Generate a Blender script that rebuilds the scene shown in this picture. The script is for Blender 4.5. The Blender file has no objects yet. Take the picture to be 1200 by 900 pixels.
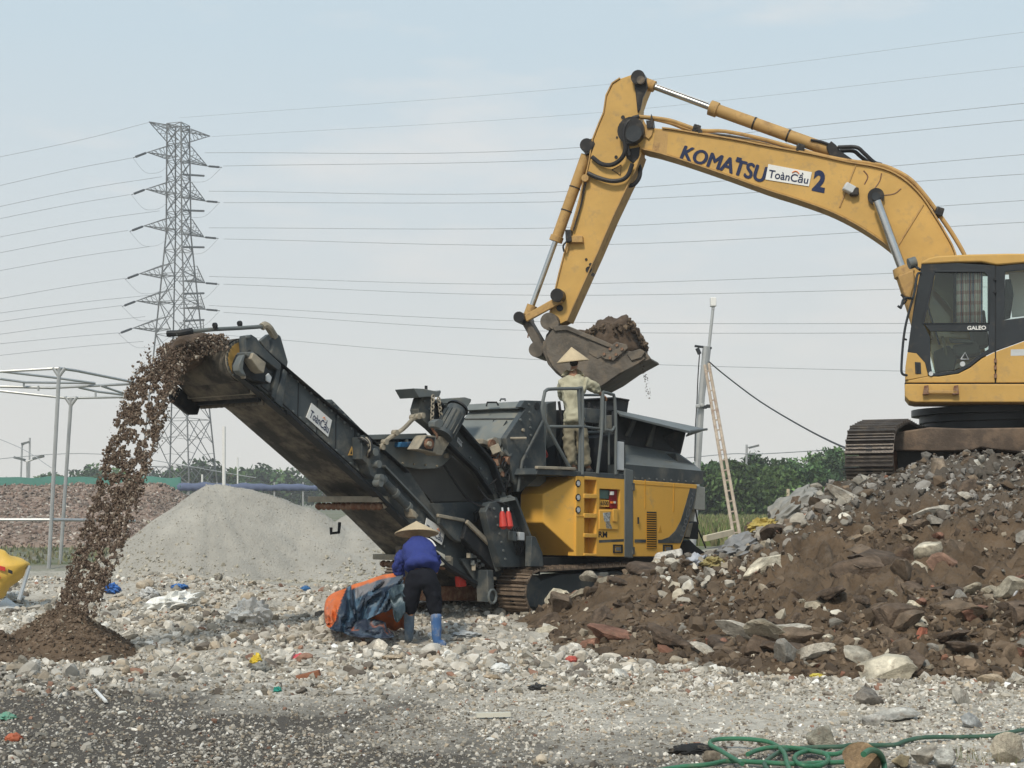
import bpy, math, random
import numpy as np
from mathutils import Vector, Matrix
from mathutils.geometry import intersect_line_plane
sc = bpy.context.scene
V = Vector
R = math.radians
F, HZ, CH = 1700.0, 587.0, 1.5          # focal length in photo pixels, horizon row, eye height
# ---------------- camera, world, sun, exposure ----------------
cam = bpy.data.objects.new('camera', bpy.data.cameras.new('camera'))
sc.collection.objects.link(cam); sc.camera = cam
cam.location = (0, 0, CH); cam.rotation_euler = (R(90), 0, 0)
cam.data.sensor_width = 36; cam.data.lens = F / 1200 * 36
cam.data.shift_y = (HZ - 450) / 1200
cam.data.clip_start = .1; cam.data.clip_end = 9000
SUN_EL, SUN_AZ = 46, -158                 # azimuth measured from +Y towards +X
sc.view_settings.view_transform = 'Standard'; sc.view_settings.look = 'None'
sc.view_settings.exposure = 0.36; sc.view_settings.gamma = 1; sc.view_settings.use_curve_mapping = False
w = bpy.data.worlds.new('World'); sc.world = w; w.use_nodes = True
nt = w.node_tree; nt.nodes.clear()
def N(nt, t, **kw):
    n = nt.nodes.new(t)
    for k, v in kw.items():
        if k.startswith('i_'):
            n.inputs[int(k[2:]) if k[2:].isdigit() else k[2:].replace('_', ' ')].default_value = v
        else: setattr(n, k, v)
    return n
def L(nt, a, b): nt.links.new(a, b)
out = N(nt, 'ShaderNodeOutputWorld')
sky = N(nt, 'ShaderNodeTexSky', sky_type='NISHITA', sun_disc=False)
sky.sun_elevation = R(SUN_EL); sky.sun_rotation = R(SUN_AZ); sky.dust_density = 4; sky.air_density = 1.2
bg1 = N(nt, 'ShaderNodeBackground', i_1=.1); L(nt, sky.outputs[0], bg1.inputs[0])
tc = N(nt, 'ShaderNodeTexCoord'); sep = N(nt, 'ShaderNodeSeparateXYZ'); L(nt, tc.outputs['Generated'], sep.inputs[0])
rmp = N(nt, 'ShaderNodeValToRGB')
e = rmp.color_ramp.elements
e[0].position = 0; e[0].color = (.67, .665, .63, 1)
e[1].position = 1; e[1].color = (.36, .50, .64, 1)
for p, c in ((.06, (.645, .645, .625, 1)), (.16, (.58, .62, .635, 1)), (.30, (.485, .585, .645, 1))):
    k = e.new(p); k.color = c
L(nt, sep.outputs[2], rmp.inputs[0])
mp = N(nt, 'ShaderNodeMapping'); mp.inputs['Scale'].default_value = (2.2, 2.2, 9)
L(nt, tc.outputs['Generated'], mp.inputs[0])
cn = N(nt, 'ShaderNodeTexNoise', i_Scale=2.1, i_Detail=7, i_Roughness=.55); L(nt, mp.outputs[0], cn.inputs['Vector'])
cr = N(nt, 'ShaderNodeMapRange', i_1=.55, i_2=.74, i_3=0, i_4=.5); L(nt, cn.outputs[0], cr.inputs[0])
cm = N(nt, 'ShaderNodeMixRGB'); cm.inputs[2].default_value = (.74, .70, .66, 1)
L(nt, cr.outputs[0], cm.inputs[0]); L(nt, rmp.outputs[0], cm.inputs[1])
bg2 = N(nt, 'ShaderNodeBackground', i_1=1.0); L(nt, cm.outputs[0], bg2.inputs[0])
mx = N(nt, 'ShaderNodeMixShader', i_0=.92); L(nt, bg1.outputs[0], mx.inputs[1]); L(nt, bg2.outputs[0], mx.inputs[2])
L(nt, mx.outputs[0], out.inputs[0])
sun = bpy.data.objects.new('sun', bpy.data.lights.new('sun', 'SUN')); sc.collection.objects.link(sun)
sun.data.energy = 2.3; sun.data.angle = R(9); sun.data.color = (1, .91, .76)
sd = V((math.sin(R(SUN_AZ)) * math.cos(R(SUN_EL)), math.cos(R(SUN_AZ)) * math.cos(R(SUN_EL)), math.sin(R(SUN_EL))))
sun.rotation_euler = sd.to_track_quat('Z', 'Y').to_euler(); sun.location = (0, -20, 40)
# ---------------- helpers ----------------
rnd = random.Random(7); rng = np.random.default_rng(11)
WP = {}                                   # world position of each object's origin
def tag(o, label=None, cat=None, group=None, kind=None):
    for k, v in (('label', label), ('category', cat), ('group', group), ('kind', kind)):
        if v: o[k] = v
    return o
def link(o, parent, loc):
    sc.collection.objects.link(o)
    if parent is not None:
        o.parent = parent; o.location = V(loc) - WP[parent.name]
    else: o.location = loc
    WP[o.name] = V(loc)
    return o
def root(name, loc, label, cat, group=None):
    o = bpy.data.objects.new(name, None); o.empty_display_size = .3
    link(o, None, V(loc)); return tag(o, label, cat, group)
def fin(me, mat, ang=35):
    if mat: me.materials.append(mat)
    me.polygons.foreach_set('use_smooth', [True] * len(me.polygons))
    me.set_sharp_from_angle(angle=R(ang)); me.update()
def mk(name, vs, fs, mat, parent=None, bevel=0, ang=35, label=None, cat=None, group=None, kind=None, colors=None):
    vs = [V(v) for v in vs]
    c = sum(vs, V()) / len(vs)
    me = bpy.data.meshes.new(name); me.from_pydata([v - c for v in vs], [], fs)
    if colors is not None:
        at = me.attributes.new('col', 'FLOAT_COLOR', 'POINT'); at.data.foreach_set('color', np.array(colors, 'f').ravel())
    fin(me, mat, ang)
    o = bpy.data.objects.new(name, me); link(o, parent, c)
    if bevel:
        b = o.modifiers.new('bevel', 'BEVEL'); b.width = bevel; b.segments = 2; b.limit_method = 'ANGLE'; b.angle_limit = R(40)
    return tag(o, label, cat, group, kind)
class MB:
    def __init__(s): s.v = []; s.f = []
    def add(s, vs, fs):
        n = len(s.v); s.v += [V(v) for v in vs]; s.f += [[i + n for i in f] for f in fs]; return s
    def prism(s, pts, off):
        n = len(pts); off = V(off); pts = [V(p) for p in pts]
        nr = V()
        for i in range(n): nr += pts[i].cross(pts[(i + 1) % n])
        if nr.dot(off) > 0: pts = pts[::-1]
        return s.add(pts + [p + off for p in pts], [list(range(n)), list(range(2 * n - 1, n - 1, -1))] +
                     [[i, i + n, (i + 1) % n + n, (i + 1) % n] for i in range(n)])
    def box(s, c, d, rot=None):
        c = V(c); m = rot or Matrix.Identity(3)
        vs = [c + m @ V((x * d[0] / 2, y * d[1] / 2, z * d[2] / 2)) for z in (-1, 1) for y in (-1, 1) for x in (-1, 1)]
        return s.add(vs, [[0, 2, 3, 1], [4, 5, 7, 6], [0, 1, 5, 4], [2, 6, 7, 3], [0, 4, 6, 2], [1, 3, 7, 5]])
    def bar(s, a, b, wd, hd=None, up=(0, 0, 1)):
        a, b = V(a), V(b); d = (b - a).normalized(); up = V(up)
        if abs(d.dot(up)) > .95: up = V((0, 1, 0))
        x = d.cross(up).normalized(); z = x.cross(d); hd = hd or wd
        q = [x * wd / 2 * i + z * hd / 2 * j for i, j in ((-1, -1), (1, -1), (1, 1), (-1, 1))]
        return s.add([a + k for k in q] + [b + k for k in q], [[3, 2, 1, 0], [4, 5, 6, 7]] + [[i, (i + 1) % 4, (i + 1) % 4 + 4, i + 4] for i in range(4)])
    def tube(s, pts, r, n=8, cap=True):
        pts = [V(p) for p in pts]; rr = r if isinstance(r, (list, tuple)) else [r] * len(pts)
        vs = []; x = None
        for i, p in enumerate(pts):
            d = (pts[min(i + 1, len(pts) - 1)] - pts[max(i - 1, 0)])
            d = d.normalized() if d.length > 1e-9 else V((0, 0, 1))
            if x is None: x = d.cross(V((0, 0, 1)) if abs(d.z) < .9 else V((0, 1, 0))).normalized()
            else:
                x = x - d * x.dot(d); x.normalize()
            y = d.cross(x)
            vs += [p + (x * math.cos(2 * math.pi * k / n) + y * math.sin(2 * math.pi * k / n)) * rr[i] for k in range(n)]
        m = len(pts)
        fs = [[i * n + k, i * n + (k + 1) % n, (i + 1) * n + (k + 1) % n, (i + 1) * n + k] for i in range(m - 1) for k in range(n)]
        if cap: fs += [list(range(n - 1, -1, -1)), list(range((m - 1) * n, m * n))]
        return s.add(vs, fs)
    def build(s, name, mat, parent=None, **kw): return mk(name, s.v, s.f, mat, parent, **kw)
def smooth(pts, k=6):
    pts = [V(p) for p in pts]; q = [pts[0] * 2 - pts[1]] + pts + [pts[-1] * 2 - pts[-2]]; o = []
    for i in range(1, len(q) - 2):
        a, b, c, d = q[i - 1:i + 3]
        for j in range(k):
            t = j / k; o.append(.5 * ((2 * b) + (c - a) * t + (2 * a - 5 * b + 4 * c - d) * t * t + (3 * b - a - 3 * c + d) * t ** 3))
    return o + [pts[-1]]
def P(px, py, Y): return V(((px - 600) * Y / F, Y, CH + (HZ - py) * Y / F))
def G(px, py, z=0.0):
    Y = (CH - z) * F / (py - HZ); return P(px, py, Y)
def tubeo(name, pts, r, mat, parent=None, n=8, sm=0, **kw):
    if sm: pts = smooth(pts, sm)
    return MB().tube(pts, r, n).build(name, mat, parent, **kw)
# ---------------- materials ----------------
def mat(name, col, rough=.7, metal=0., var=.12, vs=3., dirt=None, da=.0, ds=5., bump=0., bs=40., attr=False, spec=.25, rough2=None):
    m = bpy.data.materials.new(name); m.use_nodes = True; t = m.node_tree; b = t.nodes['Principled BSDF']
    b.inputs['Roughness'].default_value = rough; b.inputs['Metallic'].default_value = metal
    b.inputs['Specular IOR Level'].default_value = spec
    c = N(t, 'ShaderNodeTexCoord'); n1 = N(t, 'ShaderNodeTexNoise', i_Scale=vs, i_Detail=6, i_Roughness=.6)
    L(t, c.outputs['Object'], n1.inputs['Vector'])
    mr = N(t, 'ShaderNodeMapRange', i_1=.3, i_2=.7, i_3=1 - var, i_4=1 + var); L(t, n1.outputs[0], mr.inputs[0])
    mul = N(t, 'ShaderNodeVectorMath', operation='SCALE')
    if attr:
        a = N(t, 'ShaderNodeAttribute', attribute_name='col'); L(t, a.outputs['Color'], mul.inputs[0])
    else: mul.inputs[0].default_value = col[:3]
    L(t, mr.outputs[0], mul.inputs['Scale']); last = mul.outputs[0]
    if dirt:
        n2 = N(t, 'ShaderNodeTexNoise', i_Scale=ds, i_Detail=8, i_Roughness=.7); L(t, c.outputs['Object'], n2.inputs['Vector'])
        m2 = N(t, 'ShaderNodeMapRange', i_1=.62 - da * .3, i_2=.78 - da * .25, i_3=0, i_4=min(1, .5 + da)); L(t, n2.outputs[0], m2.inputs[0])
        x = N(t, 'ShaderNodeMixRGB'); x.inputs[2].default_value = (*dirt, 1); L(t, m2.outputs[0], x.inputs[0]); L(t, last, x.inputs[1]); last = x.outputs[0]
        r2 = N(t, 'ShaderNodeMapRange', i_1=0, i_2=1, i_3=rough, i_4=.9); L(t, m2.outputs[0], r2.inputs[0]); L(t, r2.outputs[0], b.inputs['Roughness'])
    L(t, last, b.inputs['Base Color'])
    if bump:
        n3 = N(t, 'ShaderNodeTexNoise', i_Scale=bs, i_Detail=5); L(t, c.outputs['Object'], n3.inputs['Vector'])
        bp = N(t, 'ShaderNodeBump', i_Strength=bump, i_Distance=.02); L(t, n3.outputs[0], bp.inputs['Height']); L(t, bp.outputs[0], b.inputs['Normal'])
    return m
DUST = (.30, .25, .19)
M = dict(
    ckgrey=mat('crusher_grey', (.055, .066, .072), .45, var=.2, vs=2, dirt=(.15, .145, .125), da=.45, ds=3, bump=.1),
    ckmid=mat('crusher_mid', (.125, .14, .142), .45, var=.12, vs=2, dirt=(.17, .16, .13), da=.3, ds=4),
    cklight=mat('crusher_light_grey', (.17, .185, .18), .5, var=.12, dirt=(.24, .225, .18), da=.4, ds=3),
    ckblack=mat('crusher_black', (.018, .021, .025), .6, var=.3, dirt=(.08, .07, .06), da=.3),
    ckyel=mat('crusher_yellow', (.72, .40, .075), .42, var=.07, vs=1.5, dirt=(.42, .29, .14), da=.2, ds=3.5),
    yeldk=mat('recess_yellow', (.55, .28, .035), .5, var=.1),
    belt=mat('belt_rubber', (.055, .052, .047), .8, var=.3, vs=3, dirt=(.21, .18, .14), da=.6, ds=2.5, bump=.25, bs=25),
    beltclean=mat('magnet_rubber', (.095, .095, .09), .55, var=.15, vs=2, dirt=(.12, .11, .10), da=.3, ds=2),
    dustmetal=mat('dusty_metal', (.26, .235, .19), .8, var=.2, dirt=(.38, .33, .25), da=.6, bump=.3),
    rust=mat('rusty_metal', (.16, .075, .045), .8, var=.3, dirt=(.28, .19, .13), da=.5, ds=8, bump=.3),
    track=mat('track_steel', (.19, .145, .11), .55, metal=.25, var=.25, vs=9, dirt=(.25, .19, .14), da=.5, ds=9, bump=.3),
    trackdk=mat('track_steel_worn', (.12, .105, .095), .42, metal=.5, var=.25, vs=9, dirt=(.20, .16, .12), da=.35, ds=8, bump=.3),
    exyel=mat('excavator_yellow', (.535, .33, .10), .5, var=.12, vs=1.6, dirt=(.36, .25, .12), da=.3, ds=6, bump=.08, bs=12),
    exold=mat('excavator_dusty_yellow', (.44, .275, .105), .65, var=.15, vs=4, dirt=(.20, .12, .07), da=.3, ds=6),
    exdark=mat('excavator_dark', (.028, .033, .038), .4, var=.2, dirt=(.10, .08, .06), da=.15),
    grease=mat('grease', (.022, .021, .021), .35, var=.3, dirt=(.10, .08, .06), da=.3),
    hose=mat('black_hose', (.022, .022, .024), .5, var=.2),
    chrome=mat('chrome_rod', (.55, .54, .52), .22, metal=1, var=.1),
    bucket=mat('bucket_steel', (.12, .105, .088), .6, metal=.15, var=.4, vs=4, dirt=(.20, .16, .12), da=.45, ds=6, bump=.4, bs=20),
    brown=mat('brown_mud', (.085, .062, .046), .95, var=.35, vs=6, dirt=(.16, .12, .09), da=.3, ds=9, bump=.9, bs=14),
    white=mat('white_paint', (.72, .72, .70), .5, var=.06), offwhite=mat('off_white', (.58, .56, .48), .6, var=.1, dirt=DUST, da=.2),
    navy=mat('navy_print', (.012, .022, .07), .5, var=.1), blackp=mat('black_print', (.02, .022, .025), .5),
    greyp=mat('grey_print', (.14, .15, .16), .5), greyprint=mat('pale_print', (.5, .52, .53), .5),
    red=mat('red_paint', (.50, .045, .035), .45, var=.1, dirt=(.25, .12, .09), da=.2), darkred=mat('control_panel_red', (.22, .02, .025), .4),
    orange=mat('orange_paint', (.75, .22, .05), .5), blue=mat('blue_paint', (.05, .17, .33), .5, dirt=DUST, da=.2), teal=mat('screen', (.12, .2, .18), .25),
    galv=mat('galvanised', (.42, .43, .43), .45, metal=.5, var=.12), pylon=mat('pylon_steel', (.16, .165, .17), .6, metal=.3),
    wire=mat('wire', (.33, .345, .36), .6), wood=mat('ladder_wood', (.42, .35, .28), .8, var=.25, vs=8, dirt=(.22, .13, .10), da=.35, ds=3),
    plank=mat('pale_plank', (.55, .47, .34), .8, var=.15),
    attr=mat('stone', (1, 1, 1), .92, attr=True, var=.18, vs=14, bump=.35, bs=30, spec=.25),
    attrbig=mat('chunk', (1, 1, 1), .92, attr=True, var=.3, vs=5, bump=.7, bs=16, spec=.25, dirt=(.17, .12, .085), da=.3, ds=4),
    skin=mat('skin', (.30, .16, .10), .6, var=.08), shirt=mat('khaki_shirt', (.44, .42, .31), .95, spec=.08, var=.1, vs=6, dirt=(.26, .24, .17), da=.35, ds=5, bump=.4, bs=12),
    trou=mat('khaki_trousers', (.24, .215, .155), .95, spec=.08, var=.12, vs=6, dirt=(.32, .28, .20), da=.3, ds=5, bump=.5, bs=10),
    jacket=mat('blue_jacket', (.04, .055, .21), .85, spec=.08, var=.12, vs=6, bump=.4, bs=12), blacktr=mat('black_trousers', (.012, .013, .018), .9, spec=.08, var=.2, bump=.4, bs=12),
    boot=mat('blue_boot', (.055, .13, .30), .55, var=.2, vs=10, dirt=(.30, .29, .27), da=.5, ds=9), hat=mat('straw', (.52, .42, .28), .8, var=.1, vs=8, bump=.4, bs=60),
    hair=mat('hair', (.015, .012, .01), .6), glovem=mat('glove', (.07, .07, .07), .9),
)
def glass(name, tint, alpha):
    m = bpy.data.materials.new(name); m.use_nodes = True; t = m.node_tree; t.nodes.clear()
    o = N(t, 'ShaderNodeOutputMaterial'); tr = N(t, 'ShaderNodeBsdfTransparent'); tr.inputs[0].default_value = (*tint, 1)
    gl = N(t, 'ShaderNodeBsdfGlossy'); gl.inputs['Roughness'].default_value = .04; fr = N(t, 'ShaderNodeFresnel'); fr.inputs[0].default_value = 1.5
    x = N(t, 'ShaderNodeMixShader'); L(t, fr.outputs[0], x.inputs[0]); L(t, tr.outputs[0], x.inputs[1]); L(t, gl.outputs[0], x.inputs[2])
    L(t, x.outputs[0], o.inputs[0]); return m
M['glass'] = glass('cab_glass', (.92, .97, .945), .5)
def text_on(name, s, c4, m, parent, off=0, push=.003, xs=1.0, **kw):
    """flat print of string s over the quad c4 = TL, TR, BR, BL"""
    cu = bpy.data.curves.new(name, 'FONT'); cu.body = s; cu.offset = off; cu.fill_mode = 'BOTH'; cu.resolution_u = 4
    t = bpy.data.objects.new('t', cu); sc.collection.objects.link(t)
    bpy.context.view_layer.update()
    me = bpy.data.meshes.new_from_object(t.evaluated_get(bpy.context.evaluated_depsgraph_get()))
    vs = [v.co.copy() for v in me.vertices]; fs = [list(p.vertices) for p in me.polygons]
    bpy.data.objects.remove(t); bpy.data.curves.remove(cu); bpy.data.meshes.remove(me)
    x0, x1 = min(v.x for v in vs), max(v.x for v in vs); y0, y1 = min(v.y for v in vs), max(v.y for v in vs)
    TL, TR, BR, BL = [V(c) for c in c4]
    nr = (TR - TL).cross(BL - TL).normalized()
    if nr.dot(V((0, 0, CH)) - TL) < 0: nr = -nr
    q = []
    for v in vs:
        a, b = (v.x - x0) / (x1 - x0), (v.y - y0) / (y1 - y0)
        q.append((TL * (1 - a) + TR * a) * b + (BL * (1 - a) + BR * a) * (1 - b) + nr * push)
    return mk(name, q, fs, m, parent, **kw)
def quad_on(name, c4, m, parent, push=.002, th=.004, **kw):
    c = [V(p) for p in c4]; nr = (c[1] - c[0]).cross(c[3] - c[0]).normalized()
    if nr.dot(V((0, 0, CH)) - c[0]) < 0: nr = -nr
    return MB().prism([p + nr * push for p in c], -nr * th).build(name, m, parent, **kw)
def inset(c4, a, b, c=None, d=None):
    """sub-quad of TL,TR,BR,BL: a..b across, c..d down"""
    TL, TR, BR, BL = [V(p) for p in c4]
    f = lambda u, v: (TL * (1 - u) + TR * u) * (1 - v) + (BL * (1 - u) + BR * u) * v
    return [f(a, c), f(b, c), f(b, d), f(a, d)]
# noise + numpy meshes
def vnoise(x, y, s=0):
    ix = np.floor(x).astype(np.int64); iy = np.floor(y).astype(np.int64); fx = x - ix; fy = y - iy
    fx = fx * fx * (3 - 2 * fx); fy = fy * fy * (3 - 2 * fy)
    def h(a, b):
        k = (a * 374761393 + b * 668265263 + s * 974634777) & 0xffffffff
        k = ((k ^ (k >> 13)) * 1274126177) & 0xffffffff; k = k ^ (k >> 16)
        return k / 4294967295.0
    return (h(ix, iy) * (1 - fx) + h(ix + 1, iy) * fx) * (1 - fy) + (h(ix, iy + 1) * (1 - fx) + h(ix + 1, iy + 1) * fx) * fy
def fbm(x, y, f=1., o=4, s=0, g=.5):
    r = 0; a = 1; t = 0
    for i in range(o): r = r + a * (vnoise(x * f, y * f, s + i) * 2 - 1); t += a; a *= g; f *= 2.03
    return r / t
def npmesh(name, v, f, m, parent=None, col=None, loc=(0, 0, 0), sm=True, ang=None, k=3, **kw):
    me = bpy.data.meshes.new(name); nf = len(f)
    me.vertices.add(len(v)); me.vertices.foreach_set('co', np.ascontiguousarray(v - np.array(loc), 'f').ravel())
    me.loops.add(nf * k); me.loops.foreach_set('vertex_index', np.ascontiguousarray(f, 'i').ravel())
    me.polygons.add(nf); me.polygons.foreach_set('loop_start', np.arange(0, nf * k, k, dtype='i'))
    me.update(calc_edges=True)
    if sm is True: me.polygons.foreach_set('use_smooth', np.ones(nf, bool))
    else: me.polygons.foreach_set('use_smooth', np.zeros(nf, bool))
    if ang: me.set_sharp_from_angle(angle=R(ang))
    if col is not None:
        at = me.attributes.new('col', 'FLOAT_COLOR', 'POINT'); at.data.foreach_set('color', np.ascontiguousarray(col, 'f').ravel())
    me.materials.append(m); me.update()
    o = bpy.data.objects.new(name, me); link(o, parent, loc)
    return tag(o, **kw)
def grid(xs, ys, hf):
    X, Y = np.meshgrid(xs, ys); Z = hf(X, Y); n, m_ = X.shape
    v = np.stack([X, Y, Z], -1).reshape(-1, 3); i = np.arange(n * m_).reshape(n, m_)
    f = np.stack([i[:-1, :-1], i[:-1, 1:], i[1:, 1:], i[1:, :-1]], -1).reshape(-1, 4)
    return v, f
def ico(sub):
    import bmesh
    b = bmesh.new(); bmesh.ops.create_icosphere(b, subdivisions=sub, radius=1)
    v = np.array([x.co[:] for x in b.verts]); f = np.array([[q.index for q in p.verts] for p in b.faces]); b.free(); return v, f
def rockshape(sub, seed, cuts=7, flat=.7, tight=.42):
    v, f = ico(sub); r = np.random.default_rng(seed); v = v * (1 + .22 * r.standard_normal((len(v), 1)) * (sub < 2))
    for _ in range(cuts):
        n = r.standard_normal(3); n /= np.linalg.norm(n); d = r.uniform(tight, .85)
        s = v @ n - d; v = v - np.where(s > 0, s, 0)[:, None] * n
    if sub >= 3:
        nz = fbm(v[:, 0] * 3 + seed, v[:, 1] * 3 + v[:, 2] * 2.3, 1, 4, seed)[:, None]; v = v * (1 + .10 * nz)
    v = v * np.array([1, r.uniform(.42, .9), flat * r.uniform(.5, 1.1)])
    return v / np.abs(v).max(), f
RS = [rockshape(1, i, 6, .75, .3) for i in range(16)]
RS2 = [rockshape(2, 40 + i, 11, .75, .32) for i in range(14)]
def rotm(n, tilt=1.0):
    a = rng.uniform(0, 2 * np.pi, n); b = rng.normal(0, tilt, n); c = rng.normal(0, tilt, n)
    ca, sa, cb, sb, cc, s_ = np.cos(a), np.sin(a), np.cos(b), np.sin(b), np.cos(c), np.sin(c); z = np.zeros(n); o = np.ones(n)
    A = np.stack([ca, -sa, z, sa, ca, z, z, z, o], -1).reshape(n, 3, 3)
    B = np.stack([cb, z, sb, z, o, z, -sb, z, cb], -1).reshape(n, 3, 3)
    C = np.stack([o, z, z, z, cc, -s_, z, s_, cc], -1).reshape(n, 3, 3)
    return A @ B @ C
def scatter(name, pos, size, col, m, parent=None, shapes=None, tilt=.5, **kw):
    shapes = shapes or RS; n = len(pos); ids = rng.integers(0, len(shapes), n); rot = rotm(n, tilt)
    VV, FF, CC = [], [], []; base = 0
    for k, (v, f) in enumerate(shapes):
        q = np.where(ids == k)[0]
        if not len(q): continue
        vv = np.einsum('nij,vj->nvi', rot[q], v) * size[q][:, None, None] + pos[q][:, None, :]
        VV.append(vv.reshape(-1, 3)); nv = len(v)
        FF.append((f[None] + (np.arange(len(q)) * nv)[:, None, None] + base).reshape(-1, 3)); base += len(q) * nv
        CC.append(np.repeat(np.c_[col[q], np.ones(len(q))], nv, 0))
    return npmesh(name, np.concatenate(VV), np.concatenate(FF), m, parent, np.concatenate(CC), sm=False, **kw)
def palette(n, cols, wts, jit=.15):
    c = np.array(cols)[rng.choice(len(cols), n, p=np.array(wts) / sum(wts))]
    return np.clip(c * (1 + jit * rng.standard_normal((n, 1))), .01, .85)
# ---------------- ground and heaps ----------------
def sstep(a, b, x):
    t = np.clip((x - a) / (b - a), 0, 1); return t * t * (3 - 2 * t)
def ground_h(x, y):
    near = np.exp(-np.maximum(y - 26, 0) / 12)
    rough = .35 + .65 * sstep(10.5, 13.5, y)
    return (fbm(x, y, .35, 3, 3) * .10 * sstep(8, 13, y) + fbm(x, y, 2.2, 4, 9) * .07 * rough + fbm(x, y, 9, 2, 21) * .018 * rough) * near * (1 - .92 * np.exp(-((x + 1.05) / 1.1) ** 2 - ((y - 15.2) / .7) ** 2)) - .03 * np.exp(-((x + 1.05) / 1.1) ** 2 - ((y - 15.2) / .7) ** 2)
def heap_h(x, y):
    y = np.maximum(y, .5); px = 600 + F * x / y
    px = px + fbm(x, y, 1.1, 3, 31) * 26
    foot = np.interp(px, [560, 610, 680, 740, 800, 900, 1010, 1400], [16.6, 15.4, 13.9, 13.1, 12.7, 12.15, 12.1, 12.0])
    ridge = np.interp(px, [560, 620, 700, 800, 880, 960, 1080, 1300], [17.6, 17.4, 17.2, 17.6, 18.0, 18.6, 18.2, 18.0])
    top = np.interp(px, [565, 600, 640, 700, 760, 830, 880, 940, 990, 1060, 1100, 1200, 1400], [-.15, -.05, .13, .36, .52, .72, .96, 1.40, 1.62, 1.76, 1.95, 2.05, 2.1])
    back = np.interp(px, [560, 760, 860, 960, 1010, 1300], [18.2, 19.0, 20.5, 22.0, 26.0, 30.0])
    t = np.clip((y - foot) / (ridge - foot), 0, 1)
    up = t ** .92 * (1 - .25 * t * (1 - t))
    flat = np.where(px > 985, np.interp(y, [18.2, 19.0], [1, .9]), 1)
    dn = 1 - sstep(0, 1, (y - (ridge + np.where(px > 985, 4.5, .6))) / np.maximum(back - ridge, 1.2) * 1.1)
    h = top * up * np.where(y > ridge, dn * flat, 1)
    h = h + (fbm(x, y, .9, 4, 41) * .26 + (.35 - np.abs(fbm(x, y, 2.6, 3, 43))) * .20 - .03 + np.abs(fbm(x, y, 6, 3, 45)) * .24 + fbm(x, y, 14, 3, 47, .7) * .06) * np.clip(h * 2.2, 0, 1) * np.where(y > ridge + .5, .35, 1)
    out = (px < 560) | (y < 11) | (y > 30) | (h < .03)
    return np.where(out, -.12, h)
CONE = (-4.38, 14.25)
def cone_h(x, y):
    r = np.hypot((x - CONE[0]), (y - CONE[1])); a = np.arctan2(y - CONE[1], x - CONE[0])
    r1 = r * (1 + .10 * np.sin(a * 3 + 1)); h = .47 - .66 * np.maximum(r1 - .04, 0) - .03 * np.exp(-(r / .1) ** 2)
    h2 = .25 - .45 * np.hypot(x + 4.95, y - 13.95)
    h = np.maximum(h, h2)
    return np.where(h > -.03, h + fbm(x, y, 7, 4, 61) * .05, -.12)
def pile_h(x, y):
    def c(cx, cy, H, s): return H - s * np.hypot(x - cx, y - cy)
    ang = np.arctan2(y - 29, x + 6.05)
    tt = np.clip((x + 6.05) / 1.9, 0, 1); h = np.maximum(1.92 - .03 * tt - .38 * tt ** 2 - .75 * np.sqrt((x + 6.05 - 1.9 * tt) ** 2 + (y - 29 - .3 * tt) ** 2 + .02), c(-3.3, 30.0, 1.28, .45))
    h = h + fbm(x, y, .9, 3, 71) * .08 + fbm(ang * 3, 0 * y, 2.5, 3, 72) * .05 + fbm(x, y, 8, 2, 73) * .012
    return np.where(h > -.03, h, -.15)
def slope_mound(x, y):      # low grey spoil left of the pile and between pile and camera
    return .28 * np.exp(-((x + 5.6) / 2.2) ** 2 - ((y - 22.6) / 1.6) ** 2) + .30 * np.exp(-((x + 8.5) / 1.5) ** 2 - ((y - 26) / 2) ** 2) + .22 * np.exp(-((x + 2.2) / 1.6) ** 2 - ((y - 21.5) / 1.2) ** 2)
def base_h(x, y): return ground_h(x, y) + slope_mound(x, y)
def H(x, y): return np.maximum.reduce([base_h(x, y), heap_h(x, y), cone_h(x, y), pile_h(x, y)])
def Hs(x, y): return float(H(np.array([float(x)]), np.array([float(y)]))[0])
def geo(a, b, n): return list(a + (b - a) * (np.linspace(0, 1, n) ** 3.0))
xs = sorted(set([-v for v in geo(10, 3500, 30)] + list(np.arange(-9.94, 10, .07)) + geo(10, 3500, 30)))
ys = sorted(set([-60, -20, 0, 3, 5] + list(np.arange(6, 26, .07)) + list(np.arange(26, 40, .35)) + geo(40, 6000, 45)))
v, f = grid(np.array(xs), np.array(ys), base_h)
gm = mat('ground', (.44, .41, .355), .95, var=.3, vs=1.6, bump=1.0, bs=38, dirt=(.25, .225, .19), da=.45, ds=14); t = gm.node_tree; b = t.nodes['Principled BSDF']
old = b.inputs['Base Color'].links[0].from_socket
c = N(t, 'ShaderNodeTexCoord'); sp = N(t, 'ShaderNodeSeparateXYZ'); L(t, c.outputs['Object'], sp.inputs[0])
nz = N(t, 'ShaderNodeTexNoise', i_Scale=.75, i_Detail=8, i_Roughness=.65); L(t, c.outputs['Object'], nz.inputs['Vector'])
ad = N(t, 'ShaderNodeMath', operation='MULTIPLY_ADD'); ad.inputs[1].default_value = 8.0; xx = N(t, 'ShaderNodeMath', operation='MULTIPLY_ADD'); xx.inputs[1].default_value = .8; L(t, sp.outputs[0], xx.inputs[0]); L(t, sp.outputs[1], xx.inputs[2]); L(t, nz.outputs[0], ad.inputs[0]); L(t, xx.outputs[0], ad.inputs[2])
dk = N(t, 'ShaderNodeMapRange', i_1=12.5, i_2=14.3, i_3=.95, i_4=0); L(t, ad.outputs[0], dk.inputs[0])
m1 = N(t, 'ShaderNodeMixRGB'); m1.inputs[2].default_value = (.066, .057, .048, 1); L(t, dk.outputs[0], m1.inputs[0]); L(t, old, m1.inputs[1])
fr = N(t, 'ShaderNodeMapRange', i_1=24, i_2=34, i_3=0, i_4=1); L(t, sp.outputs[1], fr.inputs[0])
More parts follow.
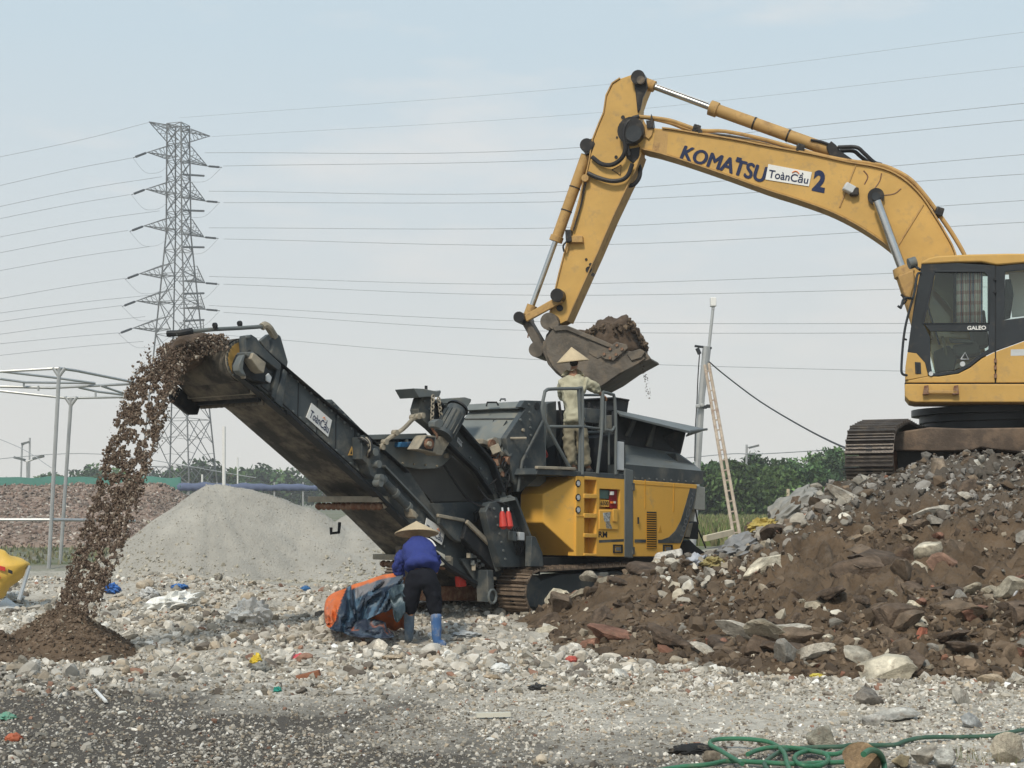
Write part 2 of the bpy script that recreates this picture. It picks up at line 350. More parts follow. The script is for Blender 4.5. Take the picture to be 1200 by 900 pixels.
n5 = N(t, 'ShaderNodeTexNoise', i_Scale=.25, i_Detail=8); L(t, c.outputs['Object'], n5.inputs['Vector'])
fc = N(t, 'ShaderNodeMixRGB'); fc.inputs[1].default_value = (.20, .19, .15, 1); fc.inputs[2].default_value = (.11, .13, .065, 1)
n6 = N(t, 'ShaderNodeMapRange', i_1=.42, i_2=.6); L(t, n5.outputs[0], n6.inputs[0]); L(t, n6.outputs[0], fc.inputs[0])
m2 = N(t, 'ShaderNodeMixRGB'); L(t, fr.outputs[0], m2.inputs[0]); L(t, m1.outputs[0], m2.inputs[1]); L(t, fc.outputs[0], m2.inputs[2])
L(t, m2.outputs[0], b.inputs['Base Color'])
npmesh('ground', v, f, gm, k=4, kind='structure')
def heapmesh(name, x0, x1, y0, y1, dx, hf, m, label, cat, **kw):
    v, f = grid(np.arange(x0, x1, dx), np.arange(y0, y1, dx), hf); z = v[:, 2]
    keep = (z[f] > -.11).any(1); f = f[keep]; used = np.unique(f); mp = np.full(len(v), -1); mp[used] = np.arange(len(used))
    o = npmesh(name, v[used], mp[f], m, k=4, loc=((x0 + x1) / 2, (y0 + y1) / 2, 0), **kw)
    return tag(o, label, cat)
soil = mat('brown_soil', (.104, .072, .046), .97, var=.45, vs=2.2, dirt=(.14, .108, .08), da=.35, ds=5, bump=1.0, bs=30)
# upper left of the heap is greyer: mix by height
t = soil.node_tree; b = t.nodes['Principled BSDF']; old = b.inputs['Base Color'].links[0].from_socket
c = N(t, 'ShaderNodeTexCoord'); sp = N(t, 'ShaderNodeSeparateXYZ'); L(t, c.outputs['Object'], sp.inputs[0])
nz = N(t, 'ShaderNodeTexNoise', i_Scale=1.0, i_Detail=6); L(t, c.outputs['Object'], nz.inputs['Vector'])
ad = N(t, 'ShaderNodeMath', operation='MULTIPLY_ADD'); ad.inputs[1].default_value = 1.1; L(t, nz.outputs[0], ad.inputs[0]); L(t, sp.outputs[2], ad.inputs[2])
hr = N(t, 'ShaderNodeMapRange', i_1=1.75, i_2=2.35, i_3=0, i_4=.85); L(t, ad.outputs[0], hr.inputs[0])
x = N(t, 'ShaderNodeMixRGB'); x.inputs[2].default_value = (.095, .083, .07, 1); L(t, hr.outputs[0], x.inputs[0]); L(t, old, x.inputs[1]); L(t, x.outputs[0], b.inputs['Base Color'])
heap = heapmesh('rubble_heap', -.6, 12, 11.2, 29, .04, heap_h, soil, 'large heap of brown soil and broken concrete under the yellow excavator', 'rubble heap')
cone = heapmesh('soil_cone', -6.3, -3.2, 12.6, 15.6, .03, cone_h, mat('dark_soil', (.105, .074, .050), .97, var=.35, vs=3, dirt=(.18, .135, .10), da=.3, ds=6, bump=1, bs=30),
                'small dark brown cone of crushed soil growing below the falling stream', 'soil pile')
pile = heapmesh('gravel_stockpile', -10, 0, 25.5, 34, .06, pile_h, mat('grey_gravel', (.345, .328, .292), .95, var=.18, vs=1.0, bump=1.3, bs=24, dirt=(.29, .278, .25), da=.35, ds=1.3),
                'smooth pale grey conical stockpile of crushed gravel behind the conveyor', 'gravel pile')
PALE = [(.43, .40, .35), (.33, .305, .26), (.55, .52, .465), (.22, .20, .165), (.36, .305, .235), (.24, .14, .10), (.14, .12, .10), (.66, .64, .59)]
# loose stones on the open ground (far too many to count)
def fan(n, y0, y1, p=1.0, marg=.42):
    u = rng.uniform(0, 1, n); y = (y0 ** p + u * (y1 ** p - y0 ** p)) ** (1 / p); x = rng.uniform(-marg, marg, n) * y; return x, y
def ground_stones(n, y0, y1, smin, smax, p, name, k=2.2, cols=PALE, wts=(6, 5, 2.4, 3, 3, .5, 2, .8), dens=None, sink=.1, extra=None):
    x, y = fan(n, y0, y1, p)
    keep = (heap_h(x, y) < 0) & (cone_h(x, y) < 0) & (pile_h(x, y) < 0)
    keep &= ~((np.abs(x + .95) < .55) & (np.abs(y - 15.1) < .45) & (rng.uniform(0, 1, n) < (.0 if smax < .06 else 1.)))
    cl = fbm(x, y, .7, 3, 91); keep &= rng.uniform(-.8, .4, n) < cl
    x, y = x[keep], y[keep]; n = len(x)
    s = smin + (smax - smin) * rng.uniform(0, 1, n) ** k
    c = np.minimum(palette(n, cols, wts) * 1.12, .82)
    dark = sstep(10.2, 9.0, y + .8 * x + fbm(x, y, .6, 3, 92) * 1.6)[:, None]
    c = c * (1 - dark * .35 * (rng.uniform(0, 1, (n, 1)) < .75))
    return np.stack([x, y, base_h(x, y) + s * sink], -1), s, c
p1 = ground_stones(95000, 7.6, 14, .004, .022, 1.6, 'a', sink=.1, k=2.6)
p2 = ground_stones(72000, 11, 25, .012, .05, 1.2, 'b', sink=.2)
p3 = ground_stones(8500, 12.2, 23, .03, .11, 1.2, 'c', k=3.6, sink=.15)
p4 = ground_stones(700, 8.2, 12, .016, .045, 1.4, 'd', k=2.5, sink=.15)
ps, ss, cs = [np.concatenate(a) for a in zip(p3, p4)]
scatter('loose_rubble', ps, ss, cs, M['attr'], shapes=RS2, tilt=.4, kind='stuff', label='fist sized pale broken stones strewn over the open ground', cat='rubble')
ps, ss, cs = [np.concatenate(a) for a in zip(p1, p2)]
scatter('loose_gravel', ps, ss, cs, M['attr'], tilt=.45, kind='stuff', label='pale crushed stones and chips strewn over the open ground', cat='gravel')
# stones of the brown heap, its own part
HC = [(.11, .08, .055), (.155, .115, .08), (.075, .055, .04), (.30, .255, .195), (.50, .45, .36), (.21, .195, .17), (.24, .12, .08), (.55, .52, .45)]
def heap_stones(n, smin, smax, k, wts, sink=.1):
    x, y = fan(n, 11.9, 19.2, 1.0); keep = heap_h(x, y) > .0; dm = fbm(x, y, 1.3, 4, 95) + .45 * sstep(14.6, 13.0, y) + .25 * sstep(17.0, 18.0, y); keep &= rng.uniform(-.25, .5, n) < dm; x, y = x[keep], y[keep]; n = len(x)
    s = smin + (smax - smin) * rng.uniform(0, 1, n) ** k; c = palette(n, HC, wts)
    h = heap_h(x, y); px = 600 + F * x / y
    gr = sstep(1.15, 1.6, h + (px < 950) * .35)[:, None] * (rng.uniform(0, 1, (n, 1)) < .6); c = c * (1 - gr) + gr * np.array([.24, .225, .205]) * rng.uniform(.5, 1.5, (n, 1))
    return np.stack([x, y, h + s * sink], -1), s, c
a1 = heap_stones(44000, .008, .045, 2.0, (9, 7, 6, 1.4, .7, 1.2, .4, .25)); a2 = heap_stones(9000, .025, .10, 2.6, (9, 7, 6, 2.0, 1.0, 1.2, .5, .35)); a4 = heap_stones(26000, .018, .085, 2.4, (10, 7, 8, .4, .1, .4, .1, .05), sink=-.15); a3 = heap_stones(700, .07, .15, 1.8, (8, 6, 4, 3, 2, 2, .3, .4))
scatter('loose_stones', *a3, M['attr'], parent=heap, shapes=RS2, tilt=.6, kind='stuff')
ps, ss, cs = [np.concatenate(a) for a in zip(a1, a2, a4)]
scatter('loose_stones', ps, ss, cs, M['attr'], parent=heap, tilt=.6, kind='stuff')
n = 4000; x = CONE[0] + rng.normal(-.1, .55, n); y = CONE[1] + rng.normal(-.1, .5, n); h = cone_h(x, y); k = h > 0
scatter('loose_stones', np.stack([x, y, h + .004], -1)[k], (.006 + .03 * rng.uniform(0, 1, n) ** 3)[k], palette(n, [(.11, .078, .054), (.17, .125, .09), (.3, .26, .2)], (5, 3, .8))[k], M['attr'], parent=cone, kind='stuff')
n = 9000; x = -5.3 + rng.normal(0, 1.9, n); y = 28.2 + rng.normal(0, 1.5, n); h = pile_h(x, y); k = h > 0
scatter('loose_stones', np.stack([x, y, h + .003], -1)[k], (.004 + .016 * rng.uniform(0, 1, n) ** 4)[k], palette(n, [(.36, .34, .30), (.29, .275, .24), (.44, .41, .36)], (5, 3, 2), .08)[k], M['attr'], parent=pile, kind='stuff')
n = 2600; th = rng.uniform(0, 6.28, n); rr0 = rng.normal(2.45, .28, n); x = -5.2 + rr0 * 1.25 * np.cos(th); y = 29.1 + rr0 * np.sin(th); h = H(x, y)
scatter('loose_stones', np.stack([x, y, h + .005], -1), .015 + .045 * rng.uniform(0, 1, n) ** 3, palette(n, [(.40, .37, .30), (.32, .295, .24), (.5, .46, .39)], (5, 3, 2), .1), M['attr'], parent=pile, kind='stuff')
# pale grey fragments on the left shoulder and crest of the heap
n = 5600; y = rng.uniform(14.5, 19.5, n); x = y * rng.uniform(.10, .40, n); h = heap_h(x, y); px = 600 + F * x / y; py = HZ - (h - CH) * F / y
edge = np.interp(px, [760, 840, 900, 990, 1100, 1240], [655, 640, 610, 572, 545, 530]); k = (h > .1) & (rng.uniform(0, 1, n) < np.interp(px, [980, 1080], [1, .4])) & (py < edge + 12 + 55 * rng.uniform(0, 1, n) ** 2 * np.interp(px, [800, 950, 1240], [1, 1, .8]))
scatter('loose_stones', np.stack([x, y, h + .01], -1)[k], ((.012 + .11 * rng.uniform(0, 1, n) ** 3.4) * np.interp(px, [820, 960, 1050], [1, 1, .7]))[k], (palette(n, [(.34, .31, .26), (.22, .20, .175), (.46, .43, .37), (.13, .115, .095), (.58, .55, .48), (.24, .14, .10)], (5, 5, 3, 4, 1, .5)) * np.interp(px, [940, 1040], [1, .5])[:, None])[k], M['attr'], parent=heap, shapes=RS2, tilt=.7, kind='stuff')
# countable broken chunks, each a thing of its own, sharing a few meshes
def chunk_mesh(seed, col, cuts=9, flat=.75):
    v, f = rockshape(4, 100 + seed, cuts + 4, flat, .38)
    me = bpy.data.meshes.new('rubble_chunk'); me.from_pydata([tuple(q) for q in v], [], [list(map(int, q)) for q in f])
    at = me.attributes.new('col', 'FLOAT_COLOR', 'POINT')
    nn = fbm(v[:, 0] + seed, v[:, 1] + v[:, 2], 1.8, 3, seed)[:, None]; cc = np.clip(np.array(col) * (1 + .8 * nn), .02, .8)
    at.data.foreach_set('color', np.c_[cc, np.ones(len(v))].astype('f').ravel()); fin(me, M['attrbig'], 22); return me
CH1 = [chunk_mesh(i, c, 9, fl) for i, (c, fl) in enumerate([((.11, .08, .058), .9), ((.15, .112, .08), .7), ((.34, .30, .23), .55), ((.52, .47, .37), .7), ((.22, .205, .18), .8), ((.095, .07, .052), .65), ((.22, .115, .08), .6), ((.36, .33, .28), .4)])]
CH2 = [chunk_mesh(20 + i, c, 9, fl) for i, (c, fl) in enumerate([((.46, .42, .35), .6), ((.36, .33, .275), .5), ((.58, .54, .47), .45), ((.22, .20, .175), .7), ((.36, .29, .21), .55), ((.52, .50, .45), .35)])]
def place_chunk(me, x, y, s, z=None, rot=None, sc3=None, **kw):
    o = bpy.data.objects.new('rubble_chunk', me); z = Hs(x, y) + s * .12 if z is None else z
    link(o, None, V((x, y, z))); o.rotation_euler = rot or (rnd.uniform(-.5, .5), rnd.uniform(-.5, .5), rnd.uniform(0, 6.28))
    o.scale = sc3 or (s, s * rnd.uniform(.7, 1.1), s * rnd.uniform(.7, 1.1)); return tag(o, **kw)
k = 0
while k < 185:
    y = rnd.uniform(12.1, 18.6); x = rnd.uniform(-.2, 7.0); px = 600 + F * x / y
    if px > 1240 or float(heap_h(np.array([x]), np.array([y]))[0]) < .05: continue
    if rnd.random() > (1.0 if y < 13.9 else .3) : continue
    if abs(px - 620) < 60 and y > 17: continue
    s = .07 + .27 * rnd.random() ** 2.1; i = rnd.choice([0, 0, 0, 1, 1, 1, 2, 3, 4, 5, 5, 5, 7, 2, 6] if px > 600 else [0, 1])
    q = ('dark brown soil coated lump', 'tan brown coated lump', 'dusty beige flat lump', 'pale plaster coated lump', 'grey concrete lump', 'very dark brown flat lump', 'reddish brick lump', 'thin pale beige slab')[i]; place_chunk(CH1[i], x, y, s, label=q + ' half buried in the face of the brown rubble heap', cat='rubble', group=q + 's on the brown heap'); k += 1
k = 0
while k < 105:
    y = rnd.uniform(10.4, 25); x = rnd.uniform(-.37, .37) * y
    if Hs(x, y) > float(base_h(np.array([x]), np.array([y]))[0]) + .001 or (abs(x + 1.0) < 1.2 and 14.4 < y < 17): continue
    px = 600 + F * x / y; 
    if y < 13.5 and px < 1000 and rnd.random() < .8: continue
    s = .07 + .10 * rnd.random() ** 2
    i = rnd.randrange(6); q = ('pale beige broken slab', 'mid grey flat slab', 'very pale thin slab', 'dull brown grey lump', 'tan broken piece', 'whitish thin flake')[i]; place_chunk(CH2[i], x, y, s, label=q + ' lying loose on the crushed stone ground', cat='rubble', group=q + 's on the open ground'); k += 1
# ---------------- mobile crusher ----------------
U = V((.643, .766, 0)); W_ = V((-.766, .643, 0)); P0 = V((.838, 19, 0))
def onp(px, py, Q, n):
    d = V(((px - 600) / F, 1, (HZ - py) / F)); t = (Q.x * n.x + Q.y * n.y) / (d.x * n.x + d.y * n.y); p = d * t; p.z += CH; return p
def w_(px, py, w): return onp(px, py, P0 + W_ * w, W_)
def s_(px, py, s): return onp(px, py, P0 + U * s, U)
cr_ = root('mobile_crusher', P0 + W_ * 1.2 + U * 1.0, 'large dark grey and yellow tracked mobile crusher with a raised discharge conveyor', 'rock crusher')
def CP(name, poly, w0, w1, m, parent=None, bevel=.008, **kw):
    return MB().prism([w_(x, y, w0) for x, y in poly], W_ * (w1 - w0)).build(name, M[m], parent or cr_, bevel=bevel, **kw)
def CQ(name, a, m, parent=None, th=.03, bevel=0, **kw):      # free plate from (px,py,w) corners
    pts = [w_(*q) for q in a]; n = (pts[1] - pts[0]).cross(pts[2] - pts[0]).normalized()
    if n.dot(V((0, 0, CH)) - pts[0]) < 0: n = -n
    return MB().prism(pts, -n * th).build(name, M[m], parent or cr_, bevel=bevel, **kw)
def CT(name, a, r, m, parent=None, sm=0, n=8): return tubeo(name, [w_(*q) for q in a], r, M[m], parent or cr_, n=n, sm=sm)
def disc(name, c, axis, r, th, m, parent, n=20, r2=None, **kw):
    c = V(c); axis = V(axis).normalized(); return MB().tube([c - axis * th / 2, c + axis * th / 2], [r, r2 or r], n).build(name, M[m], parent, **kw)
# --- yellow front bay: tapered nose
def sw(s, w, py):
    p = P0 + U * s + W_ * w; p = V((p.x, p.y, CH + (HZ - py) * p.y / F)); return p
n1, n2 = -.384, .06
fr_ = [sw(n1, .25, 579), sw(n1, .625, 579), sw(n1, .625, 612), sw(n1, .25, 612)]
bk_ = [sw(n2, 0, 557.6), sw(n2, .80, 558), sw(n2, .80, 651), sw(n2, 0, 651.5)]
MB().add(fr_ + bk_, [[3, 2, 1, 0], [4, 5, 6, 7], [0, 1, 5, 4], [1, 2, 6, 5], [2, 3, 7, 6], [3, 0, 4, 7]]).build('front_bay', M['ckyel'], cr_, bevel=.012)
# --- yellow side panels
YT = lambda x: 557.6 + (x - 675) * (10.2 / 142)        # top edge row
YB = lambda x: 651.6 + (x - 675) * .008
def strip(name, x0, x1, w0=0., w1=.14, m='ckyel', t=0, b=0, parent=None, bevel=.006): return CP(name, [(x0, YT(x0) + t), (x1, YT(x1) + t), (x1, YB(x1) - b), (x0, YB(x0) - b)], w0, w1, m, parent, bevel)
strip('side_panel', 675.2, 685)
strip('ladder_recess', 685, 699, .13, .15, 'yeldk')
stepx = [(578.5, 584), (601.5, 607), (625, 630), (648.5, 651.5)]
for a, b2 in stepx: CP('step', [(684.6, a), (699.4, a + .4), (699.4, b2 + .2), (684.6, b2)], -.012, .13, 'ckyel')
CP('step', [(685, 557.8), (699.2, 559), (699.2, 563), (685, 562)], -.004, .13, 'ckyel')
def ring(name, outer, inner, w0, w1, m, parent=None):
    a = [w_(x, y, w0) for x, y in outer]; c = [w_(x, y, w0) for x, y in inner]; d = W_ * (w1 - w0); n = len(a)
    vs = a + c + [p + d for p in a] + [p + d for p in c]; fs = []
    for i in range(n):
        j = (i + 1) % n; fs += [[i, j, n + j, n + i], [2 * n + i, 3 * n + i, 3 * n + j, 2 * n + j], [n + i, n + j, 3 * n + j, 3 * n + i], [j, i, 2 * n + i, 2 * n + j]]
    return MB().add(vs, fs).build(name, M[m], parent or cr_)
dr = ring('service_door', [(699, YT(699)), (732, YT(732)), (732, YB(732)), (699, YB(699))], [(702.4, 572.4), (726.8, 573.6), (726.8, 597), (702.4, 596.4)], 0, .14, 'ckyel')
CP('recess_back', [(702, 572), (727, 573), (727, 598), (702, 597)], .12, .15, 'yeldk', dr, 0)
CP('display', [(702.6, 574), (714, 574.4), (714, 584.5), (702.6, 584)], .05, .11, 'teal', dr, 0)
CP('control_panel', [(715, 573.5), (723, 574), (723, 596), (715, 595.5)], .03, .11, 'darkred', dr, 0)
CP('switch_knob', [(716.4, 576), (719.4, 576), (719.4, 580), (716.4, 580)], .0, .03, 'white', dr, 0)
CP('switch_knob', [(716.6, 587.5), (719, 587.5), (719, 590), (716.6, 590)], .01, .03, 'orange', dr, 0)
CP('switch_knob', [(720, 587.5), (721.8, 587.5), (721.8, 590), (720, 590)], .01, .03, 'offwhite', dr, 0)
CP('number_plate', [(702.8, 585.6), (713.8, 586), (713.8, 594), (702.8, 593.6)], .03, .05, 'ckyel', dr, 0)
text_on('number', '6500', [w_(703.6, 587, .03), w_(713, 587.3, .03), w_(713, 592.5, .03), w_(703.6, 592, .03)], M['blackp'], dr, .02)
hb = CP('hinged_box', [(702.4, 597.6), (724.5, 598.4), (724.5, 621), (702.4, 620.4)], -.015, 0, 'ckyel', dr)
CP('latch', [(718.6, 596.4), (724, 596.6), (724, 611.8), (718.6, 611.4)], -.03, -.015, 'ckyel', hb)
quad_on('worn_decal', [w_(706.5, 601, -.015), w_(715.5, 600, -.015), w_(714.5, 611, -.015), w_(708, 611, -.015)], mat('worn_decal', (.33, .34, .33), .6, var=.9, vs=30), hb)
quad_on('worn_decal', [w_(709.5, 611, -.015), w_(714, 611, -.015), w_(717.5, 619.5, -.015), w_(710.5, 619, -.015)], mat('worn_decal2', (.26, .24, .2), .6, var=.8, vs=30), hb)
text_on('lettering', 'RM', [w_(701.2, 622.6, 0), w_(711.4, 623, 0), w_(711.4, 630, 0), w_(701.2, 629.6, 0)], M['blackp'], dr, .03)
quad_on('stripe', [w_(701.8, 632.8, 0), w_(731, 631.6, 0), w_(731, 634.6, 0), w_(701.8, 636, 0)], M['ckgrey'], dr)
def vent_light(x):
    o = ring('handle_recess', [(x, 638), (x + 11, 638.2), (x + 11, 648.2), (x, 648)], [(x + 1.6, 639.6), (x + 9.6, 639.8), (x + 9.6, 646.6), (x + 1.6, 646.4)], -.012, .0, 'ckblack', dr)
    CP('grip', [(x + 2.6, 641), (x + 9, 641.2), (x + 8.4, 645.4), (x + 3, 645)], -.006, -.001, 'greyp', o, 0)
vent_light(719); 
for y in (566.5, 583, 597.5):
    p = w_(677.4, y, 0); o = disc('warning_badge', p, W_, .050, .012, 'blackp', cr_); q = disc('warning_symbol', p - W_ * .007, W_, .036, .006, 'greyprint', o, 6, )
CP('corner_post', [(732.4, 549), (742, 551), (742, 654), (732.4, 653)], -.012, .16, 'ckmid')
p2 = CP('engine_door', [(742.4, YT(742.4)), (817.2, YT(817)), (815, 580), (808, 610), (801.5, 630), (797.5, 640), (795, 652), (742.4, 652.2)], 0, .14, 'ckyel')
CP('door_seam', [(742.4, YT(742.4) + 4.2), (814, YT(814) + 4.2), (814, YT(814) + 4.8), (742.4, YT(742.4) + 4.8)], -.004, 0, 'yeldk', p2, 0)
sv = CP('stripe', [(816.6, 572.6), (809, 572), (804, 590), (798, 610), (791.5, 622), (784, 629.5), (776, 632.3), (771.5, 632.6), (771.5, 636.3), (797.6, 636.3), (801.2, 629), (808, 608), (814.5, 583)], -.006, 0, 'ckgrey', p2, 0)
CP('stripe', [(744, 632), (757, 632.1), (757, 635.8), (744, 635.8)], -.006, 0, 'ckgrey', p2, 0)
text_on('lettering', '100GO!', [w_(796.5, 628, -.006), w_(810.6, 576.5, -.006), w_(813.6, 580, -.006), w_(801.2, 629, -.006)], M['greyp'], sv, .01)
CP('vent_backing', [(758, 599.5), (769.4, 599.8), (769.4, 642.6), (758, 642.4)], -.003, .0, 'blackp', p2, 0)
for k in range(16):
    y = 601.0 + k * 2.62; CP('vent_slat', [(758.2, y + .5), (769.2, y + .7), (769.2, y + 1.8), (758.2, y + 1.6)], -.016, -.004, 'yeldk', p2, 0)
vent_light(777.5)
tri = [w_(771, 624, 0), w_(773.4, 614.5, 0), w_(775.6, 624, 0)]
MB().prism([p - W_ * .003 for p in tri], W_ * .003).build('warning_symbol', M['yeldk'], p2)
for x, y in ((743, 566), (743, 641)): CP('hinge', [(741.6, y), (744, y), (744, y + 9), (741.6, y + 9)], -.03, -.005, 'ckgrey', p2, .003)
# --- engine housing over the yellow doors
def facet(name, lo, hi, m, th=.02): return CQ(name, lo + hi, m, th=th)
facet('cowl_lower', [(733, 563.2, .01), (824, 567.5, .01)], [(824, 552, .01), (733, 544, .01)], 'ckgrey', .3)
facet('cowl_upper', [(733, 544.6, .01), (823.6, 552.6, .01)], [(815, 545.5, .17), (733, 532.5, .17)], 'ckmid', .05)
facet('cowl_top', [(733, 532.5, .17), (815, 545, .17)], [(796, 531.5, .42), (733, 521, .42)], 'ckmid', .05)
CP('cowl_end', [(815, 545), (823.5, 552.5), (824, 567.5), (800, 566), (792, 531)], .18, 1.9, 'ckgrey')
CP('feed_hopper_wall', [(722, 482), (804, 507), (798, 532), (733, 522), (722, 522)], .42, .50, 'ckblack')
CP('feed_hopper', [(724, 486), (798, 509), (790, 534), (724, 524)], .52, 2.2, 'ckgrey')
CQ('hopper_rib', [(757, 523, .40), (766, 497, .22), (769, 498, .22), (764, 524, .40)], 'ckgrey', th=.02)
CQ('hopper_rib', [(733, 511, .40), (742, 493, .22), (746, 494, .22), (739, 512, .40)], 'ckgrey', th=.02)
CQ('hopper_prop', [(778, 513, .4), (790, 506, .3), (801, 507, .3), (797, 531, .42), (786, 524, .42)], 'ckblack', th=.1)
CQ('hopper_flap', [(722, 480.5, .50), (829.5, 503, .62), (810, 505.6, .06), (728, 485.6, .02)], 'ckmid', th=.02)
CQ('hopper_flap_edge', [(728, 485.6, .02), (810, 505.6, .06), (810, 508, .06), (728, 487.6, .02)], 'ckmid', th=.03)
CQ('hopper_flap_gusset', [(810, 505.6, .06), (829.5, 503, .62), (804, 512, .55)], 'ckgrey', th=.02)
CP('filter_box', [(722, 466.5), (737.2, 469.6), (735, 484), (722, 481)], .8, 1.4, 'ckblack')
CP('filter_box_lid', [(720, 465), (738, 468), (738, 470), (720, 467)], .76, 1.44, 'ckblack')
# --- dark inner mass and cabinets behind the railing
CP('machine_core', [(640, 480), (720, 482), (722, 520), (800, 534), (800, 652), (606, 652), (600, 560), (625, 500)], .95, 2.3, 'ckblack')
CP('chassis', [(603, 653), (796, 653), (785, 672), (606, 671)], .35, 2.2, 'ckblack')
CP('cabinet', [(697, 513), (722, 508), (722, 553), (697, 553)], .45, .9, 'ckblack')
CP('cabinet', [(641, 473), (652, 470), (652, 520), (641, 526)], .8, 1.0, 'ckgrey')
CP('cabinet', [(686, 478), (706, 480), (706, 497), (686, 495)], .85, 1.1, 'ckgrey')
CP('cabinet_shelf', [(684, 505), (722, 505), (722, 508), (684, 508)], .75, 1.1, 'ckmid')
CP('hydraulic_tank', [(610, 512), (640, 505), (641, 548), (612, 552)], .82, 1.0, 'ckblack')
CT('red_hose', [(634, 522, .7), (637, 525, .65), (639, 529, .65), (641, 534, .7), (637, 537, .7), (634, 545, .75)], .018, 'red', sm=4)
for x in (655, 662, 690, 697): CT('black_hose', [(x, 470 + rnd.uniform(0, 6), .93), (x + 3, 500, .9), (x - 2, 530, .92), (x + 2, 552, .9)], .02, 'hose', sm=4)
nb = CP('notice_board', [(722.4, 517), (731.6, 518), (731.6, 551.5), (722.4, 550.6)], .0, .02, 'greyprint')
CP('notice_frame', [(721.6, 515), (732.6, 516), (732.6, 553), (721.6, 552)], .02, .05, 'ckblack')
# --- platform and railings
dk_ = CP('platform', [(631, 548.5), (733, 556), (733, 562), (672, 558), (628, 556)], .0, 1.0, 'ckgrey')
CP('platform_edge', [(630, 546), (675, 547.5), (675, 551), (630, 549.5)], -.03, .02, 'dustmetal')
RL = .022
CT('guard_rail', [(668, 549, .0), (637.5, 491, .0), (638, 462, .0), (640.5, 457.5, .0), (645, 456, .0), (676, 455.4, .0), (682, 458, .0), (682.6, 500, .0), (682.4, 556, .0)], RL, 'ckmid', sm=3)
CT('guard_rail', [(643.5, 500, .0), (682, 500, .0)], RL * .9, 'ckmid')
CT('guard_rail', [(678, 456, .0), (680, 500, .03), (679, 554, .03)], RL, 'ckmid')
CT('guard_rail', [(683, 499.5, .0), (700, 502, .1), (704, 499, .1), (705, 464, .1)], RL * .8, 'ckmid', sm=3)
CT('guard_rail', [(682, 463, .6), (704, 463, .5)], RL * .8, 'ckmid')
CT('guard_rail', [(700, 555, .0), (705, 505, .0), (706.5, 463, .0), (708, 460, .0), (716, 462, .0), (720, 466, .0), (721.6, 500, .0), (721.4, 556, .0)], RL, 'ckmid', sm=3)
CT('guard_rail', [(709, 470, .0), (709, 501, .0), (711, 503.6, .0), (717, 504.6, .0), (720, 500, .0)], RL * .8, 'ckmid', sm=3)
CT('guard_rail', [(713.6, 504, .4), (713.6, 556, .4)], RL * .7, 'ckmid')
# --- crusher housing
CP('housing', [(640, 471), (614, 470), (609, 477.5), (614.6, 479), (606.6, 490.5), (593, 512.5), (588, 530), (596, 570), (640, 570)], .45, 1.42, 'cklight', bevel=.006)
CT('housing_seam', [(609.5, 478.6, .44), (609.5 - 61, 479.6, 1.4)], .008, 'ckgrey'); CT('housing_seam', [(606.6, 490.6, .44), (545, 491, 1.38)], .012, 'ckgrey')
CT('lift_handle', [(570, 476, .95), (571, 471.5, .95), (582, 471.5, .8), (584, 475, .8)], .012, 'ckblack')
CT('lift_handle', [(576, 500, .85), (579, 492, .85), (583, 491.5, .8)], .01, 'ckblack'); CT('stiffener', [(583, 511, .7), (594, 493, .58)], .01, 'ckgrey')
CT('lift_handle', [(586, 470, 1.0), (587, 467.6, 1.0), (592, 467.6, .95), (592, 470, .95)], .012, 'ckgrey')
CT('stay_bar', [(592, 513.6, .42), (617, 513.4, .2)], .016, 'dustmetal')
ck = CP('cheek_plate', [(614.8, 469), (637, 469.8), (637.5, 492), (640, 545), (628, 561), (609, 577), (601, 560), (597, 535), (592.6, 513.5), (607.6, 491), (616, 479), (609.6, 477)], .36, .45, 'ckgrey')
disc('pivot_hole', w_(629, 476, .36), W_, .05, .02, 'blackp', ck); disc('bolt', w_(613, 504, .35), W_, .022, .03, 'dustmetal', ck); disc('bolt', w_(610, 492, .35), W_, .018, .03, 'ckmid', ck)
CT('cheek_rib', [(637, 492, .33), (612, 540, .33), (607, 576, .33)], .02, 'ckgrey')
# cluttered drive components left of the cheek plate
dv = CP('drive_mount', [(563, 520), (594, 515), (600, 575), (585, 582), (572, 545)], .62, 1.2, 'ckblack')
disc('pulley', w_(576.5, 520.5, .5), W_, .085, .1, 'dustmetal', dv, r2=.07); disc('pulley_rim', w_(576.5, 520.5, .44), W_, .06, .04, 'rust', dv)
rr = random.Random(3)
for k in range(26):
    x = rr.uniform(574, 603); y = 515 + rr.random() ** .9 * 62; sz = rr.uniform(.05, .13)
    if x < 574 + (y - 545) * .25: continue
    if rr.random() < .5: MB().box(w_(x, y, rr.uniform(.40, .58)), (sz, sz * .8, sz * rr.uniform(.5, 1)), Matrix.Rotation(rr.uniform(-.6, .6), 3, 'Y')).build('drive_component', M[rr.choice(['dustmetal', 'rust', 'dustmetal', 'ckmid'])], dv, bevel=.008)
    else: disc('drive_component', w_(x, y, rr.uniform(.40, .56)), W_ + V((rr.uniform(-.4, .4), 0, rr.uniform(-.5, .5))), sz * .5, sz * .8, rr.choice(['dustmetal', 'rust', 'ckgrey']), dv, 12)
for k in range(9): 
    x = rr.uniform(578, 600); y = rr.uniform(520, 570); CT('drive_hose', [(x, y, .4), (x + rr.uniform(-6, 6), y + 9, .36), (x + rr.uniform(-8, 8), y + 20, .42), (x + rr.uniform(-4, 4), y + 30, .5)], .012, 'hose', dv, sm=4, n=6)
CP('drive_bracket', [(566, 514), (594, 526), (594, 530), (566, 520)], .5, .7, 'dustmetal', dv)
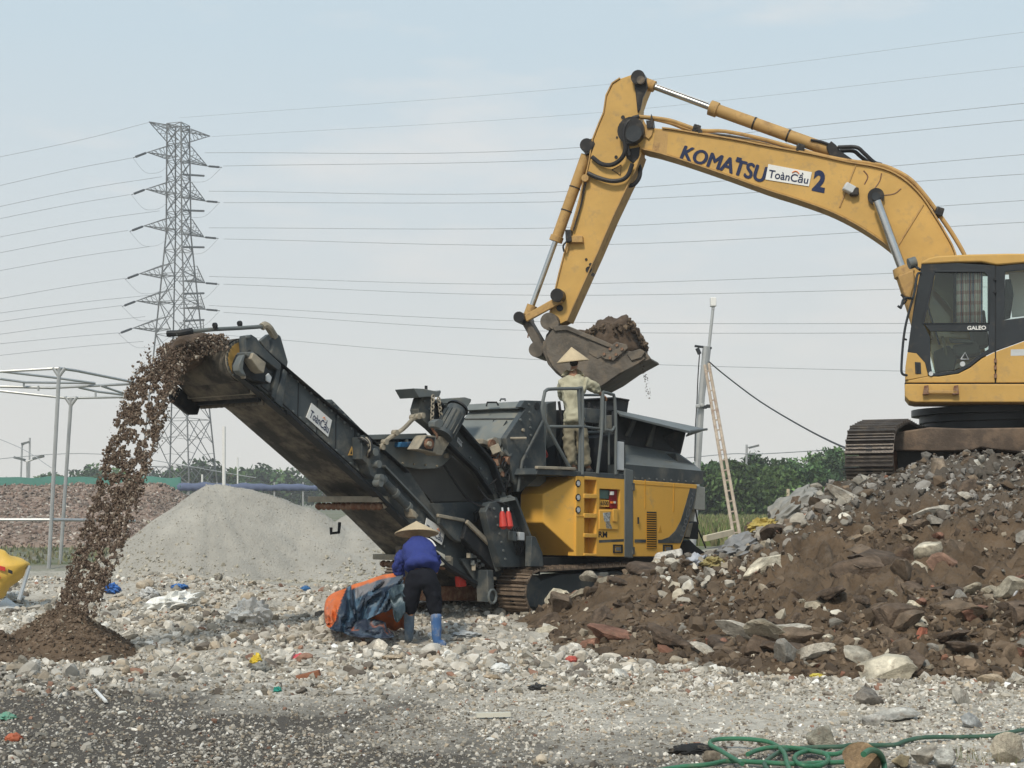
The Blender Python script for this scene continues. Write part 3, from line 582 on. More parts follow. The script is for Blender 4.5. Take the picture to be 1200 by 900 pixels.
# --- overband magnet with belt, motor, gearbox, chains
mg = CP('magnet_belt', [(432, 512), (508, 510), (520, 522), (534, 536), (553, 550), (565, 561), (571, 573), (570, 583), (562, 589), (520, 590), (478, 590), (450, 560)], .74, 1.75, 'beltclean', bevel=.03)
CP('magnet_cover', [(424, 511), (500, 508.5), (528, 527), (529, 536), (520, 545), (513, 549), (493, 550), (466, 545.6), (449, 544.6), (436, 530)], .60, .72, 'cklight')
CP('magnet_rail', [(424, 509.6), (500, 507.6), (500, 514), (424, 515.6)], .52, .60, 'ckmid'); CT('magnet_slot', [(430, 516.6, .59), (496, 515.2, .59)], .016, 'blackp')
CP('blue_bracket', [(472, 518), (493, 517.4), (493, 523.6), (472, 524)], .46, .6, 'blue'); CT('eye_bolt', [(476.5, 518, .55), (476.5, 512, .55)], .02, 'dustmetal')
disc('bolt', w_(523, 534, .58), W_, .03, .04, 'dustmetal', cr_)
bm_ = CP('support_beam', [(494, 466), (505, 464.8), (516, 472.5), (540, 498), (579, 543), (592, 577), (600, 600), (586, 600), (578, 580), (560, 553), (530, 525), (507, 502), (492, 490), (490, 480)], .42, .56, 'ckgrey')
CP('beam_flange', [(516, 472), (540, 498), (579, 543), (592, 577), (594, 576), (581, 541.6), (541.6, 496.4), (518, 470.5)], .30, .42, 'ckblack', bm_)
CP('beam_flange', [(507, 502), (530, 525), (560, 553), (578, 580), (580, 578), (562, 551), (532, 523), (509, 500)], .34, .42, 'ckblack', bm_)
quad_on('sticker', [w_(536.5, 512, .42), w_(542, 518.5, .42), w_(541, 524, .42), w_(535.5, 517.5, .42)], M['greyprint'], bm_); text_on('sticker_text', 'RM', [w_(537, 514.4, .42), w_(541.4, 519.4, .42), w_(541, 522, .42), w_(536.5, 517, .42)], M['blackp'], bm_, 0, .008)
CP('tilted_bracket', [(485, 455), (497, 455.5), (512, 458.6), (516.6, 457.2), (517, 459.6), (515, 465), (497, 465.4), (491, 466)], .30, .62, 'ckmid'); CT('bracket_pin', [(499.3, 458, .45), (499.3, 452, .45)], .018, 'ckblack')
CP('rear_tray', [(514, 467.6), (545, 465.4), (552.5, 467.6), (552, 471), (547, 478), (544, 480), (541, 473), (516, 473)], .9, 1.2, 'cklight')
ma, mb_ = w_(535.5, 480, .22), w_(518.5, 511, .22); ax = (mb_ - ma).normalized()
mo = MB().tube([ma - ax * .02, ma, ma + ax * .05, mb_], [.105, .125, .125, .125], 18).build('motor', M['ckgrey'], cr_)
MB().tube([ma - ax * .05, ma - ax * .02], [.125, .14], 18).build('fan_cover', M['ckblack'], mo)
for k in range(14):
    a = k / 14 * 6.283; n1_ = ax.orthogonal().normalized(); r_ = (n1_ * math.cos(a) + ax.cross(n1_) * math.sin(a))
    MB().bar(ma + ax * .07 + r_ * .13, mb_ - ax * .05 + r_ * .13, .008, .022, up=r_).build('cooling_fin', M['ckgrey'], mo)
CP('terminal_box', [(509, 494), (514, 491), (520, 493), (519, 499), (516, 502.5), (509, 500)], .02, .12, 'ckmid', mo)
gb = CP('gearbox', [(499, 509.6), (524, 512), (527, 519), (518, 534), (511, 533), (510, 531), (489, 526.5)], .22, .40, 'dustmetal', bevel=.015)
CP('gearbox_frame', [(499, 509.6), (512, 511.5), (509, 531), (489.4, 526.6)], .16, .22, 'dustmetal', gb); CP('gearbox_well', [(500.4, 511.4), (510, 513), (507.4, 529), (491.6, 525.2)], .152, .16, 'ckblack', gb, 0)
disc('gearbox_hub', w_(502.5, 520, .13), W_, .062, .05, 'rust', gb); disc('gearbox_shaft', w_(502.5, 520, .10), W_, .03, .05, 'dustmetal', gb)
def chain(name, a, b, n, parent=cr_):
    a, b = V(a), V(b); d = (b - a) / n
    for i in range(n):
        c = a + d * (i + .5); up = d.normalized(); sx = (W_ if i % 2 else U); h = d.length * .62; rr_ = .022
        pts = [c + up * (h * math.cos(t) ) + sx * (rr_ * math.sin(t)) for t in [k * 6.283 / 10 for k in range(11)]]
        MB().tube(pts, .0085, 5, cap=False).build(name, M['dustmetal'], parent)
chain('chain_link', w_(507.5, 463, .2), w_(506, 500, .2), 9); chain('chain_link', w_(514, 466, .3), w_(517, 488, .3), 6)
CT('chain_hook', [(506, 500, .2), (508, 505, .2), (512, 510, .18), (511, 514, .18)], .016, 'rust', sm=3)
CT('stay_rod', [(446.5, 523.5, .5), (456, 513.5, .45), (472, 503, .4), (484, 491, .32), (490, 487.5, .3)], .026, 'dustmetal', sm=3)
for x, y, w0 in ((447, 524, .5), (451, 518, .47), (489, 488, .3), (484, 489, .33), (494, 487, .28), (463, 507, .42)): disc('shackle', w_(x, y, w0), W_, .035, .07, 'dustmetal', cr_, 10)
# --- discharge conveyor
PLT = [(289, 397.5), (297, 396.5), (337, 431), (385, 472), (430, 509), (480, 553), (515, 604), (560, 648), (588, 670), (573, 690), (566, 688), (525, 661), (478, 612), (442, 577), (337, 482), (286, 441), (284, 428), (285, 412)]
cvp = CP('conveyor_side_plate', PLT, .56, .62, 'ckgrey')
CP('conveyor_side_plate', PLT, 1.70, 1.76, 'ckgrey')
def edge(name, pts, w0, w1, t, m, parent=cvp):
    up = [(x, y - t) for x, y in pts]; return CP(name, pts + up[::-1], w0, w1, m, parent, .004)
edge('top_flange', [(297, 397.5), (337, 432), (385, 473), (430, 510), (480, 554)], .49, .58, 1.8, 'ckblack')
edge('lower_flange', [(337, 484.5), (442, 579.5), (478, 615), (525, 664), (566, 690)], .47, .60, 4.5, 'ckblack')
edge('lower_flange', [(281, 440), (337, 487)], .49, .60, 2.5, 'ckblack')
CP('stiffener', [(333, 432), (337, 436), (331, 478), (322, 470)], .50, .56, 'ckgrey', cvp)
CP('stiffener', [(326, 424), (330, 428), (324, 470), (318, 464)], .51, .56, 'ckgrey', cvp)
# belt: lower run, head wrap, upper run
LOW = [(560, 682), (525, 658), (478, 609), (442, 573), (337, 478), (292, 443)]
hc = w_(283, 422.5, .66); hr_ = .232
lowp = [w_(x, y, .66) for x, y in LOW]; bd = (lowp[-1] - lowp[-2]).normalized(); nb_ = V((0, 0, 1)); 
along = -U
head = [hc + (along * math.cos(a) + V((0, 0, 1)) * math.sin(a)) * hr_ for a in [R(q) for q in range(-110, 121, 14)]]
upp = [w_(x, y, .66) for x, y in ((296, 404), (337, 439), (430, 517), (500, 580), (560, 655))]
bp = lowp + head + upp
wid = .98; vs = []; k_ = len(bp)
for j in range(7):
    sag = -.02 * (1 - (j / 3 - 1) ** 2); vs += [p + W_ * wid * j / 6 + V((0, 0, sag if i < 5 or i > k_ - 5 else 0)) for i, p in enumerate(bp)]
fs = [[j * k_ + i, j * k_ + i + 1, (j + 1) * k_ + i + 1, (j + 1) * k_ + i] for j in range(6) for i in range(k_ - 1)]
bo = mk('conveyor_belt', vs, fs, M['belt'], cr_); so = bo.modifiers.new('thick', 'SOLIDIFY'); so.thickness = .014; so.offset = 0
dr_ = MB().tube([hc + W_ * .0, hc + W_ * .98], hr_ - .012, 28).build('head_drum', M['ckblack'], cr_)
disc('drum_end', hc - W_ * .012, W_, hr_ - .035, .03, 'exyel', dr_, 28); disc('drum_rim', hc - W_ * .002, W_, hr_ - .01, .03, 'dustmetal', dr_, 28); disc('drum_hub', hc - W_ * .04, W_, .07, .08, 'ckblack', dr_, 14)
for k in range(28):
    a = k / 28 * 6.283; MB().box(hc + (along * math.cos(a) + V((0, 0, 1)) * math.sin(a)) * (hr_ - .022) - W_ * .02, (.012, .012, .03)).build('lagging_rib', M['ckgrey'], dr_)
# scraper bar just below the head, lip guards with rollers
def wbar(name, a, w0, w1, hgt, dep, m, parent=cr_):       # bar running across the belt
    p = w_(a[0], a[1], w0); q = p + W_ * (w1 - w0); return MB().bar(p, q, dep, hgt).build(name, M[m], parent, bevel=.006)
sb = wbar('scraper_bar', (300, 456), .60, 1.75, .115, .10, 'dustmetal')
MB().prism([w_(292, 441, .64), w_(304, 446, .64), w_(306, 466, .64), w_(297, 466, .64), w_(280, 446, .64)], W_ * 1.04).build('head_shroud', M['belt'], cr_)
CP('scraper_arm', [(198, 452), (206, 450), (236, 474), (232, 486), (222, 486), (202, 470)], 1.72, 1.78, 'ckblack')
wbar('scraper_bar', (304, 468), .62, 1.7, .05, .06, 'ckblack')
for k in range(11): 
    p = w_(306, 472, .64) + W_ * (k * .1); MB().box(p, (.06, .05, .05)).build('scraper_tooth', M['belt'], sb)
for (x, y) in ((449, 585), (524, 655)):
    g = wbar('roller_guard', (x, y), .50, 1.72, .07, .16, 'plankmetal' if 'plankmetal' in M else 'dustmetal')
    p = w_(x - 1, y + 8, .52); MB().prism([p + V((0, 0, .08)), p + V((0, 0, -.03)) + U * .04, p + U * .12, p + U * .12 + V((0, 0, .10))], W_ * .02).build('guard_end', M['dustmetal'], g)
    q0, q1 = w_(x - 2, y + 8.5, .56), w_(x - 2, y + 8.5, .56) + W_ * 1.12
    nn = 13; pts, rr_ = [], []
    for i in range(nn * 2 + 1): pts.append(q0.lerp(q1, i / (nn * 2))); rr_.append(.048 if i % 2 else .03)
    MB().tube(pts, rr_, 10).build('roller', M['rust'], g)
CT('belt_hook', [(398, 612, 1.5), (397, 624, 1.5), (388, 625, 1.5), (388, 618, 1.5)], .02, 'ckblack', cvp)
# signs with the printed name
def sign(c4, parent, name='name_sign'):
    o = quad_on(name, c4, M['white'], parent, push=.012, th=.01)
    t = inset(c4, .07, .95, .22, .86); 
    text_on('lettering', 'ToànCầu', [p + (V((0, 0, CH)) - p).normalized() * .0 for p in t], M['navy'], o, .012, push=.016)
    arc = [V(c4[0]).lerp(V(c4[1]), .60 + .11 * k / 6) .lerp(V(c4[3]).lerp(V(c4[2]), .60 + .11 * k / 6), .30 - .12 * math.sin(k / 6 * 3.14)) for k in range(7)]
    nrm = (V(c4[1]) - V(c4[0])).cross(V(c4[3]) - V(c4[0])).normalized(); nrm = nrm if nrm.dot(V((0, 0, CH)) - V(c4[0])) > 0 else -nrm
    MB().tube([p + nrm * .015 for p in arc], (V(c4[3]) - V(c4[0])).length * .022, 5).build('logo_arc', M['orange'], o)
    return o
sign([w_(364.5, 472.3, .56), w_(388.3, 492.5, .56), w_(383.8, 512, .56), w_(358.2, 489, .56)], cvp)
sign([w_(499.5, 607, .54), w_(521, 621.5, .54), w_(517, 638.5, .54), w_(495.5, 624, .54)], cvp)
tr = [w_(407.5, 533.6, .555), w_(412, 523, .555), w_(415.6, 533.6, .555)]
wt = MB().prism([p - W_ * .006 for p in tr], W_ * .004).build('warning_triangle', M['exyel'], cvp)
MB().prism([w_(410.6, 532, .548), w_(411.6, 527, .548), w_(412.8, 532, .548)], W_ * .002).build('warning_symbol', M['blackp'], wt)
# head-end fittings
CP('bearing_housing', [(288, 399), (289, 393), (295, 392), (301, 396), (306, 404), (318, 416), (330, 427), (326, 434), (303, 416), (292, 411), (289, 413)], .44, .56, 'ckgrey', cvp)
CP('bearing_cap', [(288, 393.5), (294, 392.4), (294, 396), (288.5, 397)], .42, .44, 'ckmid', cvp)
hx = CP('drive_housing', [(287, 415), (292, 411.6), (304, 421), (318, 438), (315, 450), (297, 445), (287, 440), (283, 434), (283, 425)], .40, .56, 'ckblack', cvp)
CP('drive_flange', [(279.5, 428), (284, 418), (289, 413), (286, 423), (285, 432), (289, 441), (283, 438), (280, 434)], .32, .42, 'ckmid', hx)
CP('motor_cap', [(287, 412.5), (296.4, 412), (303, 417), (294, 420), (288, 416)], .30, .44, 'ckmid', hx)
CP('motor_cap', [(294.4, 420), (297, 413), (312, 425), (309.4, 437.4), (304, 434)], .26, .42, 'motorcap', hx) if 'motorcap' in M else CP('motor_cap', [(294.4, 420), (297, 413), (312, 425), (309.4, 437.4), (304, 434)], .26, .42, 'dustmetal', hx)
CP('tag_plate', [(312, 440), (315, 437), (319, 442), (317, 449), (312, 446)], .38, .40, 'greyprint', hx)
for k in range(8): disc('bolt', w_(279.5 + k * .8, 428 + k * 2, .38), W_, .016, .05, 'dustmetal', hx, 8)
e1 = CP('wing_plate', [(319, 397), (325, 391), (329, 394), (337.6, 424), (336.2, 431), (333, 430), (316, 417.5), (320, 408)], .52, .58, 'ckgrey')
CP('wing_plate', [(305, 399.5), (315, 391.5), (320, 393.5), (319, 411), (315, 414)], 1.0, 1.06, 'ckgrey')
CT('spray_pipe', [(196, 392, .9), (208, 391.4, .8), (226, 388, .72), (250, 386, .64), (282, 384.4, .58), (308, 382.6, .5)], .022, 'ckmid'); CT('spray_pipe', [(196, 391, .9), (209, 390.5, .8), (226, 387.5, .72)], .034, 'ckblack')
CT('pipe_elbow', [(307, 383, .5), (311, 381, .5), (315, 384, .5), (318, 388.5, .52), (322, 395, .54)], .042, 'dustmetal', sm=3)
for x, y in ((252, 381.6), (281, 379.4)):
    CT('nozzle', [(x + 1.4, y + 4.6, .6), (x, y, .6)], .022, 'ckblack'); CT('nozzle', [(x - 1.4, y, .6), (x + 1.2, y - .5, .6)], .03, 'ckblack')
CP('upper_chute', [(373, 468), (389, 468), (429, 508), (420, 510), (385, 482)], .9, 1.0, 'ckgrey'); CP('upper_chute', [(373, 468), (389, 468), (391, 472), (377, 474)], .8, .9, 'ckmid')
for k in range(6): disc('bolt', w_(392 + k * 6, 474 + k * 6, .89), W_, .014, .03, 'ckmid', cvp, 8)
# hinge bracket, folding cylinder and hoses
hg = CP('hinge_bracket', [(424, 512), (436, 520), (445, 524), (446, 534), (442, 548), (440, 562), (434, 556), (430, 543), (424, 538)], .40, .56, 'ckgrey', cvp)
for x, y in ((437, 530), (441, 544), (444, 560), (443, 566)): disc('pin', w_(x, y, .37), W_, .045, .1, 'ckmid', hg, 12)
for k in range(5): CT('hose', [(420 + k * 3, 513, .42), (427 + k * 2, 516 + k, .34), (433, 524 + k * 2, .34), (428 + k, 536, .42)], .014, ['hose', 'dustmetal'][k % 2], hg, sm=4, n=6)
cy = CT('folding_cylinder', [(448, 562, .44), (478, 594, .44)], .05, 'ckgrey', cvp, n=12); CT('cylinder_rod', [(478, 594, .44), (488, 605, .44)], .028, 'dustmetal', cy)
for q in (.0, .5, 1.0): disc('cylinder_collar', w_(448 + 30 * q, 562 + 32 * q, .44), (w_(478, 594, .44) - w_(448, 562, .44)), .06, .05, 'ckmid', cy, 12)
CP('cylinder_clevis', [(482, 596), (488, 600), (489, 608), (485, 606)], .36, .5, 'dustmetal', cy)
edge('cylinder_guard', [(452, 548), (500, 598), (512, 612)], .50, .58, 3.0, 'ckmid')
# --- lower front frame
CP('front_plate', [(574, 589), (603.5, 582.5), (607, 592), (622, 632), (634, 660), (634, 664), (588, 665), (575, 625), (569, 600)], .22, .34, 'ckgrey')
CQ('front_ledge', [(569, 590, .36), (603.5, 583, .05), (598, 580, .36), (577, 584, .6)], 'ckmid', th=.03)
CP('edge_strip', [(603.5, 582), (606, 583), (636.5, 662), (634, 664)], .10, .24, 'ckgrey')
CP('wheel_guard', [(623, 628), (628, 629), (636, 648), (637, 664), (622, 664)], .02, .12, 'ckgrey')
CP('inner_plate', [(500, 590), (565, 588), (580, 600), (596, 655), (596, 680), (570, 680), (530, 640), (505, 612)], .56, .62, 'ckgrey')
CP('cover_plate', [(517, 604), (546, 609), (540, 636), (532, 632), (517, 614)], .42, .5, 'ckgrey'); CP('cover_strip', [(514, 602), (545, 608), (545.5, 612), (514, 606)], .38, .42, 'dustmetal')
CP('side_chute', [(548, 611), (574, 637), (584, 670), (580, 669), (543, 631)], .36, .48, 'ckblack'); CP('chute_strip', [(549, 609), (577, 636), (574, 640), (547, 613)], .32, .36, 'dustmetal'); CP('chute_strip', [(574, 640), (577, 636), (587, 668), (583, 670)], .32, .36, 'ckmid')
CP('hook_plate', [(557, 601), (562, 597), (563, 606), (559, 612)], .50, .54, 'blackp')
CP('lower_arm', [(540, 655), (560, 652), (566, 690), (558, 684)], .50, .56, 'ckgrey')
for k in range(12): MB().box(w_(rr.uniform(548, 570), rr.uniform(650, 668), .46), (.05, .05, rr.uniform(.04, .09))).build('fitting', M[rr.choice(['dustmetal', 'ckmid', 'ckblack'])], cr_, bevel=.006)
CP('tow_bracket', [(566, 676), (582, 676), (582, 680), (566, 680)], .40, .5, 'dustmetal'); CP('tow_leg', [(571, 668), (578, 668), (580, 702), (573, 706)], .30, .5, 'ckgrey')
CT('tow_ring', [(577 + 4.5 * math.cos(t), 699 + 8 * math.sin(t), .28) for t in [k * .6283 for k in range(11)]], .018, 'ckmid')
CP('cross_beam', [(440, 688), (590, 686), (590, 704), (440, 704)], .95, 1.15, 'rustbeam' if 'rustbeam' in M else 'rust')
CP('front_guard', [(470, 640), (520, 650), (536, 688), (470, 690)], 1.0, 1.1, 'belt')
CP('tail_box', [(512, 645), (522, 650), (521, 662), (514, 664), (508, 655)], .48, .54, 'offwhite')
for x, y in ((540, 674),): CP('red_marker', [(537.6, 676), (541, 674), (546, 676), (547, 687), (538.6, 688)], .55, .62, 'red')
for x in (588.6, 595.6):
    pl = [(x, 595, .1), (x + .6, 601, .08)]; CT('plug_cable', pl, .012, 'greyprint')
    o = MB().tube([w_(x - .2, 599, .08), w_(x, 602, .08), w_(x + 1.2, 617, .06), w_(x + 1.6, 620, .06)], [.02, .035, .052, .02], 12).build('red_plug', M['red'], cr_)
CP('socket_box', [(601, 622.5), (605.4, 623), (605.4, 634), (601, 633.4)], .12, .2, 'ckmid'); CP('socket_box', [(608.6, 623.4), (615, 624), (615, 633.6), (608.6, 633)], .12, .2, 'greyprint')
for k in range(5): CT('cable', [(596 + k * 3, 618, .18), (600 + k * 3, 624 + k * 2, .16), (603 + k * 3, 640, .16), (606 + k, 650, .2)], .01, 'hose', sm=3, n=5)
# --- tracks
def track(rt, c0, ax_, across, wd, loop, npads, m, rubber=None, rib=.03):
    """loop: closed (a, z) profile; pads laid along it, each its own object sharing a mesh"""
    pts = [V((a, z, 0)) for a, z in loop]; cl = pts + [pts[0]]; ln = [0]
    for a, b in zip(cl, cl[1:]): ln.append(ln[-1] + (b - a).length)
    tot = ln[-1]; pitch = tot / npads; h = .05
    mbp = MB(); mbp.box((0, 0, 0), (pitch * .93, wd, h * .5)); mbp.box((-pitch * .36, 0, h * .25 + rib / 2), (pitch * .13, wd, rib))
    mbp.box((pitch * .02, 0, h * .25 + rib * .35), (pitch * .10, wd * .97, rib * .7)); mbp.box((pitch * .34, 0, h * .25 + rib * .35), (pitch * .10, wd * .97, rib * .7)); 
    me = bpy.data.meshes.new('track_pad'); me.from_pydata(mbp.v, [], mbp.f); fin(me, M[m])
    slot = MB().box((0, 0, 0), (pitch * .34, wd * .13, .012)); ms = bpy.data.meshes.new('pad_slot'); ms.from_pydata(slot.v, [], slot.f); fin(ms, M['blackp'])
    for i in range(npads):
        d = (i + .5) * pitch; j = max(k for k in range(len(ln) - 1) if ln[k] <= d); t = (d - ln[j]) / (ln[j + 1] - ln[j])
        # smoothed tangent
        def at(q):
            q %= tot; jj = max(k for k in range(len(ln) - 1) if ln[k] <= q); return cl[jj].lerp(cl[jj + 1], (q - ln[jj]) / (ln[jj + 1] - ln[jj]))
        p = at(d); tg = (at(d + pitch * .5) - at(d - pitch * .5)).normalized(); no = V((-tg.y, tg.x, 0))
        wp = c0 + ax_ * p.x + V((0, 0, p.y)); X = ax_ * tg.x + V((0, 0, tg.y)); Z = ax_ * no.x + V((0, 0, no.y)); Yv = Z.cross(X)
        o = bpy.data.objects.new('track_pad', me); link(o, rt, wp); o.rotation_euler = Matrix((X, Yv, Z)).transposed().to_euler()
        if i % 2 == 0:
            q = bpy.data.objects.new('pad_slot', ms); sc.collection.objects.link(q); q.parent = o; q.location = (0, 0, .02); WP[q.name] = wp
def stadium(l, r, z0, nseg=12, rise=0, fr=.0, rb=0):
    p = [(r + (l - 2 * r) * t, z0 + 2 * r + rise * math.sin(t * 3.14) * 1) for t in (0, .25, .5, .75, 1)]
    lo = []
    for k in range(1, nseg): a = R(90 - 180 * k / nseg); lo.append((l - r + r * math.cos(a), z0 + r + r * math.sin(a)))
    lo += [(l - r, z0), (r, z0)]
    for k in range(1, nseg): a = R(-90 - 180 * k / nseg); lo.append((r + r * math.cos(a), z0 + r + r * math.sin(a)))
    return p + lo
A0 = P0 + U * -.99
lp = stadium(2.85, .27, .07)
for wo, nm in ((.27, 0), (2.35, 1)):
    track(cr_, A0 + W_ * wo, U, W_, .48, lp, 40, 'track')
    fr2 = MB().prism([A0 + W_ * (wo - .14) + U * a + V((0, 0, z)) for a, z in ((.30, .14), (.26, .30), (.34, .46), (.8, .54), (2.1, .54), (2.55, .44), (2.6, .2), (2.5, .13))], W_ * .30).build('track_frame', M['ckgrey'], cr_, bevel=.01)
    for a in (.27, 2.58): disc('idler_wheel', A0 + W_ * (wo - .02) + U * a + V((0, 0, .34)), W_, .2, .24, 'ckgrey', fr2, 20)
    for a in (.7, 1.1, 1.5, 1.9, 2.25): disc('track_roller', A0 + W_ * (wo - .03) + U * a + V((0, 0, .17)), W_, .075, .28, 'dustmetal', fr2, 14)
    MB().box(A0 + W_ * (wo - .16) + U * 1.6 + V((0, 0, .5)), (.3, .12, .08)).build('frame_step', M['ckgrey'], fr2, bevel=.01)
# --- rear fittings, behind the yellow doors
rb = CP('control_box', [(817.4, 569.5), (826.4, 571), (826.4, 597.6), (813.6, 597)], .3, .6, 'offwhite')
CP('black_box', [(806.5, 612.6), (816, 611), (818.6, 613), (818.4, 632), (802.6, 631)], .3, .7, 'ckblack'); CP('black_box_side', [(806.8, 613.6), (812.5, 612.6), (808.6, 629.5), (803, 629)], .28, .3, 'dustmetal')
CT('rear_stay', [(812, 597, .4), (810, 613, .4)], .04, 'offwhite'); CT('rear_stay', [(815, 597, .3), (818, 614, .35)], .012, 'ckblack')
CP('rear_frame', [(797, 638), (808, 632), (816, 640), (830, 650), (820, 664), (794, 660)], .5, 1.6, 'ckblack')
CT('rear_cable', [(818, 620, .4), (823, 632, .5), (827, 642, .5)], .012, 'hose', sm=3)
# bolts, seams and welds
def bolts(pts, n, w0, parent, r=.016, m='ckmid'):
    for i in range(n):
        t = i / (n - 1) * (len(pts) - 1); k = min(int(t), len(pts) - 2); t -= k
        disc('bolt', w_(pts[k][0] * (1 - t) + pts[k + 1][0] * t, pts[k][1] * (1 - t) + pts[k + 1][1] * t, w0), W_, r, .025, m, parent, 7)
bolts([(341, 440), (427, 516)], 12, .555, cvp); bolts([(343, 482), (436, 566)], 12, .555, cvp); bolts([(455, 575), (520, 640)], 8, .555, cvp); bolts([(744, 560), (812, 564.5)], 9, .005, cr_, .012)
bolts([(620, 474), (622, 510), (612, 560)], 9, .355, ck); bolts([(579, 596), (592, 655)], 7, .215, cr_); bolts([(607, 600), (628, 655)], 7, .215, cr_); bolts([(497, 470), (515, 500), (560, 545), (585, 585)], 11, .415, bm_)
bolts([(438, 532), (465, 542), (512, 546)], 8, .595, cr_, .013, 'dustmetal')
CT('panel_seam', [(756, 562, -.003), (756, 596, -.003)], .006, 'yeldk', p2, n=4); CT('panel_seam', [(790, 566, -.003), (789, 600, -.003)], .006, 'yeldk', p2, n=4); CT('door_pull', [(748, 606, -.02), (748, 614, -.02)], .012, 'ckblack', p2)
CT('panel_seam', [(675.4, 605, -.003), (684.6, 605, -.003)], .004, 'yeldk', cr_, n=4)
for x in (350, 372, 394, 416): CT('weld_seam', [(x, 446 + (x - 350) * .86, .556), (x - 1, 488 + (x - 350) * .86, .556)], .005, 'ckblack', cvp, n=4)
CT('hydraulic_line', [(306, 452, .52), (340, 481, .52), (390, 526, .52), (428, 560, .50)], .010, 'hose', cvp, sm=4, n=6)
CT('cable_loop', [(520, 545, .5), (540, 575, .45), (556, 590, .4), (575, 596, .2)], .014, 'hose', cr_, sm=4, n=6); CT('cable_loop', [(560, 570, .4), (572, 585, .3), (590, 590, .18), (600, 600, .18)], .012, 'hose', cr_, sm=4, n=6)
# soil riding on the head of the belt and falling off it
def stream():
    path = [(262, 400, 15.75), (235, 402, 15.72), (212, 410, 15.66), (192, 428, 15.55), (176, 455, 15.4), (163, 492, 15.2), (151, 530, 15.0), (139, 572, 14.8), (125, 615, 14.6), (110, 655, 14.45), (97, 690, 14.35), (86, 716, 14.3)]
    hw = [(16, 9), (20, 12), (22, 16), (25, 22), (25, 20), (27, 20), (28, 20), (27, 20), (26, 20), (25, 18), (24, 15), (22, 12)]
    pos, sz, col = [], [], []
    dens = [1500, 2800, 3800, 4600, 5000, 5200, 5200, 5200, 5200, 5000, 4200]
    r = np.random.default_rng(5)
    for i, d in enumerate(dens):
        for _ in range(d):
            t = r.random(); a = np.array(path[i]) * (1 - t) + np.array(path[i + 1]) * t; h = np.array(hw[i]) * (1 - t) + np.array(hw[i + 1]) * t
            u = r.uniform(-1, 1); g = r.normal(0, .42) if i > 2 else r.uniform(-1, 1) * .9
            if i > 2:
                xx_, yy_ = a[0] + u * h[0], a[1] + g * h[1]; q = .6 * vnoise(np.array([xx_ * .16]), np.array([yy_ * .16]), 5)[0] + .4 * vnoise(np.array([xx_ * .4]), np.array([yy_ * .4]), 8)[0]
                if q < .36 + .10 * r.random(): continue
            dx = u * h[0] if i > 2 else u * h[0] * .5; dy = g * h[1]
            Y = a[2] + (u * .42 if i > 2 else u * .45) * -1 + r.normal(0, .05)
            p = P(a[0] + dx, a[1] + dy + (abs(u) ** 2 * 3), Y); pos.append(p[:])
            sz.append(.004 + .018 * r.random() ** 2.6 * (1.1 if i > 2 else 1)); col.append([(.13, .092, .068), (.18, .135, .10), (.09, .062, .047), (.26, .21, .165), (.42, .37, .31)][r.choice(5, p=[.36, .27, .22, .1, .05])])
    return np.array(pos), np.array(sz), np.array(col)
a, b, c = stream()
scatter('falling_soil', a, b, c, M['attr'], tilt=1.2, kind='stuff', label='stream of brown soil clods falling from the conveyor head', cat='falling soil')
v, f = ico(4); 
p0 = P(222, 412, 15.7); k = fbm(v[:, 0] * 2 + 3, v[:, 1] * 2 + v[:, 2], 1.5, 4, 12)
sc_ = np.array([1 + .22 * k, 1 + .22 * k, 1 + .35 * k]).T
dv_ = v * sc_ * np.array([.30, .42, .17]); dv_[:, 2] -= .18 * np.clip(-dv_[:, 0], 0, 1) * 1.2
ry = Matrix.Rotation(R(-28), 3, 'Y'); dv_ = dv_ @ np.array(ry).T + np.array(p0)
npmesh('soil_load', dv_, f, M['brown'], sm=True, label='mass of brown soil spilling over the head drum of the conveyor belt', cat='soil load')
# ---------------- excavator ----------------
DX = V((.262, .965, 0)).normalized(); HX = V((DX.y, -DX.x, 0))      # the machine's own sideways and backwards directions
def E(px, py, Y): return onp(px, py, V((6.4, Y, 0)), DX)
def nn(d): return HX * (-d.z) + V((0, 0, d.dot(HX)))
BY = 20.25                                 # near face of boom and arm
ex = root('excavator', (6.4, 20.4, 1.7), 'yellow tracked excavator on top of the rubble heap, bucket raised over the crusher', 'excavator')
def EP(name, poly, y0, y1, m, parent=None, bevel=.01, **kw):
    return MB().prism([E(x, y, y0) for x, y in poly], DX * (y1 - y0)).build(name, M[m], parent or ex, bevel=bevel, **kw)
def ET(name, a, r, m, parent=None, sm=0, n=8): return tubeo(name, [E(*q) for q in a], r, M[m], parent or ex, n=n, sm=sm)
YA = DX
M['pivotcap'] = mat('greasy_cap', (.10, .085, .07), .5, var=.4, vs=12, dirt=(.25, .18, .1), da=.3)
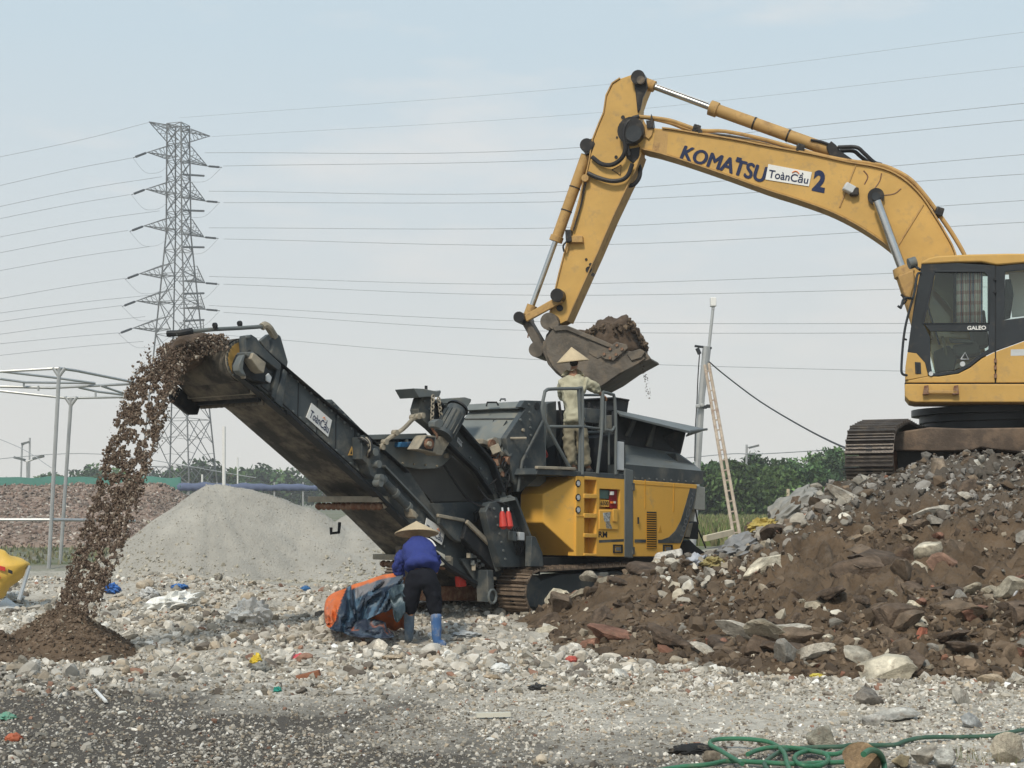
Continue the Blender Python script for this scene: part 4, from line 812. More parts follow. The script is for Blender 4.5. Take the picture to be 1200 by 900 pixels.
# boom
UP = smooth([E(*q, BY) for q in ((756, 149), (786, 152), (816, 157), (860, 164), (900, 172), (950, 181), (992, 190.5), (1020, 195), (1042, 201), (1062, 213), (1080, 231), (1096, 255), (1108, 275), (1118, 295), (1130, 335))], 3)
LO = smooth([E(*q, BY) for q in ((1080, 350), (1062, 316), (1050, 296), (1038, 285), (1018, 271), (996, 258), (970, 245.5), (935, 233), (900, 222), (850, 204), (800, 187), (770, 178), (751, 173), (746, 164), (748, 152))], 3)
bo = MB().prism(UP + LO, DX * .40).build('boom', M['exyel'], ex, bevel=.012)
def plate(name, pts, y0, y1, t, m, parent, Y=None):       # flange strip following the boom edge
    a = [V(p) for p in pts]; mb = MB(); n = len(a); top = []
    for i, p in enumerate(a):
        d = (a[min(i + 1, n - 1)] - a[max(i - 1, 0)]).normalized(); top.append(p + nn(d) * t)
    lo = [p + DX * (y0 - (Y or BY)) for p in a + top[::-1]]
    return mb.prism(lo, DX * (y1 - y0)).build(name, M[m], parent)
plate('boom_flange', UP[2:], BY - .035, BY + .435, .02, 'exold', bo); plate('boom_flange', LO[:-6], BY - .03, BY + .43, .016, 'exold', bo)
for a, b in (((984, 243), (1003, 193)), ((1050, 292), (1082, 240))): ET('weld_seam', [(*a, BY - .004), (*b, BY - .004)], .012, 'exold', bo)
quad_on('sticker_patch', [E(768, 152, BY), E(783, 154, BY), E(781, 182, BY), E(764, 176, BY)], M['exold'], bo, push=.002)
def lerp2(a, b, t): return (a[0] + (b[0] - a[0]) * t, a[1] + (b[1] - a[1]) * t)
tl, tr_, br, bl = (802, 170.5), (898.5, 196), (895.5, 214.5), (798, 186)
t1 = lambda u, v: E(*lerp2(lerp2(tl, tr_, u), lerp2(bl, br, u), v), BY)
for i, (du, dv) in enumerate(((-.009, 0), (-.004, .03), (0, -.03), (.004, .03), (.009, 0))): text_on('lettering', 'KOMATSU', [t1(.012 + du, dv), t1(1.012 + du, dv), t1(.99 + du, 1 + dv), t1(-.01 + du, 1 + dv)], M['navy'], bo, .0, push=.006 + i * .001)
quad_on('lettering_mark', [t1(.635, -.16), t1(.695, -.16), t1(.69, .06), t1(.63, .06)], M['navy'], bo, push=.008)
sg = [E(900.5, 192.5, BY), E(951.5, 202, BY), E(948, 218.5, BY), E(897, 210.5, BY)]
so_ = quad_on('name_sign', sg, M['white'], bo, push=.012, th=.01); text_on('lettering', 'ToànCầu', inset(sg, .05, .96, .16, .86), M['navy'], so_, .012, push=.018)
MB().tube([V(p) + V((0, -.02, 0)) for p in [inset(sg, u, u, .28 - .14 * math.sin((u - .56) / .16 * 3.14), 1)[0] for u in [.56 + .16 * k / 6 for k in range(7)]]], .008, 5).build('logo_arc', M['orange'], so_)
text_on('number', '2', [E(955, 198.5, BY), E(969, 201, BY), E(966, 226.5, BY), E(951, 223.5, BY)], M['navy'], bo, .05, push=.006)
lt = MB().box(E(995, 221, BY - .06), (.16, .12, .12), Matrix.Rotation(.5, 3, 'Y')).build('work_lamp', M['greyprint'], bo, bevel=.02); MB().box(E(1001, 225, BY - .05), (.12, .10, .12)).build('lamp_bracket', M['grease'], lt, bevel=.02)
disc('pin_boss', E(1026.5, 230.5, BY - .03), YA, .115, .10, 'grease', bo, 20); disc('pin_cap', E(1026.5, 230.5, BY - .09), YA, .06, .05, 'exdark', bo, 12)
for a in (((1012, 200), (1017, 207), (1013, 216)), ((1033, 203), (1031, 212), (1024, 222)), ((1056, 221), (1048, 227), (1034, 229))): ET('rust_streak', [(*q, BY - .001) for q in a], .009, 'rust', bo, sm=3, n=5)
# arm
ARM = [(736, 89), (743, 86.5), (750, 86.5), (757, 92), (759, 100), (754, 112), (750, 124), (750, 140), (753, 160), (751, 180), (744, 200), (735, 218), (718, 254), (700, 296), (681, 338), (664, 376), (656, 380), (648, 372), (645, 368), (650, 346), (656, 320), (662, 297), (670, 268), (678, 240), (687, 207), (691, 190), (695, 164), (702, 146), (708, 132), (711, 112), (718, 98), (727, 92)]
ar = EP('arm', ARM, BY + .04, BY + .38, 'exyel')
AF = [E(x, y, BY + .04) for x, y in ARM]
plate('arm_flange', AF[9:16], BY, BY + .42, .016, 'exold', ar, BY + .04)
plate('arm_flange', AF[18:33], BY + .02, BY + .40, .018, 'exold', ar, BY + .04)
disc('pin_boss', E(750.5, 95, BY + .15), YA, .105, .44, 'grease', ar, 20); disc('pin_cap', E(751, 94, BY - .08), YA, .06, .05, 'pivotcap', ar, 14)
EP('arm_lug', [(742, 90), (747, 88), (757, 92), (759, 102), (753, 114), (750, 128), (747, 132), (745, 112)], BY - .0, BY + .06, 'grease', ar)
for x, y, r in ((730, 137.5, .03), (726, 152, .018), (723, 161, .015), (722, 184, .025), (690, 316, .05), (695, 322, .03), (692, 310, .025), (687, 304, .02)): disc('oil_spot', E(x, y, BY + .035), YA, r, .014, 'grease', ar, 9)
t3 = [(717, 199), (728, 193), (727, 205)]
MB().prism([E(x, y, BY + .03) for x, y in t3], DX * .01).build('warning_triangle', M['exold'], ar); ET('triangle_edge', [(*q, BY + .025) for q in t3 + [t3[0]]], .006, 'grease', ar, n=4)
# joint
disc('pivot', E(743, 158, BY + .17), YA, .20, .56, 'grease', ar, 22); disc('pivot_cap', E(743, 157, BY - .14), YA, .12, .06, 'exdark', ar, 18)
EP('oil_stain', [(732, 168), (738, 174), (750, 172), (749, 184), (742, 192), (735, 186), (731, 178)], BY + .034, BY + .05, 'grease', ar)
ET('boom_hose', [(749, 136.5, BY - .05), (741, 139, BY - .08), (734, 146, BY - .1), (731, 158, BY - .1), (733, 174, BY - .1), (728, 186, BY - .08), (717, 193, BY - .05), (705, 192, BY - .03), (694, 184, BY)], .033, 'hose', sm=5)
ET('boom_hose', [(748, 141, BY - .02), (740, 143, BY - .05), (735, 153, BY - .06), (735, 170, BY - .06), (738, 182, BY - .06)], .028, 'hose', sm=5)
ET('boom_hose', [(689, 203, BY - .02), (700, 208, BY - .04), (715, 212, BY - .05), (728, 211, BY - .05), (736, 205, BY - .05), (741, 192, BY - .05)], .033, 'hose', sm=5)
ET('boom_hose', [(746, 189, BY + .2), (750, 198, BY + .15), (749, 208, BY + .1), (743, 216, BY + .1), (735, 218, BY + .1)], .033, 'hose', sm=5)
EP('hose_bracket', [(754, 140), (757, 146), (760, 146), (763, 150), (766, 146), (764, 158), (760, 163), (756, 160), (750, 162)], BY - .03, BY, 'exold', bo, .004)
EP('hose_clamp', [(757, 141), (762, 141), (763, 133), (765, 141), (766, 150), (758, 150)], BY - .06, BY + .1, 'grease', bo, .004)
# pipes along the boom
def boompipe(dy, m, r, yy, wob): return ET('hydraulic_pipe', [(747, 136.5, yy), (765, 138 + dy * .3, yy), (785, 141 + dy * .6, yy), (803, 148 + dy * .3 + wob, yy), (822, 153 + dy * .6, yy), (850, 155 + dy + wob, yy), (890, 162 + dy, yy), (930, 173 + dy, yy), (960, 181.5 + dy * .4, yy), (992, 188 + dy * .2, yy), (1030, 193 + dy * .2, yy), (1050, 200 + dy * .3, yy), (1068, 211 + dy * .4, yy), (1085, 230 + dy * .3, yy), (1102, 253 + dy * .3, yy), (1117, 275 + dy * .3, yy), (1130, 298 + dy * .2, yy), (1136, 315, yy)], r, m, bo, sm=4)
boompipe(0, 'exold', .028, BY + .05, -1); boompipe(5.5, 'exold', .024, BY + .15, 1.5); boompipe(4, 'grease', .022, BY + .28, 0)
for x, y in ((815, 153.5), (936, 176), (1098, 250), (1130, 0)):
    if y: MB().box(E(x, y, BY + .12), (.11, .3, .12), Matrix.Rotation(.3, 3, 'Y')).build('pipe_clamp', M['grease'], bo, bevel=.015)
for k in range(3): MB().box(E(816 + k * 2, 149 + k * 3, BY + .02), (.06, .12, .04)).build('clamp_bolt', M['grease'], bo)
# arm cylinder
def cyl(a, b, c, rb, rr_, Y, m='exold', parent=None):
    a, b, c = E(*a, Y), E(*b, Y), E(*c, Y)
    o = MB().tube([b, b.lerp(c, .02), b.lerp(c, .06), b.lerp(c, .065), c], [rb * 1.25, rb * 1.25, rb * 1.25, rb, rb], 18).build('cylinder_barrel', M[m], parent or ex)
    MB().tube([a, b.lerp(c, .03)], rr_, 12).build('cylinder_rod', M['chrome'], o); d = (b - a).normalized()
    MB().tube([a - d * .02, a + d * .14], rr_ * 1.9, 12).build('rod_eye', M[m], o)
    for t in (.35, .62): MB().tube([b.lerp(c, t), b.lerp(c, t + .012)], rb * 1.08, 18).build('cylinder_band', M['grease'], o)
    return o
c1 = cyl((757, 98), (832, 126), (980, 179), .088, .045, BY + .2)
ET('cylinder_line', [(768, 99, BY + .1), (830, 121, BY + .1)], .012, 'chrome', c1)
EP('cylinder_foot', [(968, 172), (974, 165), (980, 170), (984, 176), (1004, 190), (985, 188), (972, 182)], BY + .06, BY + .34, 'grease')
ET('boom_hose', [(950, 164, BY + .1), (962, 166, BY + .1), (976, 171, BY + .1)], .02, 'hose', sm=3)
ET('boom_hose', [(982, 172.5, BY + .05), (1003, 172.5, BY), (1012, 179, BY), (1024, 190, BY + .05), (1033, 193, BY + .1)], .028, 'hose', sm=4); ET('boom_hose', [(984, 177, BY + .15), (1000, 177, BY + .1), (1008, 183, BY + .1), (1018, 191, BY + .15)], .028, 'hose', sm=4)
# bucket cylinder and linkage
c2 = cyl((620, 368), (651, 283), (687, 182), .082, .042, BY + .15)
disc('cylinder_pin', E(690, 173, BY + .2), YA, .10, .36, 'grease', ex, 16); EP('cylinder_lug', [(686, 164), (694, 162), (697, 168), (693, 178), (686, 182), (684, 176)], BY + .02, BY + .36, 'grease')
ET('steel_line', [(685, 205, BY - .02), (678, 240, BY - .02), (668, 272, BY - .02), (664, 296, BY)], .014, 'exold'); ET('steel_line', [(688, 206, BY + .0), (681, 240, BY + .0), (672, 270, BY)], .014, 'grease')
EP('line_clamp', [(662, 269), (669, 269), (670, 283), (663, 284)], BY - .08, BY + .1, 'grease'); EP('line_clamp', [(668, 276), (682, 276), (683, 284), (668, 284)], BY - .06, BY + .05, 'exold'); ET('small_hose', [(664, 283, BY - .06), (660, 288, BY - .08), (661, 295, BY - .06)], .014, 'hose', sm=3)
disc('line_elbow', E(686, 209, BY - .03), YA, .055, .08, 'exold', ex, 10)
def linkbar(name, a, b, wd, y0, y1, m): 
    a_, b_ = E(*a, y0), E(*b, y0); d = (b_ - a_).normalized(); n = nn(d) * wd / 2
    pts = [a_ + n, a_ - n, b_ - n * 1.1, b_ + n * 1.1]; o = MB().prism(pts, DX * (y1 - y0)).build(name, M[m], ex, bevel=.015)
    return o
for y0 in (BY - .07, BY + .40):
    linkbar('tipping_link', (615, 373.5), (657, 350), .11, y0, y0 + .06, 'exold')
linkbar('bucket_link', (615, 376), (634, 409), .12, BY + .02, BY + .36, 'bucket')
disc('link_pin', E(614, 374.5, BY + .17), YA, .085, .62, 'grease', ex, 18); disc('link_pin', E(658, 349, BY + .17), YA, .10, .62, 'grease', ex, 18); disc('link_pin', E(634.5, 412, BY + .17), YA, .115, .66, 'bucket', ex, 18)
disc('bucket_pin', E(649, 379.5, BY + .17), YA, .13, .66, 'bucket', ex, 20); disc('pin_cap', E(649, 379.5, BY - .18), YA, .08, .05, 'bucket', ex, 14); disc('arm_pin_hole', E(656, 361, BY + .03), YA, .05, .03, 'blackp', ex, 12)
ET('dangling_wire', [(619, 392, BY), (618.5, 396, BY)], .01, 'rust')
# bucket: two side plates, curved shell, lip, teeth
B0, B1 = BY - .36, BY + .72
SIDE = [(640, 396), (646, 388), (652, 381), (664, 384), (690, 394), (712, 404), (736, 411), (750, 414), (756, 420), (747, 427), (726, 438), (704, 453), (690, 456), (676, 452), (660, 442), (648, 431), (640, 416)]
bk = EP('bucket', SIDE, B0, B0 + .05, 'bucket'); EP('side_plate', SIDE, B1 - .05, B1, 'bucket', bk)
SH = [(636, 412), (642, 427), (652, 438), (666, 448), (682, 455), (700, 455.5), (716, 447), (736, 433), (760, 420)]
si = [(642, 408), (648, 424), (657, 434), (670, 443), (684, 450), (700, 450.5), (714, 443), (734, 429), (758, 417)]
EP('bucket_shell', [(636, 400)] + SH + si[::-1] + [(643, 398)], B0 + .05, B1 - .05, 'bucket', bk)
EP('ear_plate', [(636, 408), (640, 392), (647, 383), (660, 382), (712, 402), (722, 408), (700, 420), (664, 410), (652, 424), (640, 420)], BY - .04, BY + .02, 'bucket', bk)
EP('side_edge', [(646, 382), (664, 381), (712, 401), (722, 406), (712, 407), (664, 387), (650, 388)], B0 - .04, B0 + .0, 'bucket', bk)
wp = EP('wear_plate', [(703, 416), (722, 400.5), (734, 403.5), (736, 408), (719, 423), (708, 421)], B0 - .05, B0, 'bucket', bk, .012)
for x, y in ((708, 415), (715, 409), (723, 404.6), (729, 409), (722, 415.5), (715, 419.5)): disc('bolt', E(x, y, B0 - .06), YA, .022, .03, 'rust', wp, 8)
EP('side_seam', [(690, 398), (720, 411), (700, 420), (690, 414)], B0 - .012, B0, 'bucket', bk, .003)
for k in range(5):
    y = B0 + .05 + k * .235; MB().prism([E(747, 416, y), E(756, 411.5, y), E(763, 421, y), E(750, 426, y)], DX * .11).build('tooth', M['bucket'], bk, bevel=.015)
EP('corner_guard', [(734, 414), (750, 408.5), (756, 412), (752, 419), (740, 423)], B0 - .03, B0 + .06, 'bucket', bk)
# load of soil heaped in the bucket
def loft_blob(name, sil, yc, hw, m, amp=.05, seed=1, nsl=15, Dv=V((0, 1, 0)), **kw):
    S = [V(p) for p in sil]; cl = S + [S[0]]; ln = [0]
    for a, b in zip(cl, cl[1:]): ln.append(ln[-1] + (b - a).length)
    K = 72; pts = []
    for i in range(K):
        q = ln[-1] * i / K; j = max(k for k in range(len(ln) - 1) if ln[k] <= q); pts.append(cl[j].lerp(cl[j + 1], (q - ln[j]) / (ln[j + 1] - ln[j])))
    c = sum(pts, V()) / K; vs = []
    for k in range(nsl):
        t = -1 + 2 * k / (nsl - 1); s = .25 + .75 * math.sqrt(max(0, 1 - abs(t) ** 2.6))
        for p in pts:
            d = (p - c); yy = yc + t * hw
            nz = float(fbm(np.array([p.x * 3 + yy * 2.1]), np.array([p.z * 3 - yy * 1.3]), 1.5, 4, seed)[0])
            q = c + d * s * (1 + amp * 6 * nz / max(d.length, .2) * .3) + Dv * (t * hw + nz * .05); vs.append(q[:])
    n = K; fs = [[k * n + i, k * n + (i + 1) % n, (k + 1) * n + (i + 1) % n, (k + 1) * n + i] for k in range(nsl - 1) for i in range(n)]
    fs += [list(range(n))[::-1], list(range((nsl - 1) * n, nsl * n))]
    return mk(name, vs, fs, m, None, ang=180, **kw)
LOAD = [(678, 390), (688, 387.5), (697, 383), (703, 379.5), (713, 377), (722, 381), (729, 375), (736, 371), (741, 376), (744, 385), (749, 392), (752, 403), (757, 414), (735, 430), (700, 440), (670, 425)]
load = loft_blob('bucket_load', [E(x, y, (B0 + B1) / 2) for x, y in LOAD], (B0 + B1) / 2, .50, M['brown'], .09, 5, Dv=DX, label='lump of wet brown soil heaped in the raised excavator bucket', cat='soil')
n = 900; px_ = rng.uniform(684, 758, n); py_ = np.interp(px_, [684, 697, 713, 722, 739, 748, 758, 764], [389, 384, 378, 382, 373, 386, 402, 414]) + rng.uniform(0, 10, n)
pp = np.array([E(a, b, rng.uniform(BY - .36, BY + .3))[:] for a, b in zip(px_, py_)]); scatter('soil_clod', pp, .008 + .05 * rng.uniform(0, 1, n) ** 2.5, palette(n, HC[:3], (8, 4, 8)), M['attr'], parent=load, tilt=1, kind='stuff')
n = 70; t = rng.uniform(0, 1, n) ** 1.3; pp = np.array([E(753 + a * 8 + rng.normal(0, 1.5), 428 + a * 40, BY + rng.uniform(-.2, .3))[:] for a in t]); scatter('trickling_soil', pp, np.full(n, .010), palette(n, HC[:3], (1, 1, 1)), M['attr'], tilt=1, kind='stuff', label='thin trickle of soil falling from the bucket lip', cat='falling soil')
# boom cylinder (left one, in front of the boom foot)
b3 = MB().tube([E(1028, 236, BY - .14), E(1060, 322, BY - .20)], .062, 16).build('boom_cylinder_rod', M['chrome'], ex)
MB().tube([E(1056.5, 313, BY - .2), E(1060, 322, BY - .2), E(1061, 325, BY - .2), E(1072, 360, BY - .22), E(1084, 400, BY - .24)], [.13, .15, .125, .12, .12], 16).build('boom_cylinder_barrel', M['exold'], ex)
EP('cylinder_cover', [(1052, 323), (1070, 316), (1072, 330), (1067, 351), (1059, 346)], BY - .36, BY - .30, 'exold', bevel=.02)
ET('boom_hose', [(1056, 345, BY - .4), (1062, 352, BY - .4), (1056, 358, BY - .4), (1055.6, 362, BY - .4)], .016, 'hose', sm=3)
EP('boom_foot', [(1070, 340), (1140, 335), (1160, 440), (1100, 445)], BY - .02, BY + .5, 'exyel')
# cab
CY0, CY1 = 19.15, 20.02
def EY(name, outer, inner, y0, y1, m, parent=None):
    a = [E(x, y, y0) for x, y in outer]; c = [E(x, y, y0) for x, y in inner]; d = DX * (y1 - y0); n = len(a); vs = a + c + [p + d for p in a + c]; fs = []
    for i in range(n):
        j = (i + 1) % n; fs += [[i, j, n + j, n + i], [2 * n + i, 3 * n + i, 3 * n + j, 2 * n + j], [n + i, n + j, 3 * n + j, 3 * n + i], [j, i, 2 * n + i, 2 * n + j]]
    return MB().add(vs, fs).build(name, M[m], parent or ex, bevel=.006)
DO = [(1080, 309.5), (1120, 308), (1166, 311), (1166, 378), (1166, 411.5), (1150, 419), (1136, 430), (1123, 437), (1100, 440.5), (1088, 440), (1084, 425), (1074, 414), (1063.5, 412.5), (1070, 365)]
DI = [(1095, 317.5), (1120, 317), (1153, 317.5), (1158.5, 323), (1158.5, 378), (1158.5, 409), (1147, 416), (1134, 427), (1120, 434), (1100, 437.5), (1092.5, 437), (1090, 420), (1084, 400), (1082, 379)]
DI[11] = (1090.5, 425); DI[12] = (1090, 395); 
shell = EY('cab_frame', DO, DI, CY0, CY0 + .07, 'exdark')
far = [E(x, y, CY0) + V((0, CY1 - CY0, 0)) for x, y in DO]
EY('cab_frame_far', [(x, y) for x, y in DO], DI, CY1, CY1 + .05, 'exdark', shell)
for o in [shell]: pass
EP('window_bar', [(1083, 379.5), (1158.5, 379), (1158.5, 388), (1090, 388)], CY0 + .0, CY0 + .05, 'exdark', shell, .003)
EY('window_seal', [(1094.5, 316.6), (1155, 316.6), (1160, 322), (1160, 379), (1080.5, 379.5)], [(1096, 319), (1153, 319), (1157.4, 323), (1157.4, 378), (1083, 378.5)], CY0 - .012, CY0 + .02, 'exdark', shell)
EP('window_pane', [(1095, 318), (1154, 318), (1158, 322), (1158, 379), (1082, 379)], CY0 + .03, CY0 + .034, 'glass', shell, 0)
EP('window_pane', [(1090, 388), (1158, 388), (1158, 409), (1134, 427), (1110, 437), (1093, 437)], CY0 + .03, CY0 + .034, 'glass', shell, 0)
EP('window_pane', [(1095, 318), (1154, 318), (1158, 322), (1158, 409), (1134, 427), (1110, 437), (1092, 437), (1082, 379)], CY1 + .02, CY1 + .024, 'glass', shell, 0)
text_on('lettering', 'GALEO', [E(1133.5, 382, CY0), E(1155.5, 381.6, CY0), E(1155.5, 386.4, CY0), E(1133.5, 386.8, CY0)], M['white'], shell, .03, push=.005)
# windscreen and A pillars joining both sides
q = [E(1079.5, 312, CY0), E(1064, 412, CY0)]; MB().prism([q[0] + DX * .07 + HX * .02, q[1] + DX * .07 + HX * .02, q[1] + DX * .85 + HX * .02, q[0] + DX * .85 + HX * .02], HX * .01).build('windscreen', M['glass'], shell)
EP('front_panel', [(1063.5, 412.5), (1074, 414), (1084, 425), (1088, 441), (1060.5, 446), (1061, 430)], CY0, CY0 + .9, 'exyel', shell)
EP('roof', [(1079, 309.5), (1081, 306), (1088, 302.5), (1098, 300), (1134, 298), (1180, 297), (1260, 297), (1260, 309), (1200, 308), (1168, 310.6), (1150, 307), (1120, 307.4)], CY0 - .02, CY0 + .95, 'exyel', shell, .02)
EP('roof_liner', [(1082, 309), (1166, 311), (1166, 313), (1082, 312)], CY0 + .05, CY0 + .88, 'exdark', shell)
RO = [(1167, 312), (1200, 309), (1262, 309), (1262, 378), (1200, 399), (1167, 411)]; RI = [(1178, 318), (1205, 315), (1250, 315), (1250, 360), (1200, 372), (1176.5, 375)]
rw = EY('rear_frame', RO, RI, CY0, CY0 + .07, 'exdark', shell); EY('rear_frame_far', RO, RI, CY1, CY1 + .05, 'exdark', shell)
EP('window_pane', RI, CY0 + .03, CY0 + .034, 'glass', rw, 0)
EP('door_gap', [(1165.6, 311), (1167.4, 311), (1167.4, 448), (1165.6, 448)], CY0 + .01, CY0 + .06, 'blackp', shell, 0)
EP('side_curtain', [(1178, 327), (1185, 327), (1188, 345), (1184, 373), (1176, 375)], CY0 + .12, CY0 + .15, 'exdark', rw)
EP('pale_curtain', [(1182, 319), (1240, 318), (1240, 366), (1186, 372)], CY1 - .06, CY1 - .04, 'palecur' if 'palecur' in M else 'white', rw)
EP('lower_door', [(1088, 441), (1100, 441.4), (1123, 438), (1137, 431), (1151, 420), (1166, 412.4), (1166, 448.5), (1060.8, 448.5), (1060.8, 446.5)], CY0 - .004, CY0 + .8, 'exyel', shell)
EP('rear_side', [(1167.4, 412), (1200, 400), (1262, 379.4), (1262, 448.5), (1167.4, 448.5)], CY0 - .004, CY0 + .8, 'exyel', shell)
for y in (420, 428, 438): EP('door_hinge', [(1165, y), (1168, y), (1168, y + 5), (1165, y + 5)], CY0 - .03, CY0, 'rust', shell, .003)
for y in (327, 342): disc('hinge_pin', E(1166, y, CY0 - .01), YA, .018, .03, 'blackp', shell, 8)
gr_ = EP('intake_grille', [(1072, 424), (1079, 424.6), (1079.6, 438), (1072.6, 438)], CY0 - .012, CY0, 'exdark', shell); EP('grille_slot', [(1074, 427), (1077, 427.2), (1077.2, 435.6), (1074.4, 435.6)], CY0 - .02, CY0 - .012, 'blackp', gr_, 0)
quad_on('door_badge', [E(1184.5, 409.5, CY0 - .004), E(1205, 409, CY0 - .004), E(1205, 416.5, CY0 - .004), E(1184.5, 417, CY0 - .004)], M['greyprint'], shell, th=.01)
disc('door_stop', E(1091, 438, CY0 - .01), YA, .03, .03, 'greyprint', shell, 10)
# inside the cab: curtains, seat, console, levers
def plaid():
    m = bpy.data.materials.new('plaid_curtain'); m.use_nodes = True; t = m.node_tree; b = t.nodes['Principled BSDF']; b.inputs['Roughness'].default_value = .95
    c = N(t, 'ShaderNodeTexCoord'); x = None
    w1 = N(t, 'ShaderNodeTexWave', bands_direction='X'); w1.inputs['Scale'].default_value = 3.2; w2 = N(t, 'ShaderNodeTexWave', bands_direction='Z'); w2.inputs['Scale'].default_value = 2.2
    for q in (w1, w2): L(t, c.outputs['Object'], q.inputs['Vector'])
    r1 = N(t, 'ShaderNodeValToRGB'); r1.color_ramp.interpolation = 'CONSTANT'
    for p, cl in ((.0, (.85, .78, .68, 1)), (.35, (.78, .72, .65, 1)), (.6, (.60, .22, .20, 1)), (.78, (.85, .78, .68, 1)), (.9, (.15, .19, .30, 1))):
        k = r1.color_ramp.elements.new(p); k.color = cl
    L(t, w1.outputs[1], r1.inputs[0]); r2 = N(t, 'ShaderNodeValToRGB'); r2.color_ramp.interpolation = 'CONSTANT'
    r2.color_ramp.elements[0].color = (1, 1, 1, 1); k = r2.color_ramp.elements.new(.75); k.color = (.75, .55, .52, 1); r2.color_ramp.elements[-1].color = (.75, .55, .52, 1)
    L(t, w2.outputs[1], r2.inputs[0]); mx = N(t, 'ShaderNodeMixRGB', blend_type='MULTIPLY', i_0=.8); L(t, r1.outputs[0], mx.inputs[1]); L(t, r2.outputs[0], mx.inputs[2]); L(t, mx.outputs[0], b.inputs['Base Color']); return m
M['plaid'] = plaid()
def curtain(name, x0, x1, yt, yb, Y, folds, m, amp=.03):
    vs, fs = [], []; n = folds * 8
    for i in range(n + 1):
        t = i / n; a = E(x0 + (x1 - x0) * t, yt, Y); b_ = E(x0 + (x1 - x0) * t, yb, Y); o = math.sin(t * folds * 6.283) * amp; vs += [a + V((0, o * .5, 0)), b_ + V((0, o, 0))]
    fs = [[2 * i, 2 * i + 2, 2 * i + 3, 2 * i + 1] for i in range(n)]
    ob = mk(name, vs, fs, M[m], shell, ang=180); s = ob.modifiers.new('t', 'SOLIDIFY'); s.thickness = .006; return ob
curtain('curtain', 1121, 1141, 320, 378, CY0 + .16, 4, 'plaid'); curtain('curtain', 1139, 1151, 319, 378, CY0 + .12, 2, 'plaid')
curtain('curtain', 1117, 1121, 320, 378, CY0 + .2, 1, 'exdark')
M['seatf'] = mat('seat_fabric', (.10, .11, .10), .9); M['tan'] = mat('cab_trim', (.16, .15, .09), .8)
EP('cab_inner_wall', [(1096, 318), (1118, 319), (1118, 366), (1094, 338)], CY0 + .5, CY0 + .52, 'tan', shell); EP('seat_back', [(1134, 372), (1154, 362), (1160, 404), (1142, 408)], CY0 + .35, CY0 + .75, 'seatf', shell, .03)
EP('seat_cushion', [(1116, 404), (1146, 400), (1150, 414), (1120, 418)], CY0 + .3, CY0 + .78, 'seatf', shell, .03); EP('console', [(1094, 412), (1112, 404), (1122, 418), (1118, 434), (1096, 436)], CY0 + .45, CY0 + .7, 'seatf', shell, .02)
EP('arm_rest', [(1112, 396), (1140, 398), (1140, 402), (1114, 401)], CY0 + .14, CY0 + .24, 'seatf', shell, .01); EP('cab_floor', [(1070, 438), (1166, 440), (1166, 446), (1070, 446)], CY0 + .08, CY0 + .85, 'exdark', shell)
ET('control_lever', [(1109, 416, CY0 + .35), (1107, 404, CY0 + .3), (1104, 394, CY0 + .28)], .02, 'tan', shell, sm=3); ET('wiper', [(1086, 356, CY0 + .6), (1095, 384, CY0 + .6), (1101, 404, CY0 + .6)], .014, 'blackp', shell)
tr5 = [E(1126, 421, CY0 + .02), E(1131, 413, CY0 + .02), E(1135, 421, CY0 + .02)]; MB().tube(tr5 + [tr5[0]], .008, 4).build('warning_sticker', M['greyprint'], shell); disc('round_sticker', E(1128, 426.5, CY0 + .022), YA, .034, .004, 'greyprint', shell, 14)
# handrails, mirror arm, roof lamp
ET('hand_rail', [(1063, 440, CY0 - .06), (1057.5, 438, CY0 - .1), (1056.4, 430, CY0 - .1), (1058.5, 400, CY0 - .1), (1062, 378, CY0 - .1), (1069, 352, CY0 - .1), (1072, 340, CY0 - .08), (1075, 322, CY0 - .04), (1079, 320, CY0)], .017, 'exdark', shell, sm=4)
ET('hand_rail', [(1058.4, 397, CY0 - .1), (1062, 398, CY0 - .02)], .014, 'exdark', shell); ET('mirror_arm', [(1070, 350, CY0 - .1), (1062, 349, CY0 - .2), (1058, 352, CY0 - .25), (1056, 360, CY0 - .28), (1052, 358.6, CY0 - .3)], .016, 'exdark', shell, sm=3)
disc('roof_lamp', E(1069, 308, CY0 + .3), V((1, 0, .3)), .075, .1, 'ckmid', ex, 16); ET('lamp_stem', [(1071, 311, CY0 + .3), (1078, 316, CY0 + .2)], .02, 'exdark')
# upper deck, house, counterweight (mostly outside the picture)
dk2 = EP('base_skirt', [(1060.2, 450), (1500, 450), (1500, 471.5), (1072, 471.5), (1065, 470), (1060.2, 464)], CY0 - .02, CY0 + .93, 'exyel', bevel=.015)
EP('deck_beam', [(1130, 449), (1500, 449), (1500, 474), (1134, 474)], CY0 + .95, CY0 + 2.3, 'exyel', bevel=.015)
EP('skirt_shadow_gap', [(1060, 448.5), (1500, 448.5), (1500, 450), (1060, 450)], CY0 + .02, CY0 + .92, 'blackp', dk2, 0)
for x0 in (1083, 1118): EP('step_bracket', [(x0, 452), (x0 + 5, 451), (x0 + 6, 462), (x0 - 2, 462.5), (x0 - 1, 458)], CY0 - .10, CY0 - .02, 'rust', dk2, .006)
EP('step_bar', [(1086, 457), (1122, 457.4), (1122, 461), (1086, 460.6)], CY0 - .10, CY0 - .06, 'exold', dk2, .006)
MB().box((9.6, 20.5, 3.5), (2.6, 2.5, 1.0)).build('engine_house', M['exyel'], ex, bevel=.05); MB().tube([(10.9, 20.5, 2.8), (10.9, 20.5, 3.9)], 1.2, 24).build('counterweight', M['exyel'], ex, bevel=.04)
for i, (r, z0, z1) in enumerate(((1.06, 2.70, 2.79), (.95, 2.60, 2.70), (.88, 2.50, 2.60))):
    MB().tube([(6.75, 20.55, z0), (6.75, 20.55, z1)], r, 36).build('slew_ring', M['exdark'], ex)
